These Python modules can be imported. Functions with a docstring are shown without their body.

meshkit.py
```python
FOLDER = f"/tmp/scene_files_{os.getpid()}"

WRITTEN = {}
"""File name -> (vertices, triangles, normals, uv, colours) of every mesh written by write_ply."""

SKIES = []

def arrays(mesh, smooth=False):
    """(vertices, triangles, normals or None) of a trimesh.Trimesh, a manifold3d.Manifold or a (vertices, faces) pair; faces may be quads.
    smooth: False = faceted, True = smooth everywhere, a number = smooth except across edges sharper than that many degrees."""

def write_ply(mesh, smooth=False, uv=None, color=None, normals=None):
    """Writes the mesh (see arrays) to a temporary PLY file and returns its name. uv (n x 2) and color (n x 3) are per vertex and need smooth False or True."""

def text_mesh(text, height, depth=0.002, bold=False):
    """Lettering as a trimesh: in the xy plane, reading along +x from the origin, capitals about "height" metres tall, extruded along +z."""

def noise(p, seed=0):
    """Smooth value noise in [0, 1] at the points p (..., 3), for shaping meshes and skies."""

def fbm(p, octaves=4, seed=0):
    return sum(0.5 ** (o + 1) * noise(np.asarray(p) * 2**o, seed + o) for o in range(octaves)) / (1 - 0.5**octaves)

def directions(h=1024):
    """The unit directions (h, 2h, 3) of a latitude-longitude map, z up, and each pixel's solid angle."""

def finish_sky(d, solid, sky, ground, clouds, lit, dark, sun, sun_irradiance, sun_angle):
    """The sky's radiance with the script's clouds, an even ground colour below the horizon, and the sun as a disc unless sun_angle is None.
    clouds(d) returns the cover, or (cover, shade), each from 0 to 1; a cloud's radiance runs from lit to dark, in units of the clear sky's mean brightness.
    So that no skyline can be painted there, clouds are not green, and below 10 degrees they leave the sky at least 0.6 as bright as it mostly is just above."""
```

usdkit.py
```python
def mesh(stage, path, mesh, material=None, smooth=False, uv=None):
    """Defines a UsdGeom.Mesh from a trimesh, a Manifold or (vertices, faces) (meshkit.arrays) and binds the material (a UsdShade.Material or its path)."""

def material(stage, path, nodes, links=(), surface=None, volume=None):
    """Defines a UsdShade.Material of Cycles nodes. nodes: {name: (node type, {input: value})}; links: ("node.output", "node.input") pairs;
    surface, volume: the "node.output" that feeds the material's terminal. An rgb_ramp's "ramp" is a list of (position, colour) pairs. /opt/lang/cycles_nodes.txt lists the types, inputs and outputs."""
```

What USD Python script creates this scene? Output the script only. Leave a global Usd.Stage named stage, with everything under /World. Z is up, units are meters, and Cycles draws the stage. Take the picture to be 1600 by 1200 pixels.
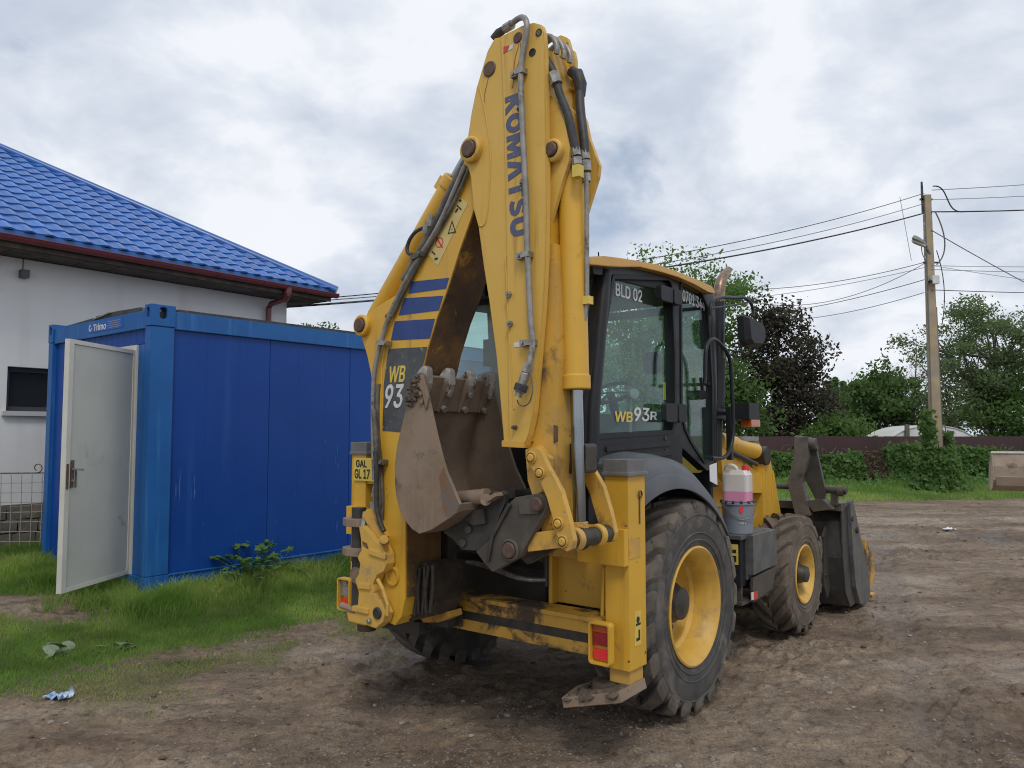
import math, random
import numpy as np, trimesh, usdkit, meshkit
from pxr import Usd, UsdGeom, UsdLux, UsdShade, Gf, Sdf, Vt
from shapely.geometry import Polygon, box as sbox
from shapely import affinity

stage = Usd.Stage.CreateInMemory()
UsdGeom.SetStageUpAxis(stage, 'Z')
UsdGeom.SetStageMetersPerUnit(stage, 1.0)
UsdGeom.Xform.Define(stage, '/World')
UsdGeom.Scope.Define(stage, '/World/Looks')
R = np.random.default_rng(7)

# ------------------------------------------------------------------ camera, sky, sun
FPX, EYE, PITCH = 1220.0, 1.75, math.atan(77 / 1220.0)
cam = UsdGeom.Camera.Define(stage, '/World/camera')
cam.CreateHorizontalApertureAttr(36.0)
cam.CreateVerticalApertureAttr(27.0)
cam.CreateFocalLengthAttr(36.0 * FPX / 1600)
cam.CreateClippingRangeAttr(Gf.Vec2f(0.1, 2000))
cam.AddTranslateOp().Set(Gf.Vec3d(0, 0, EYE))
cam.AddRotateXOp().Set(90 + math.degrees(PITCH))
cam.CreateExposureAttr(0.2)

SUN_EL, SUN_AZ = math.radians(54), math.radians(176)      # behind the camera
sd = np.array([math.sin(SUN_AZ) * math.cos(SUN_EL), math.cos(SUN_AZ) * math.cos(SUN_EL), math.sin(SUN_EL)])
sky_mat = usdkit.material(stage, '/World/Looks/sky', {
    'tc': ('texture_coordinate', {}),
    'sep': ('separate_xyz', {}),
    'zz': ('math', {'math_type': 'add', 'value2': 0.42}),
    'zm': ('math', {'math_type': 'maximum', 'value2': 0.05}),
    'dx': ('math', {'math_type': 'divide'}), 'dy': ('math', {'math_type': 'divide'}),
    'cmb': ('combine_xyz', {'z': 0.37}),
    'n1': ('noise_texture', {'scale': 1.9, 'detail': 7.0, 'roughness': 0.56, 'distortion': 0.25}),
    'n2': ('noise_texture', {'scale': 5.2, 'detail': 6.0, 'roughness': 0.56, 'distortion': 0.3}),
    'shade': ('rgb_ramp', {'ramp': [(0.35, (4.3, 4.9, 6.0)), (0.44, (5.2, 5.75, 6.7)), (0.51, (6.4, 6.85, 7.6)), (0.575, (7.8, 8.05, 8.5)), (1, (8.4, 8.6, 8.9))]}),
    'cov': ('map_range', {'range_type': 'smoothstep', 'from_min': 0.33, 'from_max': 0.43, 'to_min': 0.5, 'to_max': 1.0}),
    'mx': ('math', {'math_type': 'multiply_add', 'value2': 0.62}),
    'half': ('math', {'math_type': 'multiply', 'value2': 0.38}),
    'sky': ('sky_texture', {'sky_type': 'single_scattering', 'sun_disc': False, 'sun_elevation': SUN_EL, 'sun_rotation': SUN_AZ}),
    'mix': ('mix_color', {'use_clamp': False}),
    'bg': ('background_shader', {'strength': 0.1}),
}, [('tc.generated', 'sep.vector'), ('sep.z', 'zz.value1'), ('zz.value', 'zm.value1'), ('sep.x', 'dx.value1'), ('zm.value', 'dx.value2'),
    ('sep.y', 'dy.value1'), ('zm.value', 'dy.value2'), ('dx.value', 'cmb.x'), ('dy.value', 'cmb.y'), ('cmb.vector', 'n1.vector'), ('cmb.vector', 'n2.vector'),
    ('n1.fac', 'mx.value1'), ('n2.fac', 'half.value1'), ('half.value', 'mx.value3'), ('mx.value', 'shade.fac'), ('n1.fac', 'cov.value'),
    ('sky.color', 'mix.a'), ('shade.color', 'mix.b'), ('cov.result', 'mix.fac'), ('mix.result', 'bg.color')], surface='bg.background')
dome = UsdLux.DomeLight.Define(stage, '/World/sky')
UsdShade.MaterialBindingAPI.Apply(dome.GetPrim()).Bind(sky_mat)
dome.GetPrim().SetCustomDataByKey('kind', 'structure')
sun = UsdLux.DistantLight.Define(stage, '/World/sun')
sun.CreateNormalizeAttr(True)
sun.CreateIntensityAttr(0.30)
sun.CreateAngleAttr(14.0)
sun.CreateColorAttr(Gf.Vec3f(1.0, 0.95, 0.87))
sun.AddRotateZOp().Set(math.degrees(math.atan2(sd[1], sd[0])) - 90)
sun.AddRotateXOp().Set(math.degrees(SUN_EL) - 90)

# ------------------------------------------------------------------ materials
MATS = {}
def mk(name, col, col2=None, rough=0.5, metal=0.0, vscale=3.0, dirt=None, chips=None, bump=None, bevel=0.0, island=0.0, rough2=None, spec=0.5, coat=0.0, streak=None, rand=0.0):
    """Painted or raw surface: two tones by noise, then dirt (colour, lo, hi, scale), chips (colour, threshold, scale), relief."""
    n, l = {'geo': ('geometry', {}), 'bs': ('principled_bsdf', {'roughness': rough, 'metallic': metal, 'specular_ior_level': spec, 'coat_weight': coat, 'coat_roughness': 0.25})}, []
    n['nz'] = ('noise_texture', {'scale': vscale, 'detail': 5.0, 'roughness': 0.6})
    l.append(('geo.position', 'nz.vector'))
    n['mr'] = ('map_range', {'range_type': 'smoothstep', 'from_min': 0.36, 'from_max': 0.64})
    l.append(('nz.fac', 'mr.value'))
    n['m0'] = ('mix_color', {'a': col, 'b': col2 or col})
    l.append(('mr.result', 'm0.fac'))
    out = 'm0.result'
    if streak:                                   # run-down stains: noise squeezed along z
        c, lo, hi, sc = streak
        n['smap'] = ('mapping', {'scale': (sc, sc, sc * 0.06)})
        n['sn'] = ('noise_texture', {'scale': 1.0, 'detail': 4.0, 'roughness': 0.6})
        n['smr'] = ('map_range', {'range_type': 'smoothstep', 'from_min': lo, 'from_max': hi})
        n['ms'] = ('mix_color', {'b': c})
        l += [('geo.position', 'smap.vector'), ('smap.vector', 'sn.vector'), ('sn.fac', 'smr.value'), ('smr.result', 'ms.fac'), (out, 'ms.a')]
        out = 'ms.result'
    if dirt:
        c, lo, hi, sc = dirt
        n['dn'] = ('noise_texture', {'scale': sc, 'detail': 8.0, 'roughness': 0.68, 'distortion': 0.4})
        n['dr'] = ('map_range', {'range_type': 'smoothstep', 'from_min': lo, 'from_max': hi})
        n['md'] = ('mix_color', {'b': c})
        l += [('geo.position', 'dn.vector'), ('dn.fac', 'dr.value'), ('dr.result', 'md.fac'), (out, 'md.a')]
        out = 'md.result'
        n['rr'] = ('mix_float', {'a': rough, 'b': 0.9})
        l += [('dr.result', 'rr.fac'), ('rr.result', 'bs.roughness')]
    if chips:
        c, th, sc = chips
        n['cn'] = ('noise_texture', {'scale': sc, 'detail': 3.0, 'roughness': 0.55})
        n['cr'] = ('map_range', {'from_min': th, 'from_max': th + 0.02, 'clamp': True})
        n['mc'] = ('mix_color', {'b': c})
        l += [('geo.position', 'cn.vector'), ('cn.fac', 'cr.value'), ('cr.result', 'mc.fac'), (out, 'mc.a')]
        out = 'mc.result'
    if island:
        n['ir'] = ('map_range', {'to_min': 1 - island, 'to_max': 1 + island})
        n['im'] = ('hsv', {})
        l += [('geo.random_per_island', 'ir.value'), ('ir.result', 'im.value'), (out, 'im.color')]
        out = 'im.color'
    if rand:                                     # each tile or panel a little lighter or darker
        n['oi'] = ('object_info', {})
        n['orr'] = ('map_range', {'to_min': 1 - rand, 'to_max': 1 + rand})
        n['om'] = ('hsv', {})
        l += [('oi.random', 'orr.value'), ('orr.result', 'om.value'), (out, 'om.color')]
        out = 'om.color'
    l.append((out, 'bs.base_color'))
    if rough2 is not None and not dirt:
        n['rr'] = ('mix_float', {'a': rough, 'b': rough2})
        l += [('mr.result', 'rr.fac'), ('rr.result', 'bs.roughness')]
    nrm = None
    if bevel:
        n['bv'] = ('bevel', {'samples': 4, 'radius': bevel})
        nrm = 'bv.bevel'
    if bump:
        sc, st, dist = bump
        n['bn'] = ('noise_texture', {'scale': sc, 'detail': 6.0, 'roughness': 0.65})
        n['bp'] = ('bump', {'strength': st, 'distance': dist})
        l += [('geo.position', 'bn.vector'), ('bn.fac', 'bp.height')]
        if nrm:
            l.append((nrm, 'bp.normal'))
        nrm = 'bp.normal'
    if nrm:
        l.append((nrm, 'bs.normal'))
    MATS[name] = usdkit.material(stage, '/World/Looks/' + name, n, l, surface='bs.BSDF')
    return MATS[name]

MUD = (0.13, 0.095, 0.065)
RUST = (0.10, 0.04, 0.018)
mk('hook_yellow', (0.60, 0.36, 0.06), (0.52, 0.32, 0.075), 0.55, vscale=7.0, dirt=((0.30, 0.22, 0.13), 0.55, 0.75, 9.0), chips=((0.05, 0.035, 0.02), 0.70, 16.0), bump=(40, 0.15, 0.003), bevel=0.008)
mk('yellow', (0.64, 0.363, 0.030), (0.575, 0.33, 0.036), 0.44, vscale=2.2, streak=((0.44, 0.25, 0.035), 0.57, 0.74, 11), dirt=(MUD, 0.60, 0.76, 4.0), chips=(RUST, 0.715, 17.0), bump=(26, 0.10, 0.004), bevel=0.007, coat=0.15)
mk('yellow_worn', (0.60, 0.34, 0.05), (0.48, 0.29, 0.07), 0.5, vscale=4.0, dirt=((0.13, 0.085, 0.045), 0.50, 0.74, 6.0), chips=((0.14, 0.065, 0.025), 0.69, 22.0), bump=(40, 0.18, 0.004), bevel=0.006)
mk('yellow_faded', (0.64, 0.40, 0.085), (0.60, 0.37, 0.065), 0.5, vscale=1.6, dirt=((0.25, 0.15, 0.06), 0.62, 0.85, 2.5), chips=((0.16, 0.08, 0.03), 0.75, 19.0), bump=(30, 0.08, 0.003), bevel=0.007, streak=((0.42, 0.24, 0.05), 0.56, 0.72, 14))
mk('yellow_beam', (0.55, 0.31, 0.045), (0.50, 0.28, 0.05), 0.5, vscale=5.0, dirt=((0.075, 0.052, 0.034), 0.46, 0.60, 5.0), bump=(40, 0.2, 0.004), bevel=0.006)
mk('rusty_plate', (0.16, 0.085, 0.03), (0.055, 0.035, 0.022), 0.75, vscale=3.5, dirt=((0.38, 0.21, 0.03), 0.57, 0.68, 5.0), bump=(30, 0.3, 0.005))
mk('bucket_steel', (0.20, 0.138, 0.092), (0.245, 0.178, 0.126), 0.62, vscale=4.0, dirt=((0.10, 0.082, 0.066), 0.52, 0.72, 7.0), chips=((0.20, 0.085, 0.035), 0.70, 6.0), bump=(34, 0.28, 0.005), bevel=0.006, streak=((0.23, 0.195, 0.16), 0.55, 0.75, 30))
mk('bucket_inside', (0.135, 0.093, 0.064), (0.185, 0.138, 0.10), 0.8, vscale=3.0, dirt=((0.13, 0.105, 0.08), 0.55, 0.75, 5.0), bump=(26, 0.45, 0.008))
mk('tooth_steel', (0.26, 0.235, 0.21), (0.38, 0.35, 0.32), 0.42, metal=0.5, vscale=14, dirt=((0.09, 0.07, 0.05), 0.52, 0.65, 16.0), bump=(40, 0.2, 0.004), bevel=0.006)
mk('dark_steel', (0.030, 0.028, 0.026), (0.05, 0.045, 0.04), 0.5, vscale=6.0, dirt=((0.12, 0.085, 0.06), 0.56, 0.72, 7.0), bump=(40, 0.25, 0.005), bevel=0.006)
mk('muddy_steel', (0.055, 0.046, 0.038), (0.085, 0.072, 0.058), 0.55, vscale=6.0, dirt=((0.10, 0.055, 0.035), 0.58, 0.72, 6.0), bump=(40, 0.25, 0.005), bevel=0.006)
mk('black_paint', (0.009, 0.010, 0.013), (0.014, 0.015, 0.018), 0.4, vscale=5.0, dirt=((0.06, 0.055, 0.05), 0.66, 0.9, 6.0), bevel=0.006, spec=0.35)
mk('black_plastic', (0.011, 0.012, 0.015), (0.017, 0.018, 0.021), 0.55, vscale=8.0, bevel=0.005, spec=0.35)
mk('fender_grey', (0.062, 0.068, 0.078), (0.082, 0.088, 0.098), 0.45, vscale=4.0, dirt=((0.14, 0.125, 0.11), 0.60, 0.85, 5.0), bevel=0.008)
mk('panel_grey', (0.07, 0.072, 0.075), (0.11, 0.11, 0.105), 0.5, vscale=9.0, dirt=((0.15, 0.12, 0.095), 0.55, 0.8, 7.0), bump=(30, 0.15, 0.004), bevel=0.006)
mk('rubber', (0.040, 0.039, 0.039), (0.065, 0.062, 0.058), 0.7, vscale=5.0, dirt=((0.15, 0.13, 0.11), 0.48, 0.72, 6.0), bump=(30, 0.25, 0.006))
mk('rubber_lug', (0.085, 0.072, 0.06), (0.14, 0.118, 0.094), 0.85, vscale=5.0, dirt=((0.05, 0.046, 0.042), 0.52, 0.66, 9.0), bump=(26, 0.45, 0.008), bevel=0.01)
mk('rubber_mud', (0.14, 0.11, 0.083), (0.095, 0.078, 0.06), 0.9, vscale=7.0, dirt=((0.055, 0.05, 0.045), 0.55, 0.68, 6.0), bump=(22, 0.7, 0.012))
mk('hose', (0.022, 0.023, 0.027), (0.045, 0.044, 0.044), 0.55, vscale=30.0, bump=(160, 0.35, 0.003))
mk('pipe_grey', (0.21, 0.20, 0.185), (0.30, 0.285, 0.26), 0.45, metal=0.35, vscale=18.0, dirt=((0.10, 0.085, 0.06), 0.56, 0.72, 12.0))
mk('pipe_dark', (0.085, 0.08, 0.07), (0.15, 0.14, 0.115), 0.5, metal=0.2, vscale=12.0, dirt=((0.06, 0.045, 0.035), 0.52, 0.7, 10.0))
mk('fork_steel', (0.085, 0.073, 0.062), (0.12, 0.105, 0.09), 0.5, vscale=7, dirt=((0.05, 0.04, 0.033), 0.5, 0.7, 5.0), bump=(34, 0.25, 0.005), bevel=0.006)
mk('chrome', (0.30, 0.32, 0.33), (0.25, 0.27, 0.28), 0.14, metal=1.0, vscale=6.0)
mk('fitting', (0.36, 0.34, 0.31), (0.22, 0.21, 0.19), 0.4, metal=0.7, vscale=30.0)
mk('pin_rust', (0.13, 0.075, 0.05), (0.075, 0.05, 0.04), 0.6, metal=0.2, vscale=30.0, bump=(60, 0.3, 0.003))
mk('rust_stain', (0.34, 0.13, 0.03), (0.24, 0.09, 0.025), 0.7, vscale=20.0)
mk('rust_patch', (0.20, 0.085, 0.035), (0.145, 0.10, 0.075), 0.75, vscale=13.0, dirt=((0.14, 0.115, 0.095), 0.46, 0.56, 9.0), bump=(40, 0.3, 0.004))
mk('decal_blue', (0.016, 0.045, 0.18), (0.022, 0.055, 0.20), 0.45, vscale=9.0, chips=((0.45, 0.36, 0.18), 0.73, 34.0))
mk('letter_blue', (0.075, 0.085, 0.15), (0.09, 0.10, 0.165), 0.55, vscale=12.0, chips=((0.45, 0.3, 0.08), 0.70, 38.0))
mk('decal_grey', (0.052, 0.056, 0.062), (0.075, 0.08, 0.086), 0.5, vscale=11.0, chips=((0.24, 0.23, 0.21), 0.66, 40.0))
mk('decal_cream', (0.58, 0.47, 0.20), (0.55, 0.42, 0.15), 0.6, vscale=8.0)
mk('decal_yellow', (0.66, 0.50, 0.10), (0.60, 0.44, 0.07), 0.5, vscale=8.0)
mk('white_print', (0.62, 0.62, 0.60), (0.54, 0.54, 0.52), 0.5, vscale=14.0)
mk('black_print', (0.02, 0.02, 0.02), None, 0.6)
mk('red_print', (0.50, 0.05, 0.035), None, 0.5)
mk('roof_yellow', (0.56, 0.29, 0.028), (0.50, 0.26, 0.026), 0.35, vscale=3.0, bevel=0.012, coat=0.2)
mk('rim_yellow', (0.62, 0.375, 0.065), (0.54, 0.32, 0.055), 0.42, vscale=4.0, dirt=((0.27, 0.19, 0.10), 0.48, 0.76, 6.0), chips=(RUST, 0.74, 20.0), bevel=0.006)
mk('seat_cloth', (0.03, 0.03, 0.034), (0.045, 0.045, 0.05), 0.9, vscale=20)
mk('cab_trim', (0.06, 0.085, 0.075), (0.075, 0.10, 0.09), 0.7, vscale=5)
mk('red_lens', (0.26, 0.012, 0.018), (0.2, 0.01, 0.015), 0.22, vscale=30, coat=0.4)
mk('amber_lens', (0.42, 0.085, 0.012), (0.34, 0.065, 0.012), 0.22, vscale=30, coat=0.4)
mk('reflector_red', (0.70, 0.03, 0.035), None, 0.25)
mk('exhaust', (0.30, 0.21, 0.14), (0.17, 0.115, 0.085), 0.38, metal=0.7, vscale=22)
mk('mud_lump', (0.11, 0.082, 0.06), (0.075, 0.058, 0.043), 0.9, vscale=14, bump=(40, 0.7, 0.012))
mk('grease', (0.02, 0.018, 0.016), (0.045, 0.035, 0.025), 0.5, vscale=14)
mk('dull_mirror', (0.05, 0.07, 0.07), None, 0.15, metal=0.6)
# container, house
mk('container_blue', (0.003, 0.044, 0.235), (0.004, 0.051, 0.26), 0.42, vscale=0.8, streak=((0.012, 0.062, 0.27), 0.56, 0.76, 4), chips=((0.10, 0.16, 0.34), 0.765, 9.0), bump=(2.2, 0.35, 0.012), spec=0.3, rand=0.05)
mk('scratch_pale', (0.06, 0.13, 0.37), (0.03, 0.09, 0.31), 0.6, vscale=20)
mk('frame_blue', (0.012, 0.105, 0.33), (0.010, 0.090, 0.30), 0.42, spec=0.35, vscale=3, streak=((0.035, 0.16, 0.40), 0.55, 0.75, 9), chips=((0.05, 0.035, 0.03), 0.745, 15.0), bevel=0.012, bump=(14, 0.06, 0.004))
mk('label_blue', (0.012, 0.09, 0.38), None, 0.4)
mk('door_white', (0.45, 0.455, 0.42), (0.41, 0.415, 0.385), 0.5, vscale=2, dirt=((0.29, 0.27, 0.23), 0.60, 0.76, 3.6), chips=((0.20, 0.17, 0.13), 0.76, 9.0), bevel=0.008, bump=(12, 0.05, 0.004))
mk('door_edge', (0.54, 0.53, 0.48), (0.50, 0.49, 0.44), 0.45, vscale=5, dirt=((0.25, 0.20, 0.14), 0.66, 0.85, 9.0), bevel=0.006)
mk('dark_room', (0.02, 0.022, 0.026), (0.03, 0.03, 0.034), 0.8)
mk('tarp_black', (0.025, 0.027, 0.03), (0.05, 0.052, 0.055), 0.5, vscale=8, bump=(12, 0.4, 0.02))
mk('house_wall', (0.69, 0.695, 0.70), (0.66, 0.665, 0.67), 0.85, vscale=1.2, bump=(90, 0.15, 0.004), streak=((0.58, 0.58, 0.57), 0.52, 0.78, 2.2))
mk('roof_blue', (0.016, 0.105, 0.37), (0.014, 0.095, 0.34), 0.34, vscale=1.5, coat=0.15, rand=0.13, dirt=((0.05, 0.10, 0.24), 0.56, 0.8, 4.0))
mk('gutter_red', (0.115, 0.018, 0.022), (0.095, 0.016, 0.02), 0.35, vscale=5, coat=0.2)
mk('soffit_wood', (0.10, 0.075, 0.06), (0.05, 0.038, 0.032), 0.8, vscale=4, dirt=((0.20, 0.17, 0.14), 0.60, 0.74, 6.0))
mk('plinth_stone', (0.16, 0.145, 0.12), (0.23, 0.20, 0.16), 0.85, vscale=6, bump=(20, 0.5, 0.02), island=0.3)
mk('window_frame', (0.05, 0.055, 0.065), None, 0.4)
mk('white_trim', (0.5, 0.5, 0.5), None, 0.5)
mk('wire_grey', (0.32, 0.32, 0.31), (0.25, 0.23, 0.21), 0.55, vscale=20)
# far things
mk('concrete_pole', (0.36, 0.29, 0.185), (0.29, 0.235, 0.155), 0.85, vscale=2.5, dirt=((0.24, 0.22, 0.19), 0.5, 0.7, 2.0), bump=(30, 0.2, 0.01))
mk('wire_dark', (0.05, 0.05, 0.055), None, 0.7)
mk('wire_light', (0.13, 0.13, 0.135), None, 0.7)
mk('lamp_grey', (0.24, 0.25, 0.24), (0.18, 0.19, 0.18), 0.5)
mk('fence_brown', (0.046, 0.021, 0.022), (0.053, 0.024, 0.025), 0.55, vscale=1.0, rand=0.14)
mk('bark', (0.075, 0.06, 0.048), (0.12, 0.098, 0.08), 0.9, vscale=10, bump=(20, 0.6, 0.02))
mk('bark_pale', (0.16, 0.135, 0.115), (0.11, 0.092, 0.08), 0.9, vscale=8)
mk('twig', (0.15, 0.12, 0.07), (0.11, 0.09, 0.055), 0.9, vscale=8)
mk('tunnel_film', (0.66, 0.66, 0.64), (0.58, 0.58, 0.56), 0.5, vscale=3)
mk('beige_steel', (0.34, 0.27, 0.20), (0.27, 0.21, 0.155), 0.7, vscale=3, dirt=((0.19, 0.14, 0.10), 0.52, 0.66, 3.0), bump=(14, 0.4, 0.012), bevel=0.012)
mk('can_plastic', (0.62, 0.58, 0.55), (0.58, 0.54, 0.51), 0.35, vscale=6)
mk('cap_grey', (0.115, 0.117, 0.12), (0.15, 0.15, 0.152), 0.5, vscale=9, dirt=((0.17, 0.15, 0.13), 0.56, 0.8, 8.0), bevel=0.008)
mk('pink_fluid', (0.66, 0.27, 0.42), (0.62, 0.25, 0.39), 0.3, vscale=6)
mk('pail_grey', (0.20, 0.225, 0.265), (0.175, 0.195, 0.23), 0.45, vscale=7, dirt=((0.13, 0.11, 0.09), 0.6, 0.8, 9))
mk('litter_blue', (0.10, 0.25, 0.50), (0.62, 0.66, 0.70), 0.3, vscale=22)
mk('paper_white', (0.66, 0.66, 0.66), None, 0.6)
mk('stone', (0.38, 0.335, 0.28), (0.25, 0.21, 0.175), 0.85, vscale=9, island=0.45)
mk('stone_pale', (0.44, 0.40, 0.35), (0.33, 0.29, 0.245), 0.85, vscale=9, island=0.35)

def leafmat(name, c1, c2, c3, trans=0.3, rough=0.5, patch=None):
    n = {'geo': ('geometry', {}), 'rp': ('rgb_ramp', {'ramp': [(0, c1), (0.5, c2), (1, c3)] if not patch else [(0, c1), (0.5, c2), (0.9, c3), (0.93, (0.40, 0.36, 0.19)), (1, (0.34, 0.29, 0.16))]}),
         'bs': ('principled_bsdf', {'roughness': rough, 'specular_ior_level': 0.3}), 'tr': ('translucent_bsdf', {}),
         'hs': ('hsv', {'value': 1.5, 'saturation': 1.05}), 'mx': ('mix_closure', {'fac': trans})}
    l, o = [], 'rp.color'
    if patch:
        n.update({'pn': ('noise_texture', {'scale': patch[1], 'detail': 4.0, 'roughness': 0.6}), 'pr': ('map_range', {'range_type': 'smoothstep', 'from_min': 0.44, 'from_max': 0.62, 'to_max': 0.75}), 'pm': ('mix_color', {'b': patch[0]}),
                  'qn': ('noise_texture', {'scale': patch[1] * 2.3, 'detail': 3.0}), 'qr': ('map_range', {'from_min': 0.3, 'from_max': 0.7, 'to_min': 0.75, 'to_max': 1.3}), 'qh': ('hsv', {})})
        l = [('geo.position', 'pn.vector'), ('pn.fac', 'pr.value'), ('pr.result', 'pm.fac'), ('rp.color', 'pm.a'), ('geo.position', 'qn.vector'), ('qn.fac', 'qr.value'), ('qr.result', 'qh.value'), ('pm.result', 'qh.color')]
        o = 'qh.color'
    MATS[name] = usdkit.material(stage, '/World/Looks/' + name, n, l + [('geo.random_per_island', 'rp.fac'), (o, 'bs.base_color'), (o, 'hs.color'),
        ('hs.color', 'tr.color'), ('bs.BSDF', 'mx.closure1'), ('tr.BSDF', 'mx.closure2')], surface='mx.closure')
leafmat('grass_leaf', (0.12, 0.21, 0.04), (0.19, 0.31, 0.07), (0.30, 0.40, 0.12), 0.48, patch=((0.33, 0.41, 0.11), 0.75))
leafmat('grass_dry', (0.23, 0.25, 0.09), (0.33, 0.30, 0.15), (0.20, 0.26, 0.085), 0.4, patch=((0.26, 0.22, 0.11), 1.2))
leafmat('burdock_leaf', (0.22, 0.27, 0.18), (0.26, 0.31, 0.21), (0.19, 0.25, 0.15), 0.2)
leafmat('grass_far', (0.15, 0.25, 0.055), (0.20, 0.31, 0.075), (0.27, 0.36, 0.11), 0.4, patch=((0.30, 0.36, 0.10), 0.4))
leafmat('weed_leaf', (0.10, 0.19, 0.055), (0.14, 0.25, 0.075), (0.19, 0.30, 0.10), 0.4)
leafmat('leaf_green', (0.10, 0.175, 0.045), (0.15, 0.235, 0.065), (0.20, 0.29, 0.09), 0.42)
leafmat('leaf_mid', (0.08, 0.14, 0.04), (0.12, 0.19, 0.055), (0.17, 0.24, 0.075), 0.4)
leafmat('leaf_purple', (0.046, 0.042, 0.028), (0.07, 0.064, 0.042), (0.10, 0.10, 0.06), 0.24)
leafmat('leaf_hedge', (0.10, 0.18, 0.05), (0.15, 0.245, 0.07), (0.22, 0.32, 0.105), 0.42)
leafmat('leaf_pear', (0.11, 0.155, 0.065), (0.16, 0.205, 0.095), (0.36, 0.37, 0.28), 0.35)
leafmat('leaf_brown', (0.10, 0.08, 0.045), (0.13, 0.11, 0.06), (0.075, 0.08, 0.035), 0.2)

def glassmat(name, tint, refl=1.0, dust=0.04):
    n = {'fr': ('layer_weight', {'blend': 0.5}), 'pw': ('math', {'math_type': 'power', 'value2': 5.0}), 'mm': ('math', {'math_type': 'multiply_add', 'value2': 0.9 * refl, 'value3': 0.035 * refl, 'use_clamp': True}), 'tp': ('transparent_bsdf', {'color': tint}), 'gl': ('glossy_bsdf', {'color': (0.95, 0.97, 0.97), 'roughness': 0.02}),
         'df': ('diffuse_bsdf', {'color': (0.5, 0.55, 0.53)}), 'm1': ('mix_closure', {'fac': dust}), 'm2': ('mix_closure', {})}
    MATS[name] = usdkit.material(stage, '/World/Looks/' + name, n, [('fr.facing', 'pw.value1'), ('pw.value', 'mm.value1'), ('mm.value', 'm2.fac'), ('tp.BSDF', 'm1.closure1'), ('df.BSDF', 'm1.closure2'),
        ('m1.closure', 'm2.closure1'), ('gl.BSDF', 'm2.closure2')], surface='m2.closure')
glassmat('cab_glass', (0.82, 0.94, 0.90), 1.0, 0.008)
glassmat('rear_glass', (0.84, 0.93, 0.92), 0.8, 0.16)
glassmat('house_glass', (0.25, 0.3, 0.36), 1.0, 0.02)

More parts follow.
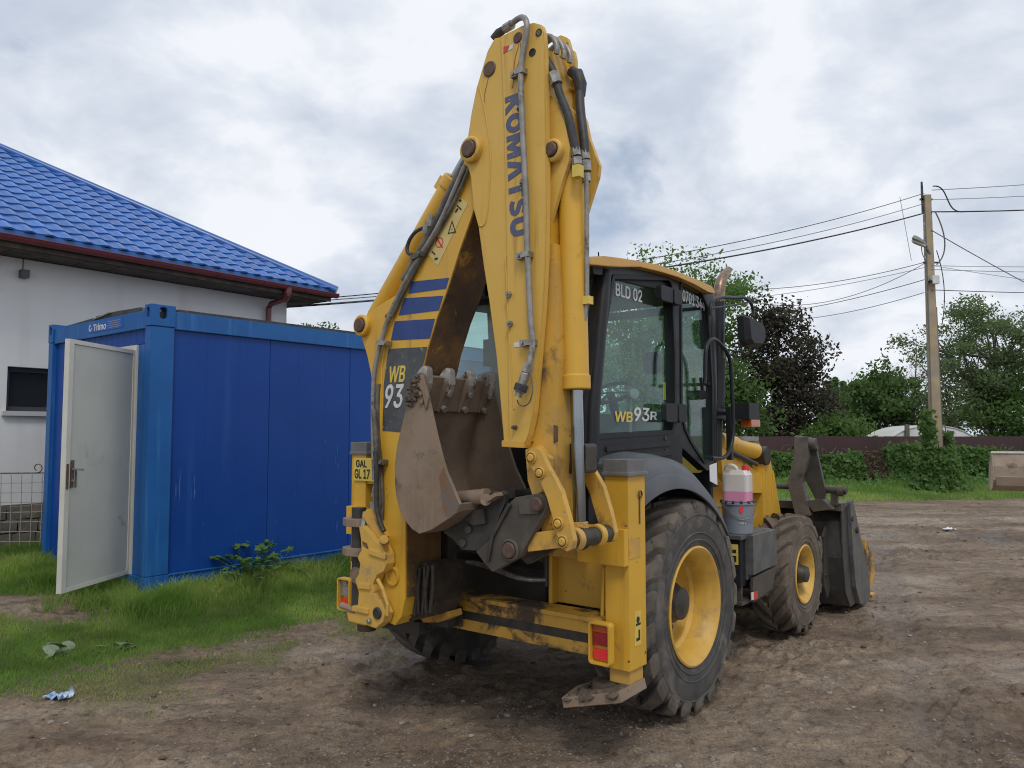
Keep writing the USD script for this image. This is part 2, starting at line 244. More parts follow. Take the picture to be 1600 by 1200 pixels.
def groundmat():
    n = {'geo': ('geometry', {}), 'map': ('mapping', {'rotation': (0, 0, math.radians(-14)), 'scale': (0.5, 1.0, 1.0)}),
         'big': ('noise_texture', {'scale': 0.9, 'detail': 5.0, 'roughness': 0.6}),
         'mid': ('noise_texture', {'scale': 5.0, 'detail': 7.0, 'roughness': 0.68, 'distortion': 0.5}),
         'fine': ('noise_texture', {'scale': 55.0, 'detail': 4.0, 'roughness': 0.7}),
         'cl': ('noise_texture', {'scale': 15.0, 'detail': 5.0, 'roughness': 0.66, 'distortion': 0.6}), 'r4': ('rgb_ramp', {'ramp': [(0.30, (0.42, 0.40, 0.38)), (0.44, (0.85, 0.84, 0.83)), (0.56, (1.06, 1.06, 1.05)), (0.75, (1.25, 1.24, 1.2))]}), 'mul3': ('mix', {'mix_type': 'multiply', 'fac': 0.85}), 'hc': ('math', {'math_type': 'multiply_add', 'value2': 0.9}),
         'vor': ('voronoi_texture', {'scale': 60.0}),
         'r1': ('rgb_ramp', {'ramp': [(0.32, (0.112, 0.076, 0.050)), (0.44, (0.172, 0.124, 0.085)), (0.56, (0.228, 0.172, 0.122)), (0.70, (0.31, 0.25, 0.19))]}),
         'r2': ('rgb_ramp', {'ramp': [(0.30, (0.50, 0.47, 0.45)), (0.5, (1.0, 1.0, 1.0)), (0.7, (1.32, 1.30, 1.27))]}),
         'mul': ('mix', {'mix_type': 'multiply', 'fac': 1.0}), 'mul2': ('mix', {'mix_type': 'multiply', 'fac': 0.75}),
         'r3': ('rgb_ramp', {'ramp': [(0.3, (0.60, 0.60, 0.60)), (0.5, (1, 1, 1)), (0.72, (1.5, 1.48, 1.42))]}),
         'grs': ('attribute', {'attribute': 'turf'}), 'mg': ('mix_color', {'b': (0.085, 0.10, 0.035)}),
         'wet': ('map_range', {'range_type': 'smoothstep', 'from_min': 0.50, 'from_max': 0.62, 'to_min': 0.82, 'to_max': 0.30}),
         'bs': ('principled_bsdf', {'specular_ior_level': 0.45}),
         'hs': ('math', {'math_type': 'multiply_add', 'value2': 0.2}), 'hf': ('math', {'math_type': 'multiply', 'value2': 0.55}),
         'trk': ('attribute', {'attribute': 'track'}), 'tn': ('math', {'math_type': 'multiply'}), 'td': ('mix', {'mix_type': 'multiply', 'color2': (0.72, 0.70, 0.68)}), 'tr': ('mix_float', {'b': 0.26}),
         'bp': ('bump', {'strength': 0.85, 'distance': 0.03})}
    l = [('geo.position', 'map.vector'), ('map.vector', 'big.vector'), ('map.vector', 'mid.vector'), ('geo.position', 'fine.vector'),
         ('big.fac', 'r1.fac'), ('mid.fac', 'r2.fac'), ('fine.fac', 'r3.fac'), ('r1.color', 'mul.color1'), ('r2.color', 'mul.color2'), ('mul.color', 'mul2.color1'), ('r3.color', 'mul2.color2'),
         ('mul2.color', 'mul3.color1'), ('r4.color', 'mul3.color2'), ('geo.position', 'cl.vector'), ('cl.fac', 'r4.fac'), ('mul3.color', 'mg.a'), ('grs.fac', 'mg.fac'), ('mg.result', 'td.color1'), ('trk.fac', 'tn.value1'), ('mid.fac', 'tn.value2'), ('tn.value', 'td.fac'), ('td.color', 'bs.base_color'), ('big.fac', 'wet.value'), ('wet.result', 'tr.a'), ('tn.value', 'tr.fac'), ('tr.result', 'bs.roughness'),
         ('fine.fac', 'hf.value1'), ('mid.fac', 'hs.value1'), ('hf.value', 'hc.value3'), ('cl.fac', 'hc.value1'), ('hc.value', 'hs.value3'), ('hs.value', 'bp.height'), ('bp.normal', 'bs.normal')]
    n.pop('vor')
    MATS['ground'] = usdkit.material(stage, '/World/Looks/ground', n, l, surface='bs.BSDF')
groundmat()

# ------------------------------------------------------------------ scene helpers
USED = {}
def path_for(parent, name):
    k = parent + '/' + name
    i = USED.get(k, 0)
    USED[k] = i + 1
    return k if i == 0 else f'{k}_{i:03d}'
def tag(prim, label=None, cat=None, group=None, kind=None):
    for key, v in (('label', label), ('category', cat), ('group', group), ('kind', kind)):
        if v:
            prim.SetCustomDataByKey(key, v)
def thing(name, label, cat, loc=(0, 0, 0), rz=0.0, group=None, kind=None):
    x = UsdGeom.Xform.Define(stage, path_for('/World', name))
    x.AddTranslateOp().Set(Gf.Vec3d(*map(float, loc)))
    x.AddRotateZOp().Set(rz)
    tag(x.GetPrim(), label, cat, group, kind)
    return str(x.GetPath())
def sub(parent, name, label=None):
    x = UsdGeom.Xform.Define(stage, path_for(parent, name))
    tag(x.GetPrim(), label)
    return str(x.GetPath())
def part(parent, name, m, mat, label=None, smooth=False, kind=None):
    if isinstance(m, list):
        m = cat(m)
    p = usdkit.mesh(stage, path_for(parent, name), m, MATS[mat], smooth=smooth)
    tag(p.GetPrim(), label, kind=kind)
    return str(p.GetPath())
def solo(name, m, mat, label, cat_, group=None, kind=None, smooth=False):
    if isinstance(m, list):
        m = cat(m)
    p = usdkit.mesh(stage, path_for('/World', name), m, MATS[mat], smooth=smooth)
    tag(p.GetPrim(), label, cat_, group, kind)
    return p
cat = trimesh.util.concatenate
def tm(v, f): return trimesh.Trimesh(np.asarray(v, float), np.asarray(f, int), process=False)
def box(lo, hi):
    lo, hi = np.minimum(lo, hi), np.maximum(lo, hi)
    b = trimesh.creation.box(hi - lo)
    b.apply_translation((lo + hi) / 2)
    return b
def frame(d):
    d = np.asarray(d, float); d = d / np.linalg.norm(d)
    a = np.cross(d, [0, 0, 1.0] if abs(d[2]) < 0.9 else [1.0, 0, 0]); a /= np.linalg.norm(a)
    return d, a, np.cross(d, a)
def bar(p, q, w, h):
    """A box from p to q, w wide across, h the other way."""
    p, q = np.asarray(p, float), np.asarray(q, float)
    d, a, b = frame(q - p)
    v = [o + s * a * w / 2 + t * b * h / 2 for o in (p, q) for s, t in ((-1, -1), (1, -1), (1, 1), (-1, 1))]
    return trimesh.Trimesh(v, [[0, 2, 1], [0, 3, 2], [4, 5, 6], [4, 6, 7]] + [x for i in range(4) for j in [(i + 1) % 4] for x in ([i, j, j + 4], [i, j + 4, i + 4])], process=False)
def tube(pts, r, n=10, caps=True, smooth_pts=0):
    p = np.asarray(pts, float)
    if smooth_pts:
        from scipy.interpolate import splprep, splev
        tck, _ = splprep(p.T, s=0, k=min(3, len(p) - 1))
        p = np.array(splev(np.linspace(0, 1, smooth_pts), tck)).T
    r = np.broadcast_to(r, (len(p),)) if np.ndim(r) == 0 or len(np.atleast_1d(r)) == len(p) else np.interp(np.linspace(0, 1, len(p)), np.linspace(0, 1, len(r)), r)
    t = np.gradient(p, axis=0); t /= np.linalg.norm(t, axis=1, keepdims=True)
    A = np.zeros_like(p)
    _, a, _ = frame(t[0])
    for i in range(len(p)):
        a = a - t[i] * (a @ t[i]); a /= np.linalg.norm(a); A[i] = a
    B = np.cross(t, A)
    an = np.arange(n) * 2 * np.pi / n
    v = (p[:, None] + r[:, None, None] * (np.cos(an)[None, :, None] * A[:, None] + np.sin(an)[None, :, None] * B[:, None])).reshape(-1, 3)
    f = []
    for i in range(len(p) - 1):
        for j in range(n):
            k = (j + 1) % n
            f += [[i * n + j, i * n + k, (i + 1) * n + k], [i * n + j, (i + 1) * n + k, (i + 1) * n + j]]
    if caps:
        for i, s in ((0, 1), (len(p) - 1, -1)):
            c = len(v); v = np.vstack([v, p[i]])
            for j in range(n):
                k = (j + 1) % n
                f.append([c, i * n + k, i * n + j] if s > 0 else [c, i * n + j, i * n + k])
    return tm(v, f)
def cyl(p, q, r, n=20, r2=None):
    return tube([p, q], [r, r if r2 is None else r2], n)
def poly(pts):
    P = Polygon([tuple(map(float, p[:2])) for p in pts])
    return P if P.is_valid else P.buffer(0)
def extr(P, h):
    gs = getattr(P, 'geoms', [P])
    return cat([trimesh.creation.extrude_polygon(g, h, engine='earcut') for g in gs if g.area > 1e-9])
def prof_x(P, x0, x1):
    """A (y, z) outline as a solid from x0 to x1."""
    m = extr(P if hasattr(P, 'area') else poly(P), abs(x1 - x0))
    v = m.vertices
    m.vertices = np.column_stack([v[:, 2] + min(x0, x1), v[:, 0], v[:, 1]])
    return m
def prof_y(P, y0, y1):
    """An (x, z) outline as a solid from y0 to y1."""
    m = extr(P if hasattr(P, 'area') else poly(P), abs(y1 - y0))
    v = m.vertices
    m.vertices = np.column_stack([v[:, 0], v[:, 2] + min(y0, y1), v[:, 1]])
    m.invert()
    return m
def prof_z(P, z0, z1):
    m = extr(P if hasattr(P, 'area') else poly(P), abs(z1 - z0))
    m.apply_translation([0, 0, min(z0, z1)])
    return m
def rnd(P, r):
    """Rounds an outline's corners."""
    return P.buffer(-r, quad_segs=6).buffer(2 * r, quad_segs=6).buffer(-r, quad_segs=6)
def lathe(prof, p, d, n=32):
    """Revolves (radius, along) about the axis from p along d."""
    d, a, b = frame(d)
    pr = np.asarray(prof, float); m = len(pr)
    an = np.arange(n) * 2 * np.pi / n
    v = (np.asarray(p, float) + pr[None, :, 1, None] * d + pr[None, :, 0, None] * (np.cos(an)[:, None, None] * a + np.sin(an)[:, None, None] * b)).reshape(-1, 3)
    f = []
    for i in range(n):
        k = (i + 1) % n
        for j in range(m - 1):
            f += [[i * m + j, k * m + j + 1, k * m + j], [i * m + j, i * m + j + 1, k * m + j + 1]]
    t = tm(v, f)
    return t
def hull(pts):
    return trimesh.convex.convex_hull(np.asarray(pts, float))
def fixn(m):
    m = trimesh.Trimesh(m.vertices, m.faces, process=True)
    trimesh.repair.fix_normals(m)
    return m
def text_on(s, o, right, up, run, cap, depth=0.0025, bold=True, shear=0.0, fat=0.0):
    """Lettering standing on a plane: o is the lower left corner, run the length, cap the height of the line."""
    m = meshkit.text_mesh(s, 1.0, 1.0, bold)
    v = np.array(m.vertices)
    v[:, :2] -= v[:, :2].min(0)
    v[:, 0] *= run / v[:, 0].max(); v[:, 1] *= cap / v[:, 1].max(); v[:, 0] += shear * v[:, 1]
    r, u = np.asarray(right, float), np.asarray(up, float)
    r /= np.linalg.norm(r); u = u - r * (u @ r); u /= np.linalg.norm(u)
    m.vertices = np.asarray(o, float) + v[:, :1] * r + v[:, 1:2] * u + v[:, 2:] * depth * np.cross(r, u)
    return m
def smoothstep(a, b, x):
    t = np.clip((x - a) / (b - a), 0, 1)
    return t * t * (3 - 2 * t)

# a point of the photograph on a plane that stands at a known place (machine axes: x forward, y left)
AZ = math.radians(38.0)
ORG = np.array([0.290, 5.640, 0.0])
HD = np.array([math.sin(AZ), math.cos(AZ), 0]); LF = np.array([-math.cos(AZ), math.sin(AZ), 0])
def ray(px, py):
    a, b = (px - 800) / FPX, (600 - py) / FPX
    return np.array([a, math.cos(PITCH) - b * math.sin(PITCH), math.sin(PITCH) + b * math.cos(PITCH)])
CAMP = np.array([0, 0, EYE])
def mloc(w): d = w - ORG; return np.array([d @ HD, d @ LF, w[2]])
def mx(px, py, x):
    r = ray(px, py); return mloc(CAMP + r * ((x - (CAMP - ORG) @ HD) / (r @ HD)))
def my(px, py, y):
    r = ray(px, py); return mloc(CAMP + r * ((y - (CAMP - ORG) @ LF) / (r @ LF)))
def wz(px, py, z):
    r = ray(px, py); return CAMP + r * ((z - EYE) / r[2])
def wd(px, py, d):
    r = ray(px, py); return CAMP + r * (d / r[1])
def PX(x, pts): return poly([mx(a, b, x)[1:] for a, b in pts])
def PY(y, pts): return poly([my(a, b, y)[[0, 2]] for a, b in pts])

# ------------------------------------------------------------------ ground
GA, GT, GN = np.array([-3.66, 5.71]), np.array([0.697, 0.717]), np.array([-0.717, 0.697])
def side(x, y):
    """Metres behind the edge of the left-hand grass, and along it."""
    return (x - GA[0]) * GN[0] + (y - GA[1]) * GN[1], (x - GA[0]) * GT[0] + (y - GA[1]) * GT[1]
def base_z(x, y):
    s, t = side(x, y)
    k = 1 - smoothstep(9, 15, t)
    z = k * (0.215 * smoothstep(0.0, 1.6, s) + 0.14 * smoothstep(2.2, 5.0, s))
    z = z + 0.05 * smoothstep(1.0, 4.0, x) + 0.12 * smoothstep(19.3, 21.5, y) * smoothstep(2, 6, x)
    return z
def xyz(x, y, k): return np.stack([x * k, y * k, np.zeros_like(x)], -1)
def turf(x, y):
    s, t = side(x, y)
    nz = meshkit.fbm(xyz(x, y, 1.1), 4, 5) - 0.5
    g = smoothstep(-0.85, -0.1, s + 1.3 * nz)
    g = np.maximum(g, 0.62 * smoothstep(-0.06, 0.12, meshkit.fbm(xyz(x, y, 1.6), 4, 9) - 0.5) * smoothstep(-2.0, -0.8, s))
    dp = np.hypot((x + 4.45) * 0.75 , (y - 7.15) * 1.7)
    g = g * smoothstep(0.50, 0.95, dp + 0.5 * nz)
    g2 = smoothstep(19.5, 20.1, y + 1.4 * nz - 0.03 * (x - 8)) * smoothstep(1, 4, x)
    return np.clip(np.maximum(g * (1 - smoothstep(11, 14, t)), g2), 0, 1)
TRACKS = [(2.3, 0.34, 0.010, 3.6, 19.0), (4.05, 0.34, 0.010, 3.6, 19.0), (-0.75, -0.10, 0.035, 3.6, 6.2), (5.4, 0.62, -0.012, 5.0, 18.5)]
def tracks(x, y):
    """Soft wheel tracks: relief in metres, and how wet they are."""
    z, w = 0 * x, 0 * x
    jit = 0.10 * (meshkit.fbm(xyz(x, y, 0.8), 2, 52) - 0.5)
    keep = smoothstep(0.36, 0.56, meshkit.fbm(xyz(x, y, 0.55), 3, 51))
    for k, (x0, sl, q, y0, y1) in enumerate(TRACKS):
        t = y - 4.0
        d = (x - (x0 + sl * t + q * t * t) + jit) / math.sqrt(1 + sl * sl)
        m = smoothstep(y0, y0 + 0.5, y) * (1 - smoothstep(y1 - 3, y1, y)) * keep
        a = np.abs(d)
        bars = np.sin(2 * np.pi * (t * 1.06 / 0.15 + a * 4.5)) * (a < 0.19)
        z = z + m * (-0.022 * np.exp(-(a / 0.17) ** 4) + 0.014 * np.exp(-((a - 0.25) / 0.06) ** 2) + 0.007 * bars)
        w = np.maximum(w, m * np.exp(-(a / 0.2) ** 4))
    return z, w
def ground_z(x, y, fine=True):
    z = base_z(x, y)
    if not fine:
        return z
    tf = turf(x, y)
    ca, sa = math.cos(math.radians(14)), math.sin(math.radians(14))
    u, w = x * ca + y * sa, -x * sa + y * ca
    near = 1 - smoothstep(18, 30, np.hypot(x, y))
    rut = meshkit.fbm(np.stack([u * 0.45, w * 1.9, 0 * x], -1), 4, 21) - 0.5
    lump = meshkit.fbm(xyz(x, y, 5.2), 3, 22) - 0.5
    clod = np.maximum(meshkit.fbm(np.stack([u * 9, w * 13, 0 * x], -1), 3, 23) - 0.50, 0)
    peb = np.maximum(meshkit.noise(xyz(x, y, 34.0), 24) - 0.66, 0)
    patch = smoothstep(0.42, 0.62, meshkit.fbm(xyz(x, y, 0.7), 3, 25))
    mud = (1 - 0.7 * tf)
    return z + near * mud * tracks(x, y)[0] + near * mud * (0.030 * rut + 0.012 * lump + (0.055 + 0.085 * patch) * clod + 0.02 * peb) + near * tf * 0.03 * lump
def axis(*seg):
    out = [seg[0][0]]
    for a, b, st in seg:
        out += list(np.linspace(a, b, max(2, int(round((b - a) / st)) + 1))[1:])
    return np.array(out)
gx = axis((-420, -40, 20), (-40, -10, 1.5), (-10, -4.6, 0.12), (-4.6, 4.6, 0.021), (4.6, 10, 0.05), (10, 24, 0.16), (24, 60, 2), (60, 420, 20))
gy = axis((-60, -5, 5), (-5, 3.4, 0.4), (3.4, 7.2, 0.021), (7.2, 11, 0.032), (11, 22, 0.075), (22, 40, 0.6), (40, 700, 22))
XX, YY = np.meshgrid(gx, gy, indexing='ij')
ZZ = ground_z(XX.ravel(), YY.ravel()).reshape(XX.shape)
ni, nj = XX.shape
ii = (np.arange(ni - 1)[:, None] * nj + np.arange(nj - 1)[None]).ravel()
gm = usdkit.mesh(stage, path_for('/World', 'ground'), (np.stack([XX, YY, ZZ], -1).reshape(-1, 3), np.stack([ii, ii + nj, ii + nj + 1, ii + 1], 1)), MATS['ground'], smooth=True)
UsdGeom.PrimvarsAPI(gm).CreatePrimvar('turf', Sdf.ValueTypeNames.FloatArray, 'vertex').Set(Vt.FloatArray.FromNumpy((0.85 * turf(XX.ravel(), YY.ravel())).astype(np.float32)))
UsdGeom.PrimvarsAPI(gm).CreatePrimvar('track', Sdf.ValueTypeNames.FloatArray, 'vertex').Set(Vt.FloatArray.FromNumpy((1.5 * tracks(XX.ravel(), YY.ravel())[1]).astype(np.float32)))
tag(gm.GetPrim(), 'muddy brown gravel yard', None, None, 'structure')

# ------------------------------------------------------------------ grass, pebbles, clods
def blades(P, h, w, lean=0.5, rng=R):
    """Bent blades: three triangles each, at the points P with heights h and widths w."""
    n = len(P)
    a = rng.uniform(0, 2 * np.pi, n); b = rng.uniform(0, 2 * np.pi, n)
    d = np.stack([np.cos(a), np.sin(a), 0 * a], 1) * (w / 2)[:, None]
    k = np.stack([np.cos(b), np.sin(b), 0 * b], 1) * (rng.uniform(0.15, 1, n) * lean * h)[:, None]
    up = np.zeros((n, 3)); up[:, 2] = h
    m = P + up * 0.55 + k * 0.35
    tip = P + up * rng.uniform(0.75, 1, n)[:, None] + k
    v = np.stack([P - d, P + d, m - d * 0.8, m + d * 0.8, tip], 1).reshape(-1, 3)
    o = np.arange(n)[:, None] * 5
    f = np.concatenate([o + [0, 1, 3], o + [0, 3, 2], o + [2, 3, 4]], 1).reshape(-1, 3)
    return tm(v, f)
def on_ground(x, y, fine=True): return np.stack([x, y, ground_z(x, y, fine)], 1)

CON, CAZ = np.array([-3.49, 7.5, 0.215]), math.radians(39.0)
def con_local(x, y):
    dx, dy = x - CON[0], y - CON[1]
    return dx * math.sin(CAZ) + dy * math.cos(CAZ), -dx * math.cos(CAZ) + dy * math.sin(CAZ)
n = 330000
ss, tt = R.uniform(-2.1, 4.2, n), R.uniform(-2.5, 6.5, n)
x, y = GA[0] + GT[0] * tt + GN[0] * ss, GA[1] + GT[1] * tt + GN[1] * ss
lx, ly = con_local(x, y)
tf = turf(x, y)
keep = (R.random(n) < tf ** 1.5) & ~((lx > 0.05) & (ly > 0.05) & (lx < 6) & (ly < 2.4)) & (np.abs(x) < 0.72 * y)
keep &= ~((lx > 0.2) & (ly > 2.6) & (y > 12))
x, y, lx, ly, tf = x[keep], y[keep], lx[keep], ly[keep], tf[keep]
s, _ = side(x, y)
dcon = np.maximum(np.maximum(-lx, -ly), 0)
tall = np.exp(-(dcon / 0.42) ** 2) + 0.25 * np.maximum(meshkit.fbm(xyz(x, y, 1.5), 3, 31) - 0.45, 0) * smoothstep(0.2, 0.8, s)
h = (0.028 + 0.018 * R.random(len(x))) * (0.8 + 0.5 * tf) + tall * R.uniform(0.04, 0.16, len(x))
green = R.random(len(x)) < smoothstep(-0.85, -0.15, s + 0.5 * (meshkit.fbm(xyz(x, y, 2.0), 3, 32) - 0.5))
P = on_ground(x, y)
solo('short_grass', blades(P[green], h[green], R.uniform(0.004, 0.008, green.sum()), 0.8), 'grass_leaf', 'short green grass between the container and the mud', 'grass', kind='stuff')
solo('trampled_grass', blades(P[~green], h[~green] * 0.8, R.uniform(0.004, 0.007, (~green).sum()), 1.4), 'grass_dry', 'thin trampled grass at the edge of the mud', 'grass', kind='stuff')
# tall tufts round the container
rg = np.random.default_rng(11)
c = []
for k in range(230):
    u = rg.random()
    if u < 0.62: a, b = rg.uniform(-0.3, 4.2), -abs(rg.normal(0.10, 0.2)) - 0.03
    else: a, b = -abs(rg.normal(0.12, 0.22)) - 0.03, rg.uniform(-0.4, 2.4)
    c.append((a, b))
c = np.array(c)
tx = CON[0] + c[:, 0] * math.sin(CAZ) - c[:, 1] * math.cos(CAZ); ty = CON[1] + c[:, 0] * math.cos(CAZ) + c[:, 1] * math.sin(CAZ)
rep = 46
px_, py_ = np.repeat(tx, rep) + rg.normal(0, 0.055, len(tx) * rep), np.repeat(ty, rep) + rg.normal(0, 0.055, len(tx) * rep)
hh = np.repeat(rg.uniform(0.09, 0.27, len(tx)), rep) * rg.uniform(0.6, 1.1, len(px_))
solo('tall_grass', blades(on_ground(px_, py_, False), hh, rg.uniform(0.005, 0.010, len(px_)), 1.0, rg), 'grass_leaf', 'tall grass tufts along the foot of the blue container', 'grass', kind='stuff')
# verge in front of the hedge
n = 62000
x, y = rg.uniform(2.5, 22, n), rg.uniform(19.2, 23.6, n)
k = rg.random(n) < turf(x, y) * 0.9
x, y = x[k], y[k]
hh = rg.uniform(0.05, 0.15, len(x)) * (0.7 + 1.5 * smoothstep(20.5, 22.5, y) * meshkit.fbm(xyz(x, y, 0.9), 3, 33) * 1.6)
solo('verge_grass', blades(on_ground(x, y, False), hh, rg.uniform(0.012, 0.024, len(x)), 0.9, rg), 'grass_far', 'bright green grass verge below the hedge', 'grass', kind='stuff')

def scatter(proto, P, S, rng, flat=0.6):
    pv, pf = np.array(proto.vertices), np.array(proto.faces)
    n = len(P)
    a = rng.uniform(0, 2 * np.pi, n); ca, sa = np.cos(a), np.sin(a)
    sx = S[:, None] * rng.uniform(0.7, 1.35, (n, 3)) * [1, 1, flat]
    jit = rng.uniform(0.8, 1.2, (n, len(pv), 1))
    q = pv[None] * jit * sx[:, None]
    v = np.stack([q[..., 0] * ca[:, None] - q[..., 1] * sa[:, None], q[..., 0] * sa[:, None] + q[..., 1] * ca[:, None], q[..., 2]], -1) + P[:, None]
    return tm(v.reshape(-1, 3), (np.arange(n)[:, None, None] * len(pv) + pf[None]).reshape(-1, 3))
ico = trimesh.creation.icosphere(subdivisions=1)
octa = tm([(1, 0, 0), (0, 1, 0), (-1, 0, 0), (0, -1, 0), (0, 0, 1), (0, 0, -1)], [(0, 1, 4), (1, 2, 4), (2, 3, 4), (3, 0, 4), (1, 0, 5), (2, 1, 5), (3, 2, 5), (0, 3, 5)])
n = 90000
x, y = rg.uniform(-4.2, 8, n), 3.9 + 8 * rg.random(n) ** 2.0
dens = smoothstep(0.42, 0.62, meshkit.fbm(xyz(x, y, 0.8), 3, 41)) * 0.6 + 0.04 + 0.9 * np.exp(-((x - 0.6) / 1.4) ** 2 - ((y - 4.5) / 1.0) ** 2)
k = (rg.random(n) < dens * (1 - turf(x, y))) & (np.abs(x) < 0.7 * y)
S = 0.003 + 0.0085 * rg.random(k.sum()) ** 3
solo('gravel', scatter(octa, on_ground(x[k], y[k]) + [0, 0, 0.001], S, rg), 'stone', 'fine gravel pressed into the mud', 'gravel', kind='stuff')
n = 1500
x, y = rg.uniform(-4.2, 8, n), 3.9 + 8 * rg.random(n) ** 1.5
k = (turf(x, y) < 0.5) & (np.abs(x) < 0.7 * y)
S = 0.005 + 0.013 * rg.random(k.sum()) ** 3
solo('pale_stones', scatter(ico, on_ground(x[k], y[k]) + [0, 0, 0.002], S, rg), 'stone_pale', 'small pale stones scattered over the mud', 'gravel', kind='stuff')
n = 5200
x, y = rg.uniform(-4.2, 12, n), 3.9 + 15 * rg.random(n) ** 1.5
dens = smoothstep(0.44, 0.62, meshkit.fbm(xyz(x, y, 0.6), 3, 43)) + 0.1
k = (rg.random(n) < dens * (1 - turf(x, y))) & (np.abs(x) < 0.7 * y)
S = 0.006 + 0.02 * rg.random(k.sum()) ** 3.2
solo('mud_clods', scatter(ico, on_ground(x[k], y[k]), S, rg, 0.38), 'mud_lump', 'brown clods of mud churned up by wheels', 'mud', kind='stuff')

# ------------------------------------------------------------------ house
HAZ = math.radians(37.0)
HO = np.array([-3.84, 13.2, 0.35])
HX, HY = np.array([math.sin(HAZ), math.cos(HAZ), 0]), np.array([-math.cos(HAZ), math.sin(HAZ), 0])
def hp(px, py, yy):
    r = ray(px, py); w = CAMP + r * ((yy - (CAMP - HO) @ HY) / (r @ HY)) - HO
    return np.array([w @ HX, w @ HY, w[2]])
house = thing('house', 'white house with blue metal tile roof and red gutters behind the container', 'house', HO, 90 - math.degrees(HAZ))
a, b = hp(12, 572, 0), hp(12, 642, 0)
wx0, wx1, wz0, wz1 = a[0], a[0] + 1.25, b[2], a[2]
W0, WT = -11.0, 3.64
wall = Polygon([(W0, 0.5), (0, 0.5), (0, WT), (W0, WT)], [[(wx0, wz0), (wx1, wz0), (wx1, wz1), (wx0, wz1)]])
wl = part(house, 'wall', prof_y(wall, 0, 0.3), 'house_wall')
part(house, 'wall', box((W0, 0.31, -0.3), (0, 8, WT)), 'house_wall')
wn = part(house, 'window', [box((wx0, 0.10, wz0), (wx0 + 0.06, 0.16, wz1)), box((wx1 - 0.06, 0.10, wz0), (wx1, 0.16, wz1)), box((wx0 + .06, 0.10, wz0), (wx1 - .06, 0.16, wz0 + 0.06)), box((wx0 + .06, 0.10, wz1 - 0.06), (wx1 - .06, 0.16, wz1))], 'window_frame')
part(wn, 'pane', box((wx0 + 0.06, 0.125, wz0 + 0.06), (wx1 - 0.06, 0.135, wz1 - 0.06)), 'house_glass')
part(wn, 'sill', box((wx0 - 0.05, -0.05, wz0 - 0.06), (wx1 + 0.05, 0.09, wz0 - 0.002)), 'white_trim')
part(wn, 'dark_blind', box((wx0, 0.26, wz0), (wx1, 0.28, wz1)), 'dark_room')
pl = part(house, 'plinth', box((W0, -0.03, -0.35), (0.02, 0.29, 0.495)), 'plinth_stone')
rr = np.random.default_rng(3)
for row in range(3):
    xx = -7.6 + 0.12 * row
    while xx < -2.2:
        wdt = rr.uniform(0.18, 0.34)
        zz = 0.0 + row * 0.17 - 0.02
        q = np.array([[u, w, v] for u in (xx + 0.008, xx + wdt - 0.008) for v in (zz + 0.008, zz + 0.162) for w in (-0.085 - 0.02 * rr.random(), -0.03)])
        q[:, [0, 2]] += rr.uniform(-0.012, 0.012, (8, 2))
        part(pl, 'stone', hull(q), 'plinth_stone')
        xx += wdt
# wall lamp
lp = hp(38, 428, -0.06)
wlmp = part(house, 'wall_lamp', box(lp + [-0.045, -0.05, -0.05], lp + [0.045, 0.059, 0.05]), 'window_frame')
part(wlmp, 'cable', tube([lp + [0, 0.045, 0.05], lp + [0, 0.05, 0.42]], 0.006, 5), 'black_print')
# eaves
OV, EZ = 0.5, 3.66
part(house, 'soffit', [box((W0, -OV, EZ), (OV, 0.3, EZ + 0.03)), box((0.0, 0.3, EZ), (OV, 8, EZ + 0.03)), box((W0, -OV - 0.02, EZ - 0.005), (OV + 0.02, -OV, EZ + 0.17))], 'soffit_wood')
for k in range(26):
    part(house, 'soffit_board', box((W0 + 0.02 + k * 0.44, -OV + 0.01, EZ - 0.012), (W0 + 0.02 + k * 0.44 + 0.425, -0.005, EZ - 0.0015)), 'soffit_wood')
GY, GZ = -OV - 0.085, EZ + 0.12
an = np.linspace(np.pi, 2 * np.pi, 9)
ring = [(math.cos(t) * 0.065, math.sin(t) * 0.065) for t in an] + [(math.cos(t) * 0.058, math.sin(t) * 0.058) for t in an[::-1]]
part(house, 'gutter', [prof_x([(GY + p, GZ + q) for p, q in ring], W0, OV + 0.09), prof_x(poly([(GY + math.cos(t) * 0.064, GZ + math.sin(t) * 0.064) for t in an]), OV + 0.085, OV + 0.10), tube([(W0, GY - 0.065, GZ), (OV + 0.09, GY - 0.065, GZ)], 0.009, 6)], 'gutter_red')
for k in range(14):
    part(house, 'gutter_bracket', tube([(W0 + 0.5 + 0.8 * k, GY + math.cos(t) * 0.069, GZ + math.sin(t) * 0.069) for t in an], 0.006, 5), 'gutter_red')
part(house, 'downpipe', [tube([(-0.42, GY, GZ - 0.05), (-0.42, GY, GZ - 0.15), (-0.42, GY + 0.05, GZ - 0.215), (-0.42, -0.14, GZ - 0.25), (-0.42, -0.085, GZ - 0.32), (-0.42, -0.085, 0.2)], 0.045, 12), cyl((-0.42, GY, GZ - 0.13), (-0.42, GY, GZ - 0.03), 0.06, 14)], 'gutter_red')
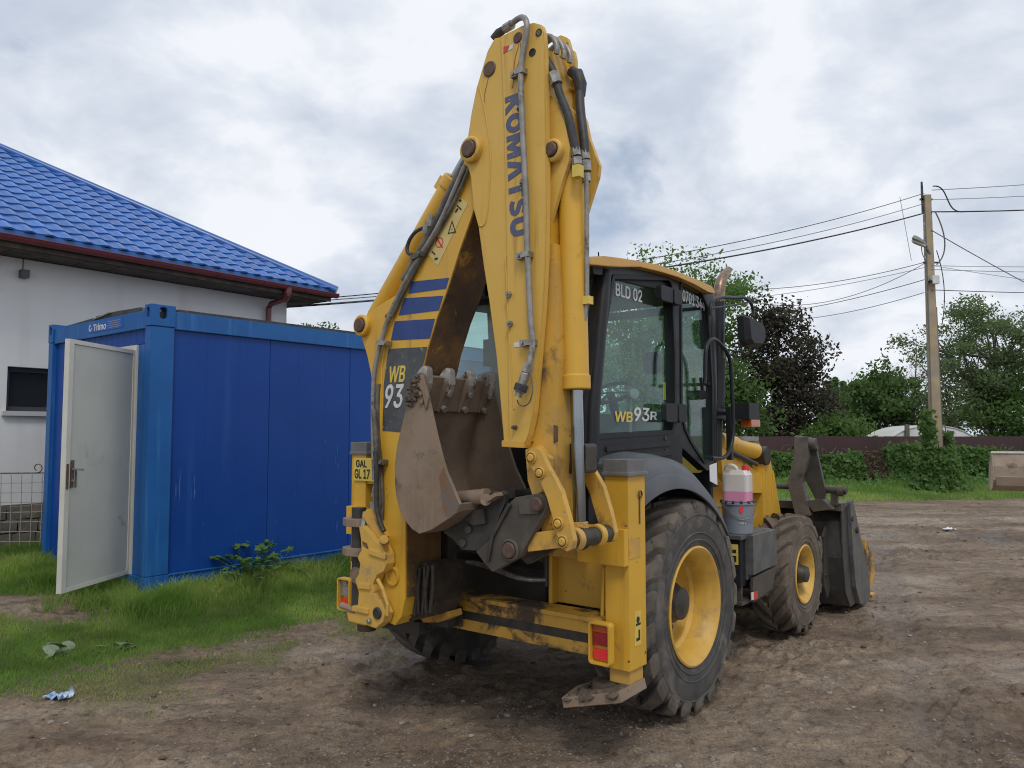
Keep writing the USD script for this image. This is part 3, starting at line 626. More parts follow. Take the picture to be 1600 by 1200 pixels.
# roof: pitch 30 degrees, hips at both ends of the front slope
PT = math.radians(30.0)
RZ = EZ + 0.185
def rp(xl, v, w=0.0):
    """Point on the front slope: xl along the eaves, v up the slope, w off it."""
    return np.array([xl, -OV - 0.05 + v * math.cos(PT) - w * math.sin(PT), RZ + v * math.sin(PT) + w * math.cos(PT)])
X1 = OV + 0.05
vmax = 4.9
hipx = lambda v: X1 - v * math.cos(PT)
deck = [rp(W0, 0), rp(X1, 0), rp(hipx(vmax), vmax), rp(W0, vmax)]
low = [p - [0, 0, 0.03] for p in deck]
end = [deck[1], deck[1] + [0, 9, 0], np.array([hipx(vmax), deck[1][1] + 9 - vmax * math.cos(PT), deck[2][2]]), deck[2]]
roof = part(house, 'roof', tm(deck + low + end, [[0, 1, 2], [0, 2, 3], [4, 6, 5], [4, 7, 6], [0, 4, 5], [0, 5, 1], [8, 9, 10], [8, 10, 11]]), 'roof_blue')
TW, TL = 0.232, 0.29
us = np.linspace(0, 1, 9)
def tile(x0, v0, clip):
    rows = []
    for vv, w in ((0.0, 0.006), (0.0, 0.030), (0.6, 0.022), (1.0, 0.006)):
        r = []
        for u in us:
            cst = 0.5 - 0.5 * math.cos(2 * math.pi * u)
            v = v0 + vv * (TL + 0.01) - (0.055 * cst if vv == 0 else 0.0)
            xq = min(x0 + u * TW, clip(v))
            r.append(rp(xq, v, w + 0.034 * cst ** 1.2))
        rows.append(r)
    V = np.array(rows).reshape(-1, 3)
    f = []
    for i in range(3):
        for j in range(8):
            q = i * 9 + j
            f += [[q, q + 1, q + 10], [q, q + 10, q + 9]]
    return tm(V, f)
far_tiles = []
count = 0
for row in range(17):
    v0 = 0.015 + row * TL
    if v0 > vmax: break
    off = 0
    col = 0
    while True:
        x1 = X1 - 0.03 - col * TW + off
        x0 = x1 - TW
        col += 1
        if x0 < W0: break
        if x0 > hipx(v0) - 0.05: continue
        t = tile(x0, v0, hipx)
        if x0 > -5.7 and count < 300:
            part(roof, 'roof_tile', t, 'roof_blue', smooth=40); count += 1
        else:
            far_tiles.append(t)
part(roof, 'far_roof_tiles', far_tiles, 'roof_blue', smooth=40, kind='stuff')
part(roof, 'hip_cap', tube([rp(X1 + 0.02, -0.05, 0.03), rp(hipx(vmax), vmax, 0.03)], 0.075, 10), 'roof_blue', smooth=60)
part(roof, 'eaves_trim', [bar(rp(W0, -0.02, -0.03), rp(X1, -0.02, -0.03), 0.02, 0.10)], 'roof_blue')

# wire mesh fence left of the container
fz = thing('wire_mesh_fence', 'rusty wire mesh fence panel with a curled top in front of the stone plinth', 'fence', (-6.9, 9.25, 0.30), 3.0)
for k in range(13):
    xx = 0.03 + k * 0.118
    part(fz, 'upright_wire', tube([(xx, 0.004 * (-1) ** k, 0.0), (xx + 0.006, 0, 0.5), (xx - 0.004, 0, 0.985)], 0.0045, 5), 'wire_grey')
for k in range(9):
    part(fz, 'cross_wire', tube([(-0.2, 0.009, 0.06 + 0.115 * k), (0.7, 0.012, 0.055 + 0.115 * k), (1.55, 0.009, 0.062 + 0.115 * k)], 0.0045 if k < 8 else 0.008, 5), 'wire_grey' if k < 8 else 'pin_rust')
part(fz, 'curl', tube([(1.27 + 0.05 * (1 - t / 12) * math.cos(t) , 0, 1.04 + 0.05 * (1 - t / 12) * math.sin(t)) for t in np.linspace(-1.6, 4.4, 20)], 0.006, 6), 'pin_rust')

# ------------------------------------------------------------------ container
con = thing('container_cabin', 'blue site container with its white door standing open on the left', 'container', CON, 90 - math.degrees(CAZ))
CL, CW, CHT = 6.06, 2.44, 2.79
fr = []
PWX, PWY = 0.235, 0.112
for (px0, py0) in ((0, 0), (CL - PWX, 0), (0, CW - PWY), (CL - PWX, CW - PWY)):
    part(con, 'corner_post', box((px0, py0, 0.17), (px0 + PWX, py0 + PWY, CHT - 0.215)), 'frame_blue')
def casting(px0, py0, z0, z1):
    b = box((px0 - 0.006, py0 - 0.006, z0), (px0 + PWX + 0.006, py0 + PWY + 0.006, z1))
    out = trimesh.boolean.difference([b, fixn(rndbox(px0 + PWX / 2, z0 + (z1 - z0) * 0.62, py0))], engine='manifold')
    return trimesh.boolean.difference([out, fixn(slot_x(py0 + PWY / 2, z0 + (z1 - z0) * 0.62, px0))], engine='manifold')
def rndbox(cx, cz, py0):
    return prof_y(affinity.translate(sbox(-0.012, -0.03, 0.012, 0.03).buffer(0.026), cx, cz), py0 - 0.1, py0 + PWY + 0.1)
def slot_x(cy, cz, px0):
    return prof_x(affinity.translate(sbox(-0.006, -0.03, 0.006, 0.03).buffer(0.022), cy, cz), px0 - 0.1, px0 + PWX + 0.1)
for (px0, py0) in ((0, 0), (CL - PWX, 0), (0, CW - PWY), (CL - PWX, CW - PWY)):
    part(con, 'corner_casting', casting(px0, py0, CHT - 0.21, CHT), 'frame_blue')
    part(con, 'corner_casting', box((px0 - 0.006, py0 - 0.006, 0.0), (px0 + PWX + 0.006, py0 + PWY + 0.006, 0.165)), 'frame_blue')
RZ0, RZ1 = CHT - 0.225, CHT - 0.05
for y0 in (0.012, CW - 0.112):
    part(con, 'top_rail', box((PWX + 0.004, y0, RZ0), (CL - PWX - 0.004, y0 + 0.10, RZ1)), 'frame_blue')
    part(con, 'bottom_rail', [box((PWX + 0.008, y0, 0.01), (CL - PWX - 0.008, y0 + 0.10, 0.155)), box((PWX + 0.008, y0 - 0.014, 0.155), (CL - PWX - 0.008, y0 + 0.10, 0.166))], 'frame_blue')
for x0 in (0.012, CL - 0.112):
    part(con, 'top_rail', box((x0, PWY + 0.004, RZ0), (x0 + 0.10, CW - PWY - 0.004, RZ1)), 'frame_blue')
    part(con, 'bottom_rail', box((x0, PWY + 0.008, 0.01), (x0 + 0.10, CW - PWY - 0.008, 0.155)), 'frame_blue')
part(con, 'roof', [box((0.05, 0.05, CHT - 0.12), (CL - 0.05, CW - 0.05, CHT - 0.06))], 'tarp_black')
part(con, 'roof_sheet', [prof_x([(0.25, CHT - 0.05), (1.3, CHT - 0.045), (1.32, CHT + 0.002), (0.9, CHT + 0.012), (0.3, CHT + 0.0)], 0.04, 2.2), prof_y([(0.3, CHT - 0.05), (5.6, CHT - 0.05), (5.6, CHT - 0.02), (2.4, CHT - 0.012), (0.3, CHT - 0.015)], 0.06, 0.5), prof_x([(1.35, CHT - 0.055), (2.1, CHT - 0.055), (2.1, CHT - 0.04), (1.35, CHT - 0.012)], 0.03, 0.9)], 'tarp_black')
part(con, 'roof_sheet_edge', prof_x([(0.95, CHT + 0.003), (1.34, CHT - 0.035), (1.34, CHT - 0.022), (0.95, CHT + 0.016)], 0.02, 0.06), 'pipe_grey')
part(con, 'floor', box((0.12, 0.12, 0.06), (CL - 0.12, CW - 0.12, 0.13)), 'dark_room')
# long wall: flat sheet-steel panels with shallow ribs and an open joint between
def ribbed(a0, a1, z0, z1, step=0.10, d=0.004):
    pts = [(a0, 0.0)]
    xx = a0 + step
    while xx < a1 - 0.04:
        pts += [(xx - 0.006, 0.0), (xx - 0.003, d), (xx + 0.003, d), (xx + 0.006, 0.0)]; xx += step
    return poly(pts + [(a1, 0.0), (a1, 0.05), (a0, 0.05)])
npan = 5
wxa, wxb = PWX + 0.004, CL - PWX - 0.004
for k in range(npan):
    a0, a1 = wxa + (wxb - wxa) * k / npan, wxa + (wxb - wxa) * (k + 1) / npan
    part(con, 'wall_panel', fixn(trimesh.Trimesh(*(lambda m: (m.vertices + [0, 0.040 + 0.002 * (k % 2), 0.166], m.faces))(extr(ribbed(a0 + 0.004, a1 - 0.004, 0, 0, 0.372, 0.003), RZ0 - 0.166)))), 'container_blue')
    part(con, 'wall_panel', box((a0, CW - 0.09, 0.166), (a1, CW - 0.04, RZ0)), 'container_blue')
rs = np.random.default_rng(19)
for (u_, z_, n_, ln_) in ((0.34, 1.05, 5, 0.30), (0.52, 0.95, 3, 0.28), (2.30, 1.25, 4, 0.25), (2.55, 1.3, 5, 0.3), (2.30, 0.55, 4, 0.22), (2.55, 0.55, 4, 0.22), (0.62, 0.55, 2, 0.07), (1.45, 0.42, 3, 0.10)):
    for k in range(n_):
        xs_, zs_ = u_ + rs.normal(0, 0.022), z_ + rs.normal(0, 0.08)
        ll = ln_ * rs.uniform(0.3, 0.7); ww = rs.uniform(0.002, 0.007)
        part(con, 'scratch', tm([(xs_ - ww, 0.0388, zs_), (xs_ + ww * 0.3, 0.0388, zs_ - ll / 2), (xs_ + ww, 0.0388, zs_ + ll * 0.1), (xs_, 0.0388, zs_ + ll / 2)], [[0, 1, 2], [0, 2, 3]]), 'scratch_pale')
part(con, 'wall_panel', box((CL - 0.09, PWY, 0.156), (CL - 0.04, CW - PWY, RZ0)), 'container_blue')
DY0, DY1, DZ0, DZ1 = 0.40, 1.385, 0.16, 2.36
def front_panel(y0, y1, z0, z1):
    return fixn(trimesh.Trimesh(*(lambda m: (np.column_stack([m.vertices[:, 1] + 0.045, m.vertices[:, 0], m.vertices[:, 2] + z0]), m.faces))(extr(ribbed(y0, y1, 0, 0, 0.135), z1 - z0))))
part(con, 'front_panel', front_panel(DY1 + 0.06, CW - PWY - 0.003, 0.156, RZ0), 'container_blue')
part(con, 'front_panel', front_panel(PWY + 0.003, DY1 + 0.058, DZ1 + 0.06, RZ0), 'container_blue')
part(con, 'front_panel', box((0.05, PWY + 0.003, 0.156), (0.09, DY0 - 0.056, DZ1 + 0.058)), 'frame_blue')
part(con, 'door_frame', [box((0.03, DY0 - 0.055, 0.157), (0.10, DY0, DZ1)), box((0.03, DY1, 0.157), (0.10, DY1 + 0.055, DZ1)), box((0.03, DY0 - 0.055, DZ1), (0.10, DY1 + 0.055, DZ1 + 0.055))], 'door_edge')
part(con, 'inner_partition', box((0.9, 0.12, 0.13), (0.95, CW - 0.12, RZ0)), 'dark_room')
# door leaf, swung out past square
hx0, hy0 = 0.02, DY0 - 0.01
ang = math.atan2(-0.534, -0.828)
du, dn = np.array([math.cos(ang), math.sin(ang), 0]), np.array([-math.sin(ang), math.cos(ang), 0])
def dp(u, w, z): return np.array([hx0, hy0, 0]) + du * u + dn * w + [0, 0, z]
def dbox(u0, u1, w0, w1, z0, z1): return hull([dp(u, w, z) for u in (u0, u1) for w in (w0, w1) for z in (z0, z1)])
DL = 0.98
door = part(con, 'door', dbox(0.035, DL - 0.06, -0.022, 0.018, DZ0 + 0.04, DZ1 - 0.04), 'door_white')
part(door, 'door_rim', [dbox(0.0, 0.034, -0.022, 0.026, DZ0, DZ1), dbox(DL - 0.059, DL, -0.022, 0.026, DZ0, DZ1), dbox(0.035, DL - 0.06, -0.022, 0.026, DZ0, DZ0 + 0.039), dbox(0.035, DL - 0.06, -0.022, 0.026, DZ1 - 0.039, DZ1)], 'door_edge')
for z in (DZ0 + 0.04, DZ0 + 0.30, 1.30, DZ1 - 0.62, DZ1 - 0.36):
    part(door, 'hinge', cyl(dp(-0.008, 0.03, z), dp(-0.008, 0.03, z + 0.12), 0.014, 10), 'door_edge')
for m_, nm, mt in ((dbox(DL - 0.105, DL - 0.065, 0.0265, 0.032, 1.06, 1.30), 'lock_plate', 'pin_rust'), (dbox(DL - 0.04, DL - 0.01, 0.0265, 0.030, 1.05, 1.27), 'lock_strip', 'pin_rust')):
    part(door, nm, m_, mt)
part(door, 'handle', [tube([dp(DL - 0.085, 0.03, 1.22), dp(DL - 0.085, 0.075, 1.22), dp(DL - 0.16, 0.078, 1.215)], 0.009, 8), cyl(dp(DL - 0.085, 0.03, 1.12), dp(DL - 0.085, 0.05, 1.12), 0.012, 10)], 'fitting')
part(door, 'latch_plate', dbox(DL - 0.155, DL - 0.135, 0.019, 0.024, 1.06, 1.21), 'panel_grey')
# maker's label on the front rail: dark blue strip, ring, word, small print
def on_front(y, z): return np.array([0.0095, y, z])
lab = part(con, 'label_plate', box((0.008, 0.62, CHT - 0.178), (0.0118, 1.42, CHT - 0.075)), 'label_blue')
part(lab, 'lettering', text_on('Trimo', (0.0078, 1.29, CHT - 0.165), (0, -1, 0), (0, 0, 1), 0.30, 0.075, 0.002), 'white_print')
part(lab, 'emblem', [prof_x(affinity.translate(Polygon([(math.cos(t) * 0.036, math.sin(t) * 0.036) for t in np.linspace(0, 2 * math.pi, 24)], [[(math.cos(t) * 0.022, math.sin(t) * 0.022) for t in np.linspace(0, 2 * math.pi, 18)]]), 1.365, CHT - 0.126).difference(sbox(1.33, CHT - 0.128, 1.36, CHT - 0.06)), 0.0055, 0.0078)], 'white_print')
for k in range(4):
    part(lab, 'small_print', box((0.0062, 0.68, CHT - 0.096 - 0.021 * k), (0.0078, 0.96 - 0.03 * (k % 2), CHT - 0.090 - 0.021 * k)), 'wire_grey')

# ------------------------------------------------------------------ the machine
BH = thing('backhoe_loader', 'muddy yellow backhoe loader with its digging arm folded upright at the rear', 'backhoe loader', ORG, 90 - math.degrees(AZ))
def M3(px, py, x): return mx(px, py, x)

# --- wheels
def tyre_profile(Rr, rim, w):
    h = Rr - rim
    return [(rim - 0.01, -w * 0.40), (rim + 0.03, -w * 0.455), (rim + 0.22 * h, -w * 0.475), (rim + 0.5 * h, -w * 0.50), (rim + 0.74 * h, -w * 0.475), (rim + 0.81 * h, -w * 0.44), (rim + 0.835 * h, -w * 0.36), (rim + 0.85 * h, -w * 0.16),
            (rim + 0.85 * h, w * 0.16), (rim + 0.835 * h, w * 0.36), (rim + 0.81 * h, w * 0.44), (rim + 0.74 * h, w * 0.475), (rim + 0.5 * h, w * 0.50), (rim + 0.22 * h, w * 0.475), (rim + 0.03, w * 0.455), (rim - 0.01, w * 0.40)]
def lugs(c, Rr, rim, w, n, width, sweep, rng):
    """Angled tread bars from the crown over the shoulder."""
    h = Rr - rim
    out = []
    for sgn in (-1, 1):
        for i in range(n):
            p0 = 2 * math.pi * (i + (0.5 if sgn > 0 else 0)) / n
            sec = []
            for s_, yy, r0, r1, kk in ((0, 0.01, 0.84, 1.0, 1.0), (0.35, 0.17, 0.84, 1.0, 1.0), (0.7, 0.34, 0.82, 0.985, 1.12), (0.95, 0.455, 0.80, 0.945, 1.2), (1.05, 0.485, 0.72, 0.86, 1.1), (1.08, 0.492, 0.66, 0.76, 0.9)):
                ph = p0 - sweep * min(s_, 1.0)
                wd_ = width * kk
                ra, rb = rim + r0 * h, rim + r1 * h
                for r_, hw in ((ra, wd_ * 0.5), (rb, wd_ * 0.40)):
                    for e in (-1, 1):
                        q = ph + e * hw / Rr
                        jj = rng.uniform(-0.004, 0.004)
                        sec.append([c[0] + (r_ + jj) * math.cos(q), c[1] + sgn * yy * w, c[2] + (r_ + jj) * math.sin(q)])
            V = np.array(sec); f = []
            for k in range(5):
                o = 4 * k
                a, b, d, e = o, o + 1, o + 2, o + 3          # low-left, low-right, high-left, high-right
                f += [[d, e, e + 4], [d, e + 4, d + 4], [a, d, d + 4], [a, d + 4, a + 4], [b, b + 4, e + 4], [b, e + 4, e]]
            f += [[0, 1, 3], [0, 3, 2], [20, 23, 21], [20, 22, 23]]
            out.append(tm(V, f))
    return cat(out)
def wheel(name_label, c, Rr, rim, w, nl, lw, sweep, tyre_mat, lug_mat, dish, sgn, hub_r, muddy=False):
    """sgn: -1 for the right-hand side of the machine, whose face looks to -y."""
    wh = sub(BH, 'wheel', name_label)
    rg_ = np.random.default_rng(int(abs(c[0]) * 100) + nl)
    t = part(wh, 'tyre', lathe(tyre_profile(Rr, rim, w), c, (0, 1, 0), 72), tyre_mat, smooth=50)
    part(wh, 'tread', lugs(c, Rr, rim, w, nl, lw, sweep, rg_), lug_mat)
    part(wh, 'bead_ring', [lathe([(rim + f_ * (Rr - rim), w * y_), (rim + f_ * (Rr - rim) + 0.006, w * y_ + 0.006), (rim + f_ * (Rr - rim) + 0.014, w * y_)], c, (0, sgn, 0), 72) for f_, y_ in ((0.16, 0.470), (0.66, 0.483), (0.30, 0.483))], tyre_mat, smooth=50)
    yo = w * 0.455
    o = np.array(c)
    part(wh, 'rim', lathe([(rim - 0.012, yo - 0.05), (rim + 0.016, yo - 0.012), (rim + 0.020, yo + 0.004), (rim + 0.008, yo + 0.010), (rim - 0.010, yo - 0.002), (rim - 0.030, yo - 0.045), (rim - 0.052, yo - 0.075), (rim - 0.055, yo - 0.15), (rim - 0.075, yo - 0.17), (rim - 0.08, yo - dish + 0.03), (rim - 0.10, yo - dish), (hub_r * 1.35, yo - dish + 0.01), (hub_r * 1.2, yo - dish + 0.035), (0.01, yo - dish + 0.035)], o, (0, sgn, 0), 56), 'rim_yellow', smooth=35)
    part(wh, 'rim', lathe([(rim + 0.016, -yo), (rim - 0.03, -yo + 0.03), (rim - 0.07, -yo + 0.12), (0.02, -yo + 0.14)], o, (0, sgn, 0), 40), 'dark_steel', smooth=35)
    part(wh, 'hub', lathe([(hub_r, yo - dish + 0.03), (hub_r, yo - dish + 0.09), (hub_r * 0.82, yo - dish + 0.12), (hub_r * 0.78, yo - dish + 0.15), (hub_r * 0.3, yo - dish + 0.165), (0.001, yo - dish + 0.165)], o, (0, sgn, 0), 28), 'dark_steel', smooth=35)
    for i in range(8):
        q = 2 * math.pi * i / 8 + 0.2
        b0 = o + np.array([hub_r * 1.32 * math.cos(q), sgn * (yo - dish + 0.02), hub_r * 1.32 * math.sin(q)])
        part(wh, 'wheel_nut', cyl(b0, b0 + [0, sgn * 0.04, 0], 0.017, 6), 'pin_rust')
    for i in range(3):
        q = 2 * math.pi * i / 3 + 1.85
        b0 = o + np.array([(rim - 0.115) * math.cos(q), sgn * (yo - dish + 0.03), (rim - 0.115) * math.sin(q)])
        part(wh, 'rim_lug', bar(b0 - [0, sgn * 0.04, 0], b0 + [0, sgn * 0.02, 0], 0.06, 0.05), 'rim_yellow')
    return wh
RW, FW = 0.425, 0.33
for sgn in (-1, 1):
    wheel('big rear wheel with yellow rim' , (-0.015, sgn * (1.12 - RW / 2), 0.675), 0.668, 0.35, RW, 21, 0.125, 0.36, 'rubber', 'rubber_lug', 0.24, sgn, 0.125)
    wheel('smaller mud-caked front wheel', (2.27, sgn * (1.06 - FW / 2), 0.545), 0.505, 0.232, FW, 16, 0.088, 0.42, 'rubber_mud', 'rubber_mud', 0.13, sgn, 0.085)

# --- chassis
part(BH, 'chassis', [box((-0.62, -0.38, 0.55), (3.0, 0.38, 0.95)), box((-0.3, -0.65, 0.55), (0.2, 0.65, 0.82)), box((2.05, -0.6, 0.42), (2.38, 0.6, 0.66)), box((-0.62, -0.44, 0.9), (0.8, 0.44, 1.2))], 'dark_steel')

# --- rear frame with the slide rail and the stabiliser columns
CX, CXF, CY = -0.95, -0.765, 1.157
pc = lambda px, py: mx(px, py, CX)
for sgn, nm in ((-1, 'right'), (1, 'left')):
    y0, y1 = (-CY, -1.012) if sgn < 0 else (0.915, 1.062)
    zt = 1.53 if sgn < 0 else 1.61
    col = part(BH, 'stabiliser_column', box((CX, y0, 0.50), (CXF, y1, zt)), 'yellow', 'square yellow stabiliser column with a grey cap')
    part(col, 'cap', [prof_z(rnd(sbox(CX - 0.010, y0 - 0.010, CXF + 0.010, y1 + 0.010), 0.012), zt + 0.0005, zt + 0.078), prof_z(rnd(sbox(CX - 0.016, y0 - 0.016, CXF + 0.016, y1 + 0.016), 0.012), zt - 0.009, zt + 0.01)], 'cap_grey')
    part(col, 'inner_leg', box((CX + 0.02, y0 + 0.012, 0.425), (CXF - 0.02, y1 - 0.012, 0.4995)), 'yellow_worn')
    part(col, 'foot_collar', [cyl((CX + 0.09, (y0 + y1) / 2, 0.375), (CX + 0.09, (y0 + y1) / 2, 0.43), 0.066, 18)], 'pin_rust')
    part(col, 'stop_block', box((CX + 0.01, sgn * (min(abs(y0), abs(y1)) - 0.07), 1.40), (CX + 0.06, sgn * (min(abs(y0), abs(y1)) - 0.0005), 1.475)), 'yellow')
    part(col, 'side_bracket', [box((CX - 0.045, sgn * 0.86, 1.05), (CX - 0.0005, max(y0, y1, key=abs), 1.242))], 'yellow')
    if sgn < 0:
        part(col, 'hook', [lathe([(0.017, -0.005), (0.023, 0), (0.017, 0.005)], (-0.83, -CY - 0.008, 1.42), (0, 1, 0), 16), box((-0.836, -CY - 0.004, 1.26), (-0.824, -CY - 0.0005, 1.40))], 'pin_rust')
        lb = part(col, 'warning_label', box((CX + 0.055, -CY - 0.002, 0.62), (CX + 0.125, -CY - 0.0005, 0.80)), 'decal_yellow')
        part(lb, 'label_marks', [box((CX + 0.07, -CY - 0.0035, 0.645), (CX + 0.11, -CY - 0.002, 0.66)), box((CX + 0.094, -CY - 0.0035, 0.66), (CX + 0.11, -CY - 0.002, 0.70)), cyl((CX + 0.09, -CY - 0.0035, 0.755), (CX + 0.09, -CY - 0.002, 0.755), 0.018, 8), box((CX + 0.068, -CY - 0.0035, 0.725), (CX + 0.118, -CY - 0.002, 0.737))], 'black_print')
        part(col, 'rust_patch', box((CX + 0.002, -CY - 0.001, 1.08), (CXF - 0.06, -CY - 0.0003, 1.19)), 'yellow_worn')
# lower leg pads (the right one hangs askew)
def pad(c, tilt, sgn):
    P_ = poly([(-0.20, -0.17), (0.10, -0.20), (0.22, -0.10), (0.22, 0.12), (0.08, 0.20), (-0.20, 0.16)])
    m = prof_z(P_, -0.012, 0.022)
    rim_ = prof_z(P_.difference(P_.buffer(-0.022)), 0.0215, 0.04)
    T = trimesh.transformations.rotation_matrix(tilt, [1, 0, 0]) @ trimesh.transformations.rotation_matrix(0.15, [0, 0, 1])
    for q in (m, rim_):
        q.apply_transform(T); q.apply_translation(c)
    pd = part(BH, 'stabiliser_pad', [m, rim_], 'bucket_steel', 'flat steel stabiliser foot caked with mud')
    rgp = np.random.default_rng(5)
    P2 = np.column_stack([rgp.uniform(-0.19, 0.18, 160), rgp.uniform(-0.15, 0.15, 160), np.full(160, 0.026)])
    q = scatter(ico, P2, rgp.uniform(0.010, 0.034, 160), rgp, 0.6); q.apply_transform(T); q.apply_translation(c)
    part(pd, 'mud', q, 'mud_lump')
    part(pd, 'pad_socket', cyl(np.array(c) + [0.0, 0, 0.02], np.array(c) + [0, 0, 0.07], 0.07, 18), 'mud_lump')
    return pd
pad((-0.92, -0.99, 0.35), -0.24, -1)
pad((-0.80, 0.90, 0.50), 0.0, 1)
beam = part(BH, 'lower_slide_rail', [box((CX - 0.05, -1.0115, 0.56), (CX + 0.09, 0.9445, 0.74))], 'yellow_beam')
part(beam, 'rail_groove', box((CX - 0.0525, -1.0, 0.625), (CX - 0.0503, 0.93, 0.675)), 'grease')
part(beam, 'rail_lip', [box((CX - 0.068, -1.0, 0.742), (CX + 0.10, 0.93, 0.765))], 'yellow_beam')
ub = part(BH, 'upper_slide_rail', [box((CX - 0.03, -0.8595, 1.06), (CX + 0.09, 0.8595, 1.23))], 'yellow_beam')
part(BH, 'rear_plate', [box((-0.80, -1.0, 0.7655), (-0.78, -0.58, 1.12)), box((-0.86, -0.60, 0.7655), (-0.8005, -0.575, 1.15))], 'yellow', 'yellow back plate of the rear frame')
part(BH, 'rear_plate', [box((-0.80, 0.55, 0.7655), (-0.78, 0.93, 1.12))], 'yellow')
part(BH, 'side_bar', tube([(-0.925, -0.975, 0.72), (-0.925, -0.99, 1.02), (-0.90, -0.985, 1.05)], 0.012, 8), 'yellow')
# lamp clusters
for sgn in (-1, 1):
    o = np.array([CX, -1.03 if sgn < 0 else 1.02, 0.66])
    lc = part(BH, 'lamp_housing', prof_x(rnd(sbox(o[1] - 0.066, 0.535, o[1] + 0.066, 0.755), 0.02).difference(rnd(sbox(o[1] - 0.054, 0.547, o[1] + 0.054, 0.743), 0.012)), CX - 0.10, CX - 0.0505), 'yellow', 'rear lamp housing')
    part(lc, 'back_panel', box((CX - 0.060, o[1] - 0.0535, 0.5475), (CX - 0.0505, o[1] + 0.0535, 0.7425)), 'yellow')
    part(lc, 'amber_lamp', box((CX - 0.080, o[1] - 0.050, 0.700), (CX - 0.0605, o[1] + 0.050, 0.738)), 'amber_lens' if sgn < 0 else 'pipe_grey')
    part(lc, 'red_lamp', box((CX - 0.080, o[1] - 0.050, 0.632), (CX - 0.0605, o[1] + 0.050, 0.6975)), 'red_lens' if sgn < 0 else 'pipe_grey')
    part(lc, 'reflector', box((CX - 0.080, o[1] - 0.048, 0.562), (CX - 0.0605, o[1] + 0.046, 0.610)), 'reflector_red')
# number plate on the left column
pa, pb = mx(553, 715, CX - 0.012) + [0, -0.03, 0], mx(600, 752, CX - 0.012)
npl = part(BH, 'number_plate', box((CX - 0.012, pa[1] + 0.03, pb[2] - 0.005), (CX - 0.0005, pa[1] - 0.31, pa[2])), 'decal_yellow', 'yellow number plate')
part(npl, 'lettering', [text_on('GAL', (CX - 0.0125, pa[1] + 0.005, pa[2] - 0.065), (0, -1, 0), (0, 0, 1), 0.11, 0.05), text_on('GL 17', (CX - 0.0125, pa[1] + 0.018, pb[2] + 0.01), (0, -1, 0), (0, 0, 1), 0.155, 0.066)], 'black_print')

# --- kingpost carriage behind the boom foot
part(BH, 'carriage', [box((-1.10, 0.0, 0.58), (CX - 0.0705, 0.62, 1.28)), box((-1.16, 0.18, 0.52), (-1.1005, 0.62, 0.60)), box((-1.16, 0.18, 1.22), (-1.1005, 0.62, 1.30))], 'dark_steel')
for z_ in (0.64, 1.20):
    part(BH, 'carriage_clamp', [box((-1.02, -0.05, z_ - 0.06), (CX - 0.0705, -0.001, z_ + 0.06))], 'dark_steel')

# --- boom
XB0, XB1 = -1.46, -1.17
B = lambda pts: PX(XB0, pts)
boom_out = B([(737, 215), (722, 262), (700, 315), (672, 372), (645, 420), (618, 462), (598, 474), (584, 483), (572, 494), (563, 508), (566, 530), (574, 556), (580, 585), (584, 640), (587, 700), (592, 760), (597, 805), (590, 870), (587, 930), (597, 968),
              (617, 977), (627, 964), (633, 936), (634, 812), (634, 700), (646, 620), (660, 580), (667, 548), (682, 498), (697, 458), (718, 391), (741, 326), (756, 280), (752, 225)])
boom = part(BH, 'boom', prof_x(boom_out, XB0, XB1), 'yellow', 'yellow boom with blue stripes and dark model panel')
inner = [(634, 934), (634.2, 812), (634.2, 700), (646.2, 620), (660.2, 580), (667.2, 548), (682.2, 498), (697.2, 458), (718.2, 391), (741.2, 326)]
ip = [mx(a, b, XB0)[1:] for a, b in inner]
strips = []
for (a, b) in zip(ip[:-1], ip[1:]):
    d = (b - a) / np.linalg.norm(b - a); nn = np.array([d[1], -d[0]])
    if nn[0] > 0: nn = -nn
    strips.append(prof_x([a - d * 0.001, b + d * 0.001, b + nn * 0.004, a + nn * 0.004], XB0 + 0.008, XB1 - 0.004))
part(boom, 'inner_face', strips, 'rusty_plate', 'rusty brown underside of the boom')
part(boom, 'edge_weld', [tube([np.r_[XB0 - 0.001, p] for p in [mx(a, b, XB0)[1:] for a, b in ((712, 300), (690, 345), (655, 410), (622, 470), (605, 520), (597, 575), (595, 640), (595, 700), (597, 760))]], 0.008, 6)], 'yellow')
for pts in ([(644, 440), (702, 434), (697, 451), (638, 459)], [(632, 466), (693, 462), (686, 485), (623, 493)], [(617, 502), (680, 498), (672, 529), (611, 532)]):
    part(boom, 'blue_stripe', prof_x(rnd(PX(XB0, pts), 0.004), XB0 - 0.002, XB0 - 0.0004), 'decal_blue')
mp = part(boom, 'model_panel', prof_x(rnd(PX(XB0, [(607, 545), (668, 542), (657, 590), (640, 620), (634, 676), (598, 673), (600, 600)]), 0.005), XB0 - 0.002, XB0 - 0.0004), 'decal_grey')
def bt(s, px, py, run, cap, mat, shear=0.16, x=XB0, nm='lettering', par=None):
    p = mx(px, py, x)
    part(par or mp, nm, text_on(s, (x - 0.0021, p[1], p[2]), (0, -1, 0), (0, 0, 1), run, cap, 0.002, True, shear), mat)
bt('WB', 607, 598, 0.135, 0.095, 'decal_yellow')
bt('93', 600, 638, 0.15, 0.14, 'white_print')
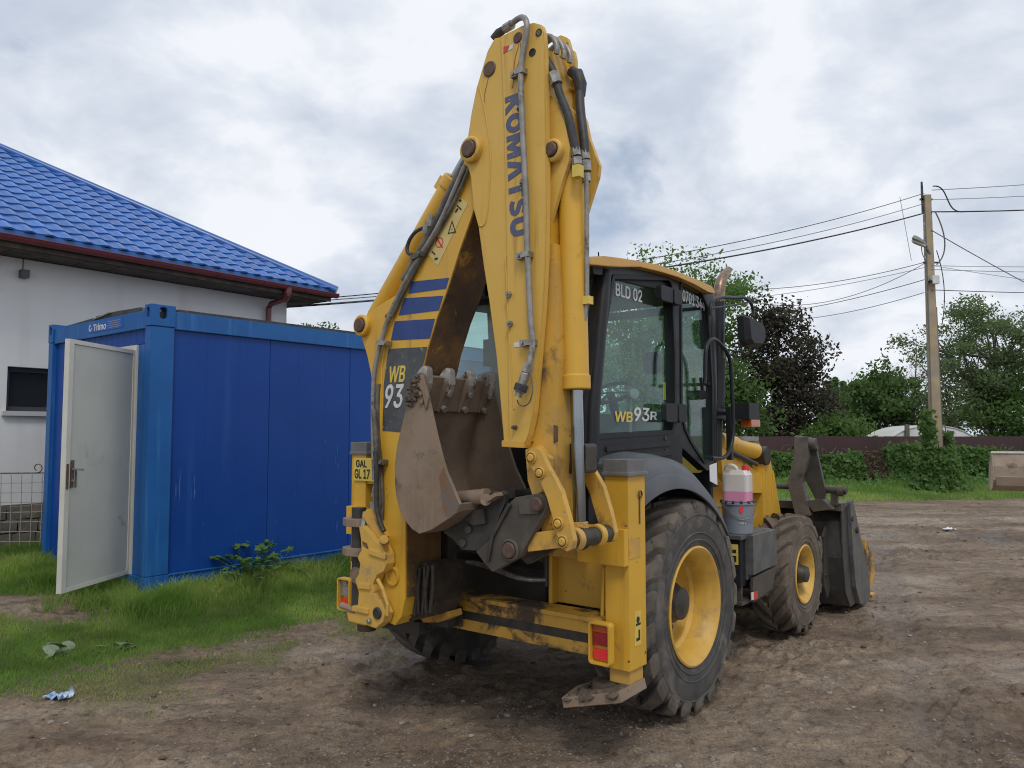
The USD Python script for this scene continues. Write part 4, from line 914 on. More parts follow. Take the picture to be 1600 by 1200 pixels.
# warning decal strip
wpd = part(boom, 'warning_strip', prof_x(PX(XB0, [(714, 305), (731, 318), (684, 416), (669, 397)]), XB0 - 0.0022, XB0 - 0.0004), 'decal_cream')
def ring_x(px, py, r, w, x, n=20):
    c = mx(px, py, x)[1:]
    return prof_x(affinity.translate(Polygon([(math.cos(t) * r, math.sin(t) * r) for t in np.linspace(0, 2 * np.pi, n)], [[(math.cos(t) * (r - w), math.sin(t) * (r - w)) for t in np.linspace(0, 2 * np.pi, n)]]), *c), x - 0.0035, x - 0.0022)
part(wpd, 'red_symbol', [ring_x(687, 379, 0.03, 0.006, XB0), prof_x(PX(XB0, [(681, 371), (683, 370), (693, 387), (691, 388)]), XB0 - 0.0035, XB0 - 0.0022)], 'red_print')
tri = PX(XB0, [(707, 344), (700, 366), (713, 363)])
part(wpd, 'black_symbol', [prof_x(tri.difference(tri.buffer(-0.006)), XB0 - 0.0035, XB0 - 0.0022), prof_x(tri.buffer(-0.018), XB0 - 0.0035, XB0 - 0.0022)] +
     [prof_x(PX(XB0, q), XB0 - 0.0035, XB0 - 0.0022) for q in ([(711, 331), (715, 325), (717, 327), (713, 333)], [(715, 320), (722, 327), (721, 329), (714, 322)], [(717, 313), (720, 311), (722, 314), (719, 316)], [(676, 392), (681, 397), (680, 399), (675, 394)], [(679, 404), (684, 402), (685, 405), (680, 407)])], 'black_print')
def pin(par, px, py, x, r, out, mat='pin_rust', boss=None, bmat='yellow'):
    c = mx(px, py, x); c[0] = x
    if boss:
        part(par, 'pin_boss', lathe([(boss, 0.0), (boss, -out * 0.55), (boss - 0.008, -out * 0.7), (r + 0.004, -out * 0.7), (r + 0.004, 0)], c, (1, 0, 0), 24), bmat, smooth=35)
    part(par, 'pin', lathe([(0.001, -out), (r - 0.006, -out), (r, -out + 0.006), (r, 0)], c, (1, 0, 0), 20), mat, smooth=35)
pin(boom, 569, 509, XB0, 0.042, 0.05, boss=0.066)
c = mx(614, 900, XB0)
part(boom, 'round_recess', lathe([(0.055, 0.0), (0.055, -0.012), (0.042, -0.012), (0.042, -0.002), (0.001, -0.002)], (XB0, c[1], c[2]), (1, 0, 0), 24), 'yellow', smooth=30)
# dark channel under the boom foot and its hoses
part(BH, 'boom_foot_casting', [prof_x(PX(-1.30, [(640, 890), (676, 876), (690, 892), (690, 940), (678, 962), (652, 968), (640, 950)]), -1.36, -1.12)], 'grease')
hz_ = []
for k in range(6):
    a = mx(644 + k * 6.5, 890 - k * 1.5, -1.375); b = mx(642 + k * 6, 962 - k, -1.375)
    hz_.append(tube([a, (a + b) / 2 + [0.0, 0.012 * (-1) ** k, 0.0], b], 0.011, 8))
for k, q in enumerate(hz_):
    part(BH, 'hose', q, 'grease')
part(BH, 'boom_foot_shoe', [prof_x(PX(-1.25, [(645, 965), (690, 958), (692, 968), (676, 975), (652, 975)]), -1.20, -1.08)], 'yellow_worn')

# --- dipper cylinder on top of the boom
def ram(par_label, base, eye, Lb, rb, rr_, mat='yellow'):
    base, eye = np.asarray(base, float), np.asarray(eye, float)
    d = (eye - base) / np.linalg.norm(eye - base)
    e = base + d * Lb
    b = part(BH, 'cylinder', [tube([base, base + d * 0.03, e], [rb * 0.9, rb, rb], 24), tube([e - d * 0.075, e - d * 0.07, e - d * 0.005, e], [rb, rb * 1.10, rb * 1.10, rb * 0.9], 24)], mat, par_label, smooth=40)
    part(b, 'rod', cyl(e, eye, rr_, 20), 'chrome', smooth=40)
    return b, d, e
xm = (XB0 + XB1) / 2
a, b = mx(574, 509, xm), mx(733, 228, xm)
dc_b, dd, de = ram('boom-top dipper cylinder', mx(585, 500, -1.33), mx(745, 218, -1.33), 1.02, 0.060, 0.030)
part(dc_b, 'port_block', [bar(de - dd * 0.10 + [0, 0.06, 0.03], de - dd * 0.02 + [0, 0.06, 0.03], 0.05, 0.05)], 'yellow')
# hydraulic pipes on the boom face
def pipe(par, pts, x, r, mat, name='hydraulic_pipe', n=10, sm=40):
    return part(par, name, tube([mx(p[0], p[1], x if len(p) < 3 else p[2]) for p in pts], r, n, smooth_pts=sm), mat, smooth=50)
pipe(boom, [(727, 258), (700, 320), (678, 365), (650, 410), (622, 462), (604, 505), (594, 540), (586, 575), (583, 620), (583, 680), (585, 750)], -1.485, 0.0135, 'pipe_grey')
pipe(boom, [(722, 262), (694, 318), (668, 370), (645, 412), (630, 438)], -1.475, 0.020, 'pipe_dark')
pipe(boom, [(733, 262), (708, 318), (684, 362), (660, 402), (634, 450), (612, 495)], -1.48, 0.010, 'pipe_dark')
pipe(boom, [(584, 640), (588, 690), (590, 740), (592, 790)], -1.50, 0.017, 'pipe_dark')
pipe(boom, [(592, 600), (590, 660), (594, 720), (597, 770), (596, 812)], -1.475, 0.013, 'pipe_dark')
pipe(boom, [(586, 705), (588, 760), (590, 800), (600, 830)], -1.52, 0.015, 'hose')
for (px, py, dx, dy) in ((650, 403, 8, -6), (597, 535, 7, 2), (590, 722, 8, 0)):
    c = mx(px, py, -1.487); c2 = mx(px + dx, py + dy, -1.487)
    part(boom, 'pipe_clamp', [bar(c + [0, 0.022, 0], c2 + [0, -0.02, 0], 0.05, 0.028), cyl(c2 + [-0.035, -0.008, 0], c2 + [0.0, -0.008, 0], 0.013, 6)], 'pipe_dark' if py > 700 or py < 420 else 'fitting')
for (px, py) in ((674, 345), (667, 357), (587, 768), (589, 778)):
    c = mx(px, py, -1.487); 
    part(boom, 'pipe_joint', tube([c + [0, -0.010, 0.03], c + [0, 0.010, -0.03]], 0.022, 8), 'fitting')
lp_ = [mx(a, b, -1.44) for a, b in ((664, 356), (650, 362), (640, 375), (636, 390), (644, 398))]
part(boom, 'hose_loop', tube(lp_, 0.011, 8, smooth_pts=20), 'hose', smooth=50)

# --- transport hook casting beside the boom foot
XH = -1.50
hook_o = PX(XH, [(568, 822), (574, 821), (584, 832), (594, 846), (603, 850), (610, 866), (611, 880), (606, 892), (596, 897), (590, 911), (592, 925), (602, 942), (609, 957), (605, 971), (594, 980), (580, 975), (552, 969), (548, 953), (566, 945), (568, 925), (562, 905), (568, 895), (570, 880), (566, 870), (572, 858), (571, 840)])
hook_o = hook_o.difference(affinity.scale(PX(XH, [(573, 845), (580, 848), (583, 856), (577, 858), (573, 853)]), 1, 1)).difference(PX(XH, [(594, 913), (598, 925), (597, 938), (591, 925)]))
hk = part(BH, 'transport_hook', prof_x(hook_o, XH - 0.035, XH + 0.03), 'hook_yellow', 'cast yellow transport lock hook')
pin(hk, 590, 958, XH - 0.035, 0.034, 0.012, 'grease')
pin(hk, 578, 970, XH - 0.035, 0.016, 0.02, 'fitting')
for m_ in (tube([mx(a, b, XH - 0.04) for a, b in ((590, 905), (598, 920), (606, 945), (605, 962))], 0.012, 6), bar(mx(562, 915, XH - 0.03), mx(580, 917, XH - 0.03), 0.03, 0.03), bar(mx(553, 950, XH - 0.03), mx(578, 955, XH - 0.03), 0.03, 0.03), bar(mx(577, 862, XH - 0.04), mx(603, 870, XH - 0.04), 0.012, 0.03)):
    part(hk, 'rib', m_, 'hook_yellow')
part(hk, 'release_lever', [tube([mx(a, b, XH - 0.03) for a, b in ((534, 946), (545, 950), (555, 956))], [0.022, 0.02, 0.012], 8)], 'bucket_steel')
part(hk, 'lever_boss', cyl(mx(600, 843, XH - 0.06), mx(600, 843, XH + 0.04), 0.026, 14), 'yellow_worn')
part(hk, 'lever_arm', bar(mx(574, 800, XH + 0.02), mx(600, 843, XH + 0.02), 0.045, 0.06), 'yellow_worn')
# swivel ears of the kingpost
for zc in (1.215, 1.04):
    pe = poly([(-1.10, 0.28), (-1.42, 0.30), (-1.50, 0.36), (-1.52, 0.44), (-1.48, 0.52), (-1.40, 0.55), (-1.10, 0.60)])
    ear = part(BH, 'kingpost_ear', prof_z(rnd(pe.difference(affinity.translate(sbox(-.001, -.001, .001, .001).buffer(0.045), -1.42, 0.44)), 0.02), zc - 0.022, zc + 0.022), 'bucket_steel')
part(BH, 'kingpost_pin', cyl((-1.42, 0.44, 0.98), (-1.42, 0.44, 1.30), 0.044, 20), 'dark_steel')
part(BH, 'kingpost_bracket', [box((-1.36, 0.30, 1.24), (-1.12, 0.42, 1.30)), tube([(-1.47, 0.33, 1.28), (-1.51, 0.30, 1.20), (-1.50, 0.27, 1.08), (-1.48, 0.24, 1.0)], 0.014, 8), box((-1.44, 0.20, 1.24), (-1.36, 0.32, 1.34))], 'pipe_grey')
part(BH, 'kingpost_body', [prof_x(rnd(sbox(0.16, 0.62, 0.50, 1.0), 0.03), -1.42, -1.165)], 'dark_steel')
part(BH, 'lock_cylinder', [cyl((-1.46, 0.42, 0.90), (-1.40, 0.42, 0.90), 0.05, 16), cyl((-1.47, 0.42, 0.90), (-1.46, 0.42, 0.90), 0.025, 10)], 'bucket_steel')

# --- dipper
XD0, XD1 = -1.50, -1.20
D = lambda pts, x=XD0: PX(x, pts)
full = D([(784, 58), (818, 41), (836, 36), (846, 39), (850, 50), (852, 82), (854, 179), (855, 300), (854, 396), (850, 479), (842, 575), (836, 642), (829, 678), (822, 697), (788, 695), (780, 600), (776, 556), (765, 473), (756, 415), (748, 355), (740, 326), (736, 278), (730, 256), (728, 234), (732, 209), (737, 176), (745, 137), (754, 107), (762, 80), (773, 60)])
dip = part(BH, 'dipper_arm', prof_x(full, XD0, XD0 + 0.030), 'yellow_faded', 'upright dipper arm with blue lettering')
part(dip, 'raised_plate', prof_x(D([(784, 59), (818, 42), (836, 37), (846, 40), (849, 50), (851, 82), (853, 179), (854, 300), (853, 396), (849, 479), (841, 575), (835, 642), (828, 677), (821, 696), (798, 695), (796, 560), (794, 380), (790, 200), (786, 90)]), XD0 - 0.012, XD0 - 0.0003), 'yellow_faded')
part(dip, 'back_plate', prof_x(rnd(D([(790, 66), (836, 52), (843, 42), (849, 46), (852, 60), (852, 90), (853, 130), (868, 160), (874, 190), (890, 234), (888, 253), (877, 289), (866, 325), (858, 396), (850, 479), (800, 600), (765, 473), (740, 326), (729, 234), (754, 107)]), 0.012), XD1 - 0.026, XD1), 'yellow_faded')
part(dip, 'web', prof_x(D([(790, 72), (843, 68), (850, 130), (851, 300), (850, 396), (846, 479), (838, 575), (826, 690), (800, 690), (778, 560), (756, 415), (745, 330), (734, 240), (760, 110)]), XD0 + 0.031, XD1 - 0.027), 'yellow')
# ears that carry the bucket cylinder
ears = rnd(PX(-1.44, [(852, 140), (872, 160), (884, 195), (891, 232), (889, 254), (878, 289), (866, 330), (853, 380), (845, 300)]), 0.012)
for x0, x1 in ((-1.445, -1.418), (-1.285, -1.258)):
    part(dip, 'cylinder_ear', prof_x(ears, x0, x1), 'yellow_faded')
pin(dip, 868, 237, -1.445, 0.036, 0.055, boss=0.058, bmat='yellow_faded')
pin(dip, 739, 235, XD0, 0.046, 0.05, boss=0.070, bmat='yellow_faded')
pin(dip, 765, 108, XD0, 0.043, 0.008)
pin(dip, 809, 59, XD0 - 0.012, 0.030, 0.006)
for (px, py, r) in ((842, 51, 0.020), (832, 82, 0.021)):
    c = mx(px, py, XD0 - 0.012); c[0] = XD0 - 0.012
    part(dip, 'bolt_hole', lathe([(r, 0), (r, -0.003), (r - 0.005, -0.003), (r - 0.006, -0.0005), (0.001, -0.0005)], c, (1, 0, 0), 18), 'grease')
part(dip, 'top_bolt', cyl(mx(842, 51, XD0 - 0.02), mx(842, 51, XD0 + 0.05), 0.013, 10), 'fitting')
# weld bead and rust run
part(dip, 'weld_bead', tube([mx(a, b, XD0 - 0.0005) for a, b in ((749, 136), (757, 170), (763, 205), (766, 235), (766, 265), (764, 300), (761, 335), (756, 352), (749, 353))], 0.0055, 6, smooth_pts=40), 'yellow_faded')
part(dip, 'rust_run', [tube([mx(a, b, XD0 - 0.0005) for a, b in pts], 0.0022, 5, smooth_pts=14) for pts in (((763, 120), (760, 135), (757, 150), (758, 160)), ((749, 136), (756, 165), (763, 200), (765.5, 230)))], 'rust_stain')
part(dip, 'rust_run', [tube([mx(a, b, XD0 - 0.0125) for a, b in pts], 0.0022, 5, smooth_pts=14) for pts in (((811, 66), (808, 80), (804, 95), (803, 115), (800, 138)), ((813, 66), (812, 90), (806, 110)))], 'rust_stain')
part(dip, 'groove', [tube([mx(a, b, XD0 - 0.012) for a, b in ((790, 400), (793, 480), (799, 570), (803, 640))], 0.005, 6)], 'yellow_faded')
xr = XD0 - 0.0122
ka, kb = mx(789, 153, xr), mx(798, 372, xr)
down = kb - ka
from shapely.geometry import LineString
from shapely import union_all
def strokes(lines, w, clip=None):
    g = union_all([LineString(l).buffer(w / 2, cap_style='flat', join_style='mitre', mitre_limit=2.5) for l in lines])
    return g.intersection(clip) if clip is not None else g
SW = 0.30
el = [(0.5 + 0.35 * math.cos(t), 0.5 + 0.35 * math.sin(t)) for t in np.linspace(0, 2 * np.pi, 25)]
gl = {'K': (0.92, strokes([[(0.15, 0), (0.15, 1)]], SW).union(strokes([[(0.2, 0.42), (0.82, 1.1)], [(0.34, 0.62), (0.86, -0.1)]], 0.29, sbox(0, 0, 1.1, 1)))),
      'O': (1.0, Polygon([(0.5 + 0.5 * math.cos(t), 0.5 + 0.5 * math.sin(t)) for t in np.linspace(0, 2 * np.pi, 28)], [[(0.5 + 0.21 * math.cos(t), 0.5 + 0.23 * math.sin(t)) for t in np.linspace(0, 2 * np.pi, 22)]])),
      'M': (1.22, strokes([[(0.15, 0), (0.15, 1)], [(1.07, 0), (1.07, 1)]], 0.29).union(strokes([[(0.16, 1.1), (0.61, 0.14), (1.06, 1.1)]], 0.26, sbox(0, 0.0, 1.3, 1)))),
      'A': (1.06, poly([(0, 0), (0.36, 1), (0.70, 1), (1.06, 0), (0.73, 0), (0.53, 0.62), (0.33, 0)])),
      'T': (0.88, strokes([[(0.0, 0.86), (0.88, 0.86)]], 0.28).union(strokes([[(0.44, 0.0), (0.44, 0.9)]], SW))),
      'S': (0.86, strokes([[(0.76, 0.80), (0.60, 0.87), (0.40, 0.88), (0.22, 0.83), (0.16, 0.72), (0.22, 0.61), (0.43, 0.53), (0.63, 0.45), (0.70, 0.32), (0.62, 0.18), (0.42, 0.125), (0.22, 0.14), (0.06, 0.22)]], 0.25, sbox(0, 0, 0.86, 1))),
      'U': (0.96, strokes([[(0.15, 1), (0.15, 0.42), (0.20, 0.25), (0.33, 0.16), (0.48, 0.14), (0.63, 0.16), (0.76, 0.25), (0.81, 0.42), (0.81, 1)]], 0.29))}
tot = sum(gl[c_][0] for c_ in 'KOMATSU') + 6 * 0.09
un = np.linalg.norm(down) / tot
e1 = down / np.linalg.norm(down); e2 = np.array([0, -1.0, 0]); e2 = e2 - e1 * (e1 @ e2); e2 /= np.linalg.norm(e2)
adv = 0.0
for c_ in 'KOMATSU':
    m_ = extr(gl[c_][1], 1.0); v_ = m_.vertices
    m_.vertices = ka + e1 * ((v_[:, :1] + adv) * un) + e2 * (v_[:, 1:2] * 0.112) + np.array([-0.002, 0, 0]) * v_[:, 2:]
    part(dip, 'lettering', fixn(m_), 'letter_blue')
    adv += gl[c_][0] + 0.09
part(dip, 'red_white_mark', prof_x(D([(787, 73), (796, 71), (793, 80), (787, 84)], xr), xr - 0.002, xr), 'red_print')
part(dip, 'red_white_mark', prof_x(D([(797, 71), (803, 68), (801, 76), (794, 80)], xr), xr - 0.002, xr), 'white_print')
part(dip, 'red_white_mark', prof_x(D([(812, 534), (818, 534), (814, 542)], xr), xr - 0.002, xr), 'red_print')
part(dip, 'red_white_mark', prof_x(D([(803, 536), (811, 534), (813, 542), (803, 542)], xr), xr - 0.002, xr), 'white_print')
for (px, py) in ((796, 460), (798, 506), (806, 668), (812, 171), (817, 287)):
    c = mx(px, py, xr)
    part(dip, 'bolt', [cyl(c, c + [-0.018, 0, 0], 0.017 if 400 < py < 600 else 0.012, 6), cyl(c + [-0.018, 0, 0], c + [-0.03, 0, 0], 0.008, 8)], 'pin_rust' if py > 600 else 'fitting')
# hydraulic pipe along the plate, the bend at the top and the quick coupling at its foot
pipe(dip, [(776, 54, -1.46), (786, 46, -1.47), (799, 37, -1.49), (810, 29, -1.51), (819, 28, -1.53), (823, 36, -1.54), (821, 60, -1.54), (817, 82, -1.54), (814, 110, -1.54), (815, 160, -1.54), (818, 230, -1.54), (822, 310, -1.54), (824, 390, -1.54), (827, 450, -1.54), (830, 510, -1.54), (832, 535, -1.54), (830, 555, -1.55), (826, 570, -1.56)], -1.54, 0.0155, 'pipe_grey', sm=90)
part(dip, 'hose', tube([mx(772, 62, -1.47), mx(780, 51, -1.47), mx(789, 45, -1.47)], [0.026, 0.024, 0.02], 10), 'hose', smooth=50)
part(dip, 'hose_ferrule', tube([mx(789, 45, -1.47), mx(800, 38, -1.49)], 0.024, 8), 'fitting')
for (px, py) in ((814, 112), (823, 398), (829, 535)):
    c = mx(px, py, -1.535)
    part(dip, 'pipe_clamp', [box(c + [-0.022, -0.026, -0.014], c + [0.022, 0.026, 0.014]), box(c + [-0.006, 0.026, -0.016], c + [0.022, 0.065, 0.016]), cyl(c + [-0.016, 0.048, 0], c + [-0.006, 0.048, 0], 0.010, 6)], 'fitting')
qa, qb = mx(826, 570, -1.56), mx(812, 612, -1.58)
d_ = qb - qa
part(dip, 'quick_coupling', [tube([qa, qa + d_ * 0.28], 0.027, 6), tube([qa + d_ * 0.28, qa + d_ * 0.34, qa + d_ * 0.7, qa + d_ * 0.72], [0.02, 0.024, 0.024, 0.018], 16), tube([qa + d_ * 0.7, qa + d_ * 0.74, qa + d_ * 1.0, qa + d_ * 1.04], [0.022, 0.031, 0.031, 0.02], 16), tube([qa + d_ * 1.03, qa + d_ * 1.2], 0.018, 8)], 'fitting')
part(dip, 'coupling_ring', tube([qa + d_ * t for t in (0.72, 0.80, 0.90, 0.98)], [0.033, 0.034, 0.034, 0.033], 16), 'hose')
part(dip, 'dust_cap_cord', tube([mx(a, b, -1.57) for a, b in ((829, 585), (832, 600), (831, 618), (824, 632), (815, 634), (808, 625))], 0.0035, 5, smooth_pts=24), 'pipe_dark')
# foot lip
part(dip, 'foot_lip', [prof_x(D([(787, 688), (822, 690), (821, 700), (787, 698)]), XD0 - 0.016, XD0 + 0.05)], 'yellow_worn')
# inner (lower) arm down to the bucket pivot
lo = PX(-1.455, [(806, 380), (866, 380), (872, 480), (874, 560), (870, 640), (868, 720), (862, 800), (850, 850), (835, 770), (826, 705), (820, 640)])
la = part(BH, 'inner_arm', prof_x(lo, -1.455, -1.225), 'yellow_worn', 'scuffed lower arm sliding out of the dipper')
part(la, 'wear_pad', [prof_x(PX(-1.456, [(866, 664), (872, 666), (872, 690), (866, 692)]), -1.462, -1.4555)], 'pin_rust')
part(la, 'oil_hole', [prof_x(affinity.scale(PX(-1.456, [(868, 700), (888, 700), (888, 735), (868, 735)]).buffer(0.02), 1, 1), -1.33, -1.2245)], 'grease')
tip = rnd(PX(-1.49, [(822, 702), (842, 696), (860, 716), (858, 745), (848, 768), (834, 776), (826, 752)]), 0.01)
for x0, x1 in ((-1.497, -1.456), (-1.224, -1.19)):
    part(la, 'pivot_plate', prof_x(tip, x0, x1), 'yellow_worn')

# --- bucket cylinder
XC_ = -1.35
bc, bd, be = ram('long bucket cylinder beside the dipper', mx(892, 262, XC_), mx(906, 828, XC_), 1.14, 0.066, 0.032, 'yellow')
part(bc, 'base_boss', cyl(mx(884, 246, -1.416), mx(884, 246, -1.286), 0.06, 20), 'yellow', smooth=40)
part(bc, 'rod_eye', [cyl(mx(907, 842, -1.40), mx(907, 842, -1.30), 0.055, 20)], 'grease', smooth=40)
part(bc, 'rod_eye_neck', tube([mx(906, 815, XC_), mx(907, 842, XC_)], [0.040, 0.05], 14), 'yellow_worn')
pp = mx(903, 268, -1.43)
part(bc, 'port', [box(pp - [0.022, 0.02, 0.03], pp + [0.022, 0.02, 0.03])], 'decal_yellow')
part(bc, 'hard_pipe', tube([mx(a, b, -1.35) for a, b in ((916, 275), (917, 330), (917, 420), (917, 470), (913, 500))], 0.012, 8), 'pipe_grey', smooth=50)
part(bc, 'pipe_clamp', [box(mx(913, 470, -1.35) + [-0.02, -0.04, -0.02], mx(913, 470, -1.35) + [0.02, 0.03, 0.02])], 'decal_yellow')
# hoses with sleeves and crimped fittings
def hose(pts, r, fit):
    h = part(BH, 'hydraulic_hose', tube([mx(*p) for p in pts], r, 12, smooth_pts=40), 'hose', smooth=50)
    for (p, q, rr2) in fit:
        part(h, 'fitting', tube([mx(*p), mx(*q)], rr2, 8), 'fitting')
hose([(853, 92, -1.44), (860, 104, -1.45), (868, 122, -1.45), (874, 145, -1.45), (886, 175, -1.44), (894, 205, -1.43), (900, 236, -1.42)], 0.022, [((864, 116, -1.455), (870, 132, -1.455), 0.032), ((899, 232, -1.42), (901, 244, -1.42), 0.024), ((901, 247, -1.42), (902, 258, -1.42), 0.027), ((902, 258, -1.42), (902, 270, -1.42), 0.020)])
hose([(893, 110, -1.26), (903, 120, -1.26), (906, 150, -1.28), (909, 190, -1.32), (914, 240, -1.34)], 0.024, [((913, 236, -1.34), (915, 250, -1.34), 0.026), ((915, 252, -1.34), (916, 268, -1.34), 0.028), ((916, 272, -1.34), (917, 284, -1.34), 0.022)])
part(BH, 'hose_sleeve', tube([mx(a, b, -1.27) for a, b in ((890, 112), (902, 116), (907, 132), (907, 150))], [0.02, 0.034, 0.034, 0.026], 12), 'hose', smooth=50)
part(BH, 'hose_bracket', [bar(mx(893, 141, -1.24), mx(912, 134, -1.26), 0.03, 0.012)], 'yellow_faded')
# top: back ear, hose loops
tl = rnd(PX(-1.215, [(862, 130), (862, 80), (868, 62), (878, 56), (888, 60), (892, 74), (893, 110), (888, 130)]), 0.01)
tl = tl.difference(affinity.translate(sbox(-.001, -.001, .001, .001).buffer(0.016), *mx(886, 73, -1.215)[1:]))
part(dip, 'rear_ear', prof_x(tl, -1.226, -1.198), 'yellow_faded')
for k, (x0_, h_) in enumerate(((-1.44, 0.05), (-1.38, 0.06), (-1.32, 0.055))):
    c = mx(846, 52, XD0); c = np.array([x0_, c[1] + 0.02, c[2] - 0.05])
    part(dip, 'hose_bend', tube([c + [0, 0.10, -0.02], c + [0, 0.07, h_ * .7], c + [0, 0.0, h_ + 0.015], c + [0, -0.055, h_ * 0.6], c + [0, -0.07, -0.05]], 0.015, 8, smooth_pts=20), 'pipe_grey', smooth=50)

# --- bucket linkage
LX = -1.545
link = rnd(PX(LX, [(822, 715), (827, 703), (836, 699), (845, 704), (855, 728), (876, 766), (888, 808), (896, 845), (894, 858), (886, 862), (876, 856), (866, 819), (855, 779), (841, 746), (826, 726)]), 0.008)
lk = part(BH, 'link_arm', prof_x(link, LX, LX + 0.035), 'yellow_worn', 'curved yellow bucket link')
for (px, py) in ((831, 715), (844, 739), (873, 818), (880, 846)):
    pin(lk, px, py, LX, 0.020, 0.018, 'yellow_worn', boss=0.030, bmat='yellow_worn')
part(BH, 'link_arm', prof_x(link, -1.165, -1.13), 'yellow_worn', 'curved yellow bucket link on the far side')
ce = mx(882, 846, LX)
part(BH, 'link_pin', cyl([LX + 0.036, ce[1] + 0.0, ce[2]], [-1.1655, ce[1], ce[2]], 0.045, 20), 'grease', smooth=40)
for x0_ in (-1.46, -1.26):
    part(BH, 'link_spacer', cyl([x0_ - 0.02, ce[1], ce[2]], [x0_ + 0.02, ce[1], ce[2]], 0.056, 20), 'yellow_worn', smooth=40)
tb = rnd(PX(-1.50, [(826, 833), (870, 828), (888, 832), (890, 852), (876, 856), (826, 862)]), 0.004)
part(BH, 'push_link', prof_x(tb, -1.508, -1.20), 'yellow_worn', 'yellow push link')

# --- coupler and bucket
def plates(par, name, pts, x, xs, mat, r=0.006):
    P_ = rnd(PX(x, pts), r)
    for x0, x1 in xs:
        part(par, name, prof_x(P_, x0, x1), mat)
cp = sub(BH, 'quick_coupler', 'dark steel quick coupler between arm and bucket')
plates(cp, 'side_plate', [(806, 777), (841, 771), (852, 776), (855, 788), (850, 804), (836, 828), (812, 870), (770, 894), (757, 880), (744, 862), (762, 846), (773, 828), (797, 785)], -1.53, ((-1.53, -1.49), (-1.24, -1.20)), 'muddy_steel')
part(cp, 'pad_plate', prof_x(rnd(PX(-1.53, [(812, 782), (840, 776), (850, 782), (851, 794), (842, 803), (814, 803)]), 0.008), -1.545, -1.5305), 'muddy_steel')
part(cp, 'cross_block', prof_x(PX(-1.50, [(800, 790), (830, 790), (830, 830), (800, 868), (775, 880), (765, 858), (785, 828)]), -1.489, -1.241), 'dark_steel')
part(cp, 'rib', bar(mx(797, 788, -1.535), mx(770, 838, -1.535), 0.02, 0.02), 'dark_steel')
part(cp, 'rib', bar(mx(770, 838, -1.535), mx(763, 876, -1.535), 0.02, 0.02), 'dark_steel')
pin(cp, 840, 788, -1.545, 0.034, 0.02, 'pin_rust')
pin(cp, 799, 859, -1.53, 0.040, 0.03, 'pin_rust', boss=0.056, bmat='muddy_steel')
bk = part(BH, 'bucket', [], 'bucket_steel') if False else sub(BH, 'digging_bucket', 'worn brown digging bucket with four teeth')
XK0, XK1 = -1.65, -1.05
prof_out = [(649, 590), (640, 618), (630, 656), (621, 695), (617, 725), (617, 752), (619, 774), (624, 795), (632, 812), (644, 827), (655, 834), (674, 828), (694, 815), (713, 802), (718, 788)]
open_edge = [(710, 769), (703, 752), (696, 736), (688, 708), (682, 684), (671, 634), (665, 607), (657, 584)]
side_p = PX(XK0, prof_out + open_edge)
part(bk, 'side_plate', prof_x(side_p, XK0, XK0 + 0.02), 'bucket_steel', 'near side plate scoured grey with an orange rust patch')
part(bk, 'side_plate', prof_x(side_p, XK1 - 0.02, XK1), 'bucket_inside')
ol = np.array([mx(a, b, XK0)[1:] for a, b in prof_out])
from scipy.interpolate import splprep, splev
tck, _ = splprep(ol.T, s=1e-5); ol = np.array(splev(np.linspace(0, 1, 40), tck)).T
dl = np.gradient(ol, axis=0); dl /= np.linalg.norm(dl, axis=1, keepdims=True)
nl_ = np.column_stack([-dl[:, 1], dl[:, 0]])
cen = ol.mean(0)
if ((cen - ol) * nl_).sum() < 0: nl_ = -nl_
il = ol + nl_ * 0.018
part(bk, 'shell', prof_x(Polygon(np.vstack([ol, il[::-1]])), XK0 + 0.0205, XK1 - 0.0205), 'bucket_inside', smooth=30)
part(bk, 'rust_patch', prof_x(PX(XK0, [(694, 728), (698, 738), (704, 752), (711, 771), (719, 788), (713, 802), (700, 808), (692, 794), (690, 770), (686, 745)]).intersection(side_p.buffer(-0.002)), XK0 - 0.0012, XK0 - 0.0004), 'rust_patch')
# cutting lip inside the mouth
l0, l1 = ol[0], ol[6]
ld = (l0 - ol[4]) / np.linalg.norm(l0 - ol[4]); ln = np.array([-ld[1], ld[0]]); ln = ln if ln @ (cen - l0) > 0 else -ln
part(bk, 'lip', prof_x([l0 + ld * 0.02 - ln * 0.002, l0 - ld * 0.17 - ln * 0.002 + ln * 0.02, l0 - ld * 0.17 + ln * 0.046, l0 + ld * 0.02 + ln * 0.032], XK0 + 0.0205, XK1 - 0.0205), 'bucket_inside')
def tooth(xc, wd_=0.052):
    c = l0 + ln * 0.015
    def sec(t, h0, h1, w): return [[xc + s * w / 2, *(c + ld * t + ln * q)] for s in (-1, 1) for q in (h0, h1)]
    body = hull(sec(-0.17, 0.030, 0.044, wd_ * 0.8) + sec(-0.04, 0.028, 0.056, wd_ * 1.1) + sec(0.0, -0.03, 0.054, wd_ * 1.1))
    tp = hull(sec(-0.045, 0.03, 0.066, wd_ * 0.9) + sec(0.0, -0.03, 0.064, wd_ * 0.95) + sec(0.035, -0.02, 0.05, wd_ * 0.92) + sec(0.066, -0.006, 0.036, wd_ * 0.85) + sec(0.078, 0.004, 0.026, wd_ * 0.65))
    tt = part(bk, 'tooth', tp, 'tooth_steel')
    part(tt, 'adapter', body, 'bucket_inside')
    for q in (-0.07, 0.0):
        o = np.array([xc, *(c + ld * (q * 1.3 - 0.055) + ln * 0.045)])
        part(tt, 'bolt', cyl(o, o + np.r_[0, ln * 0.026], 0.018, 8), 'tooth_steel')
for xc in (-1.615, -1.435, -1.26, -1.085):
    tooth(xc)
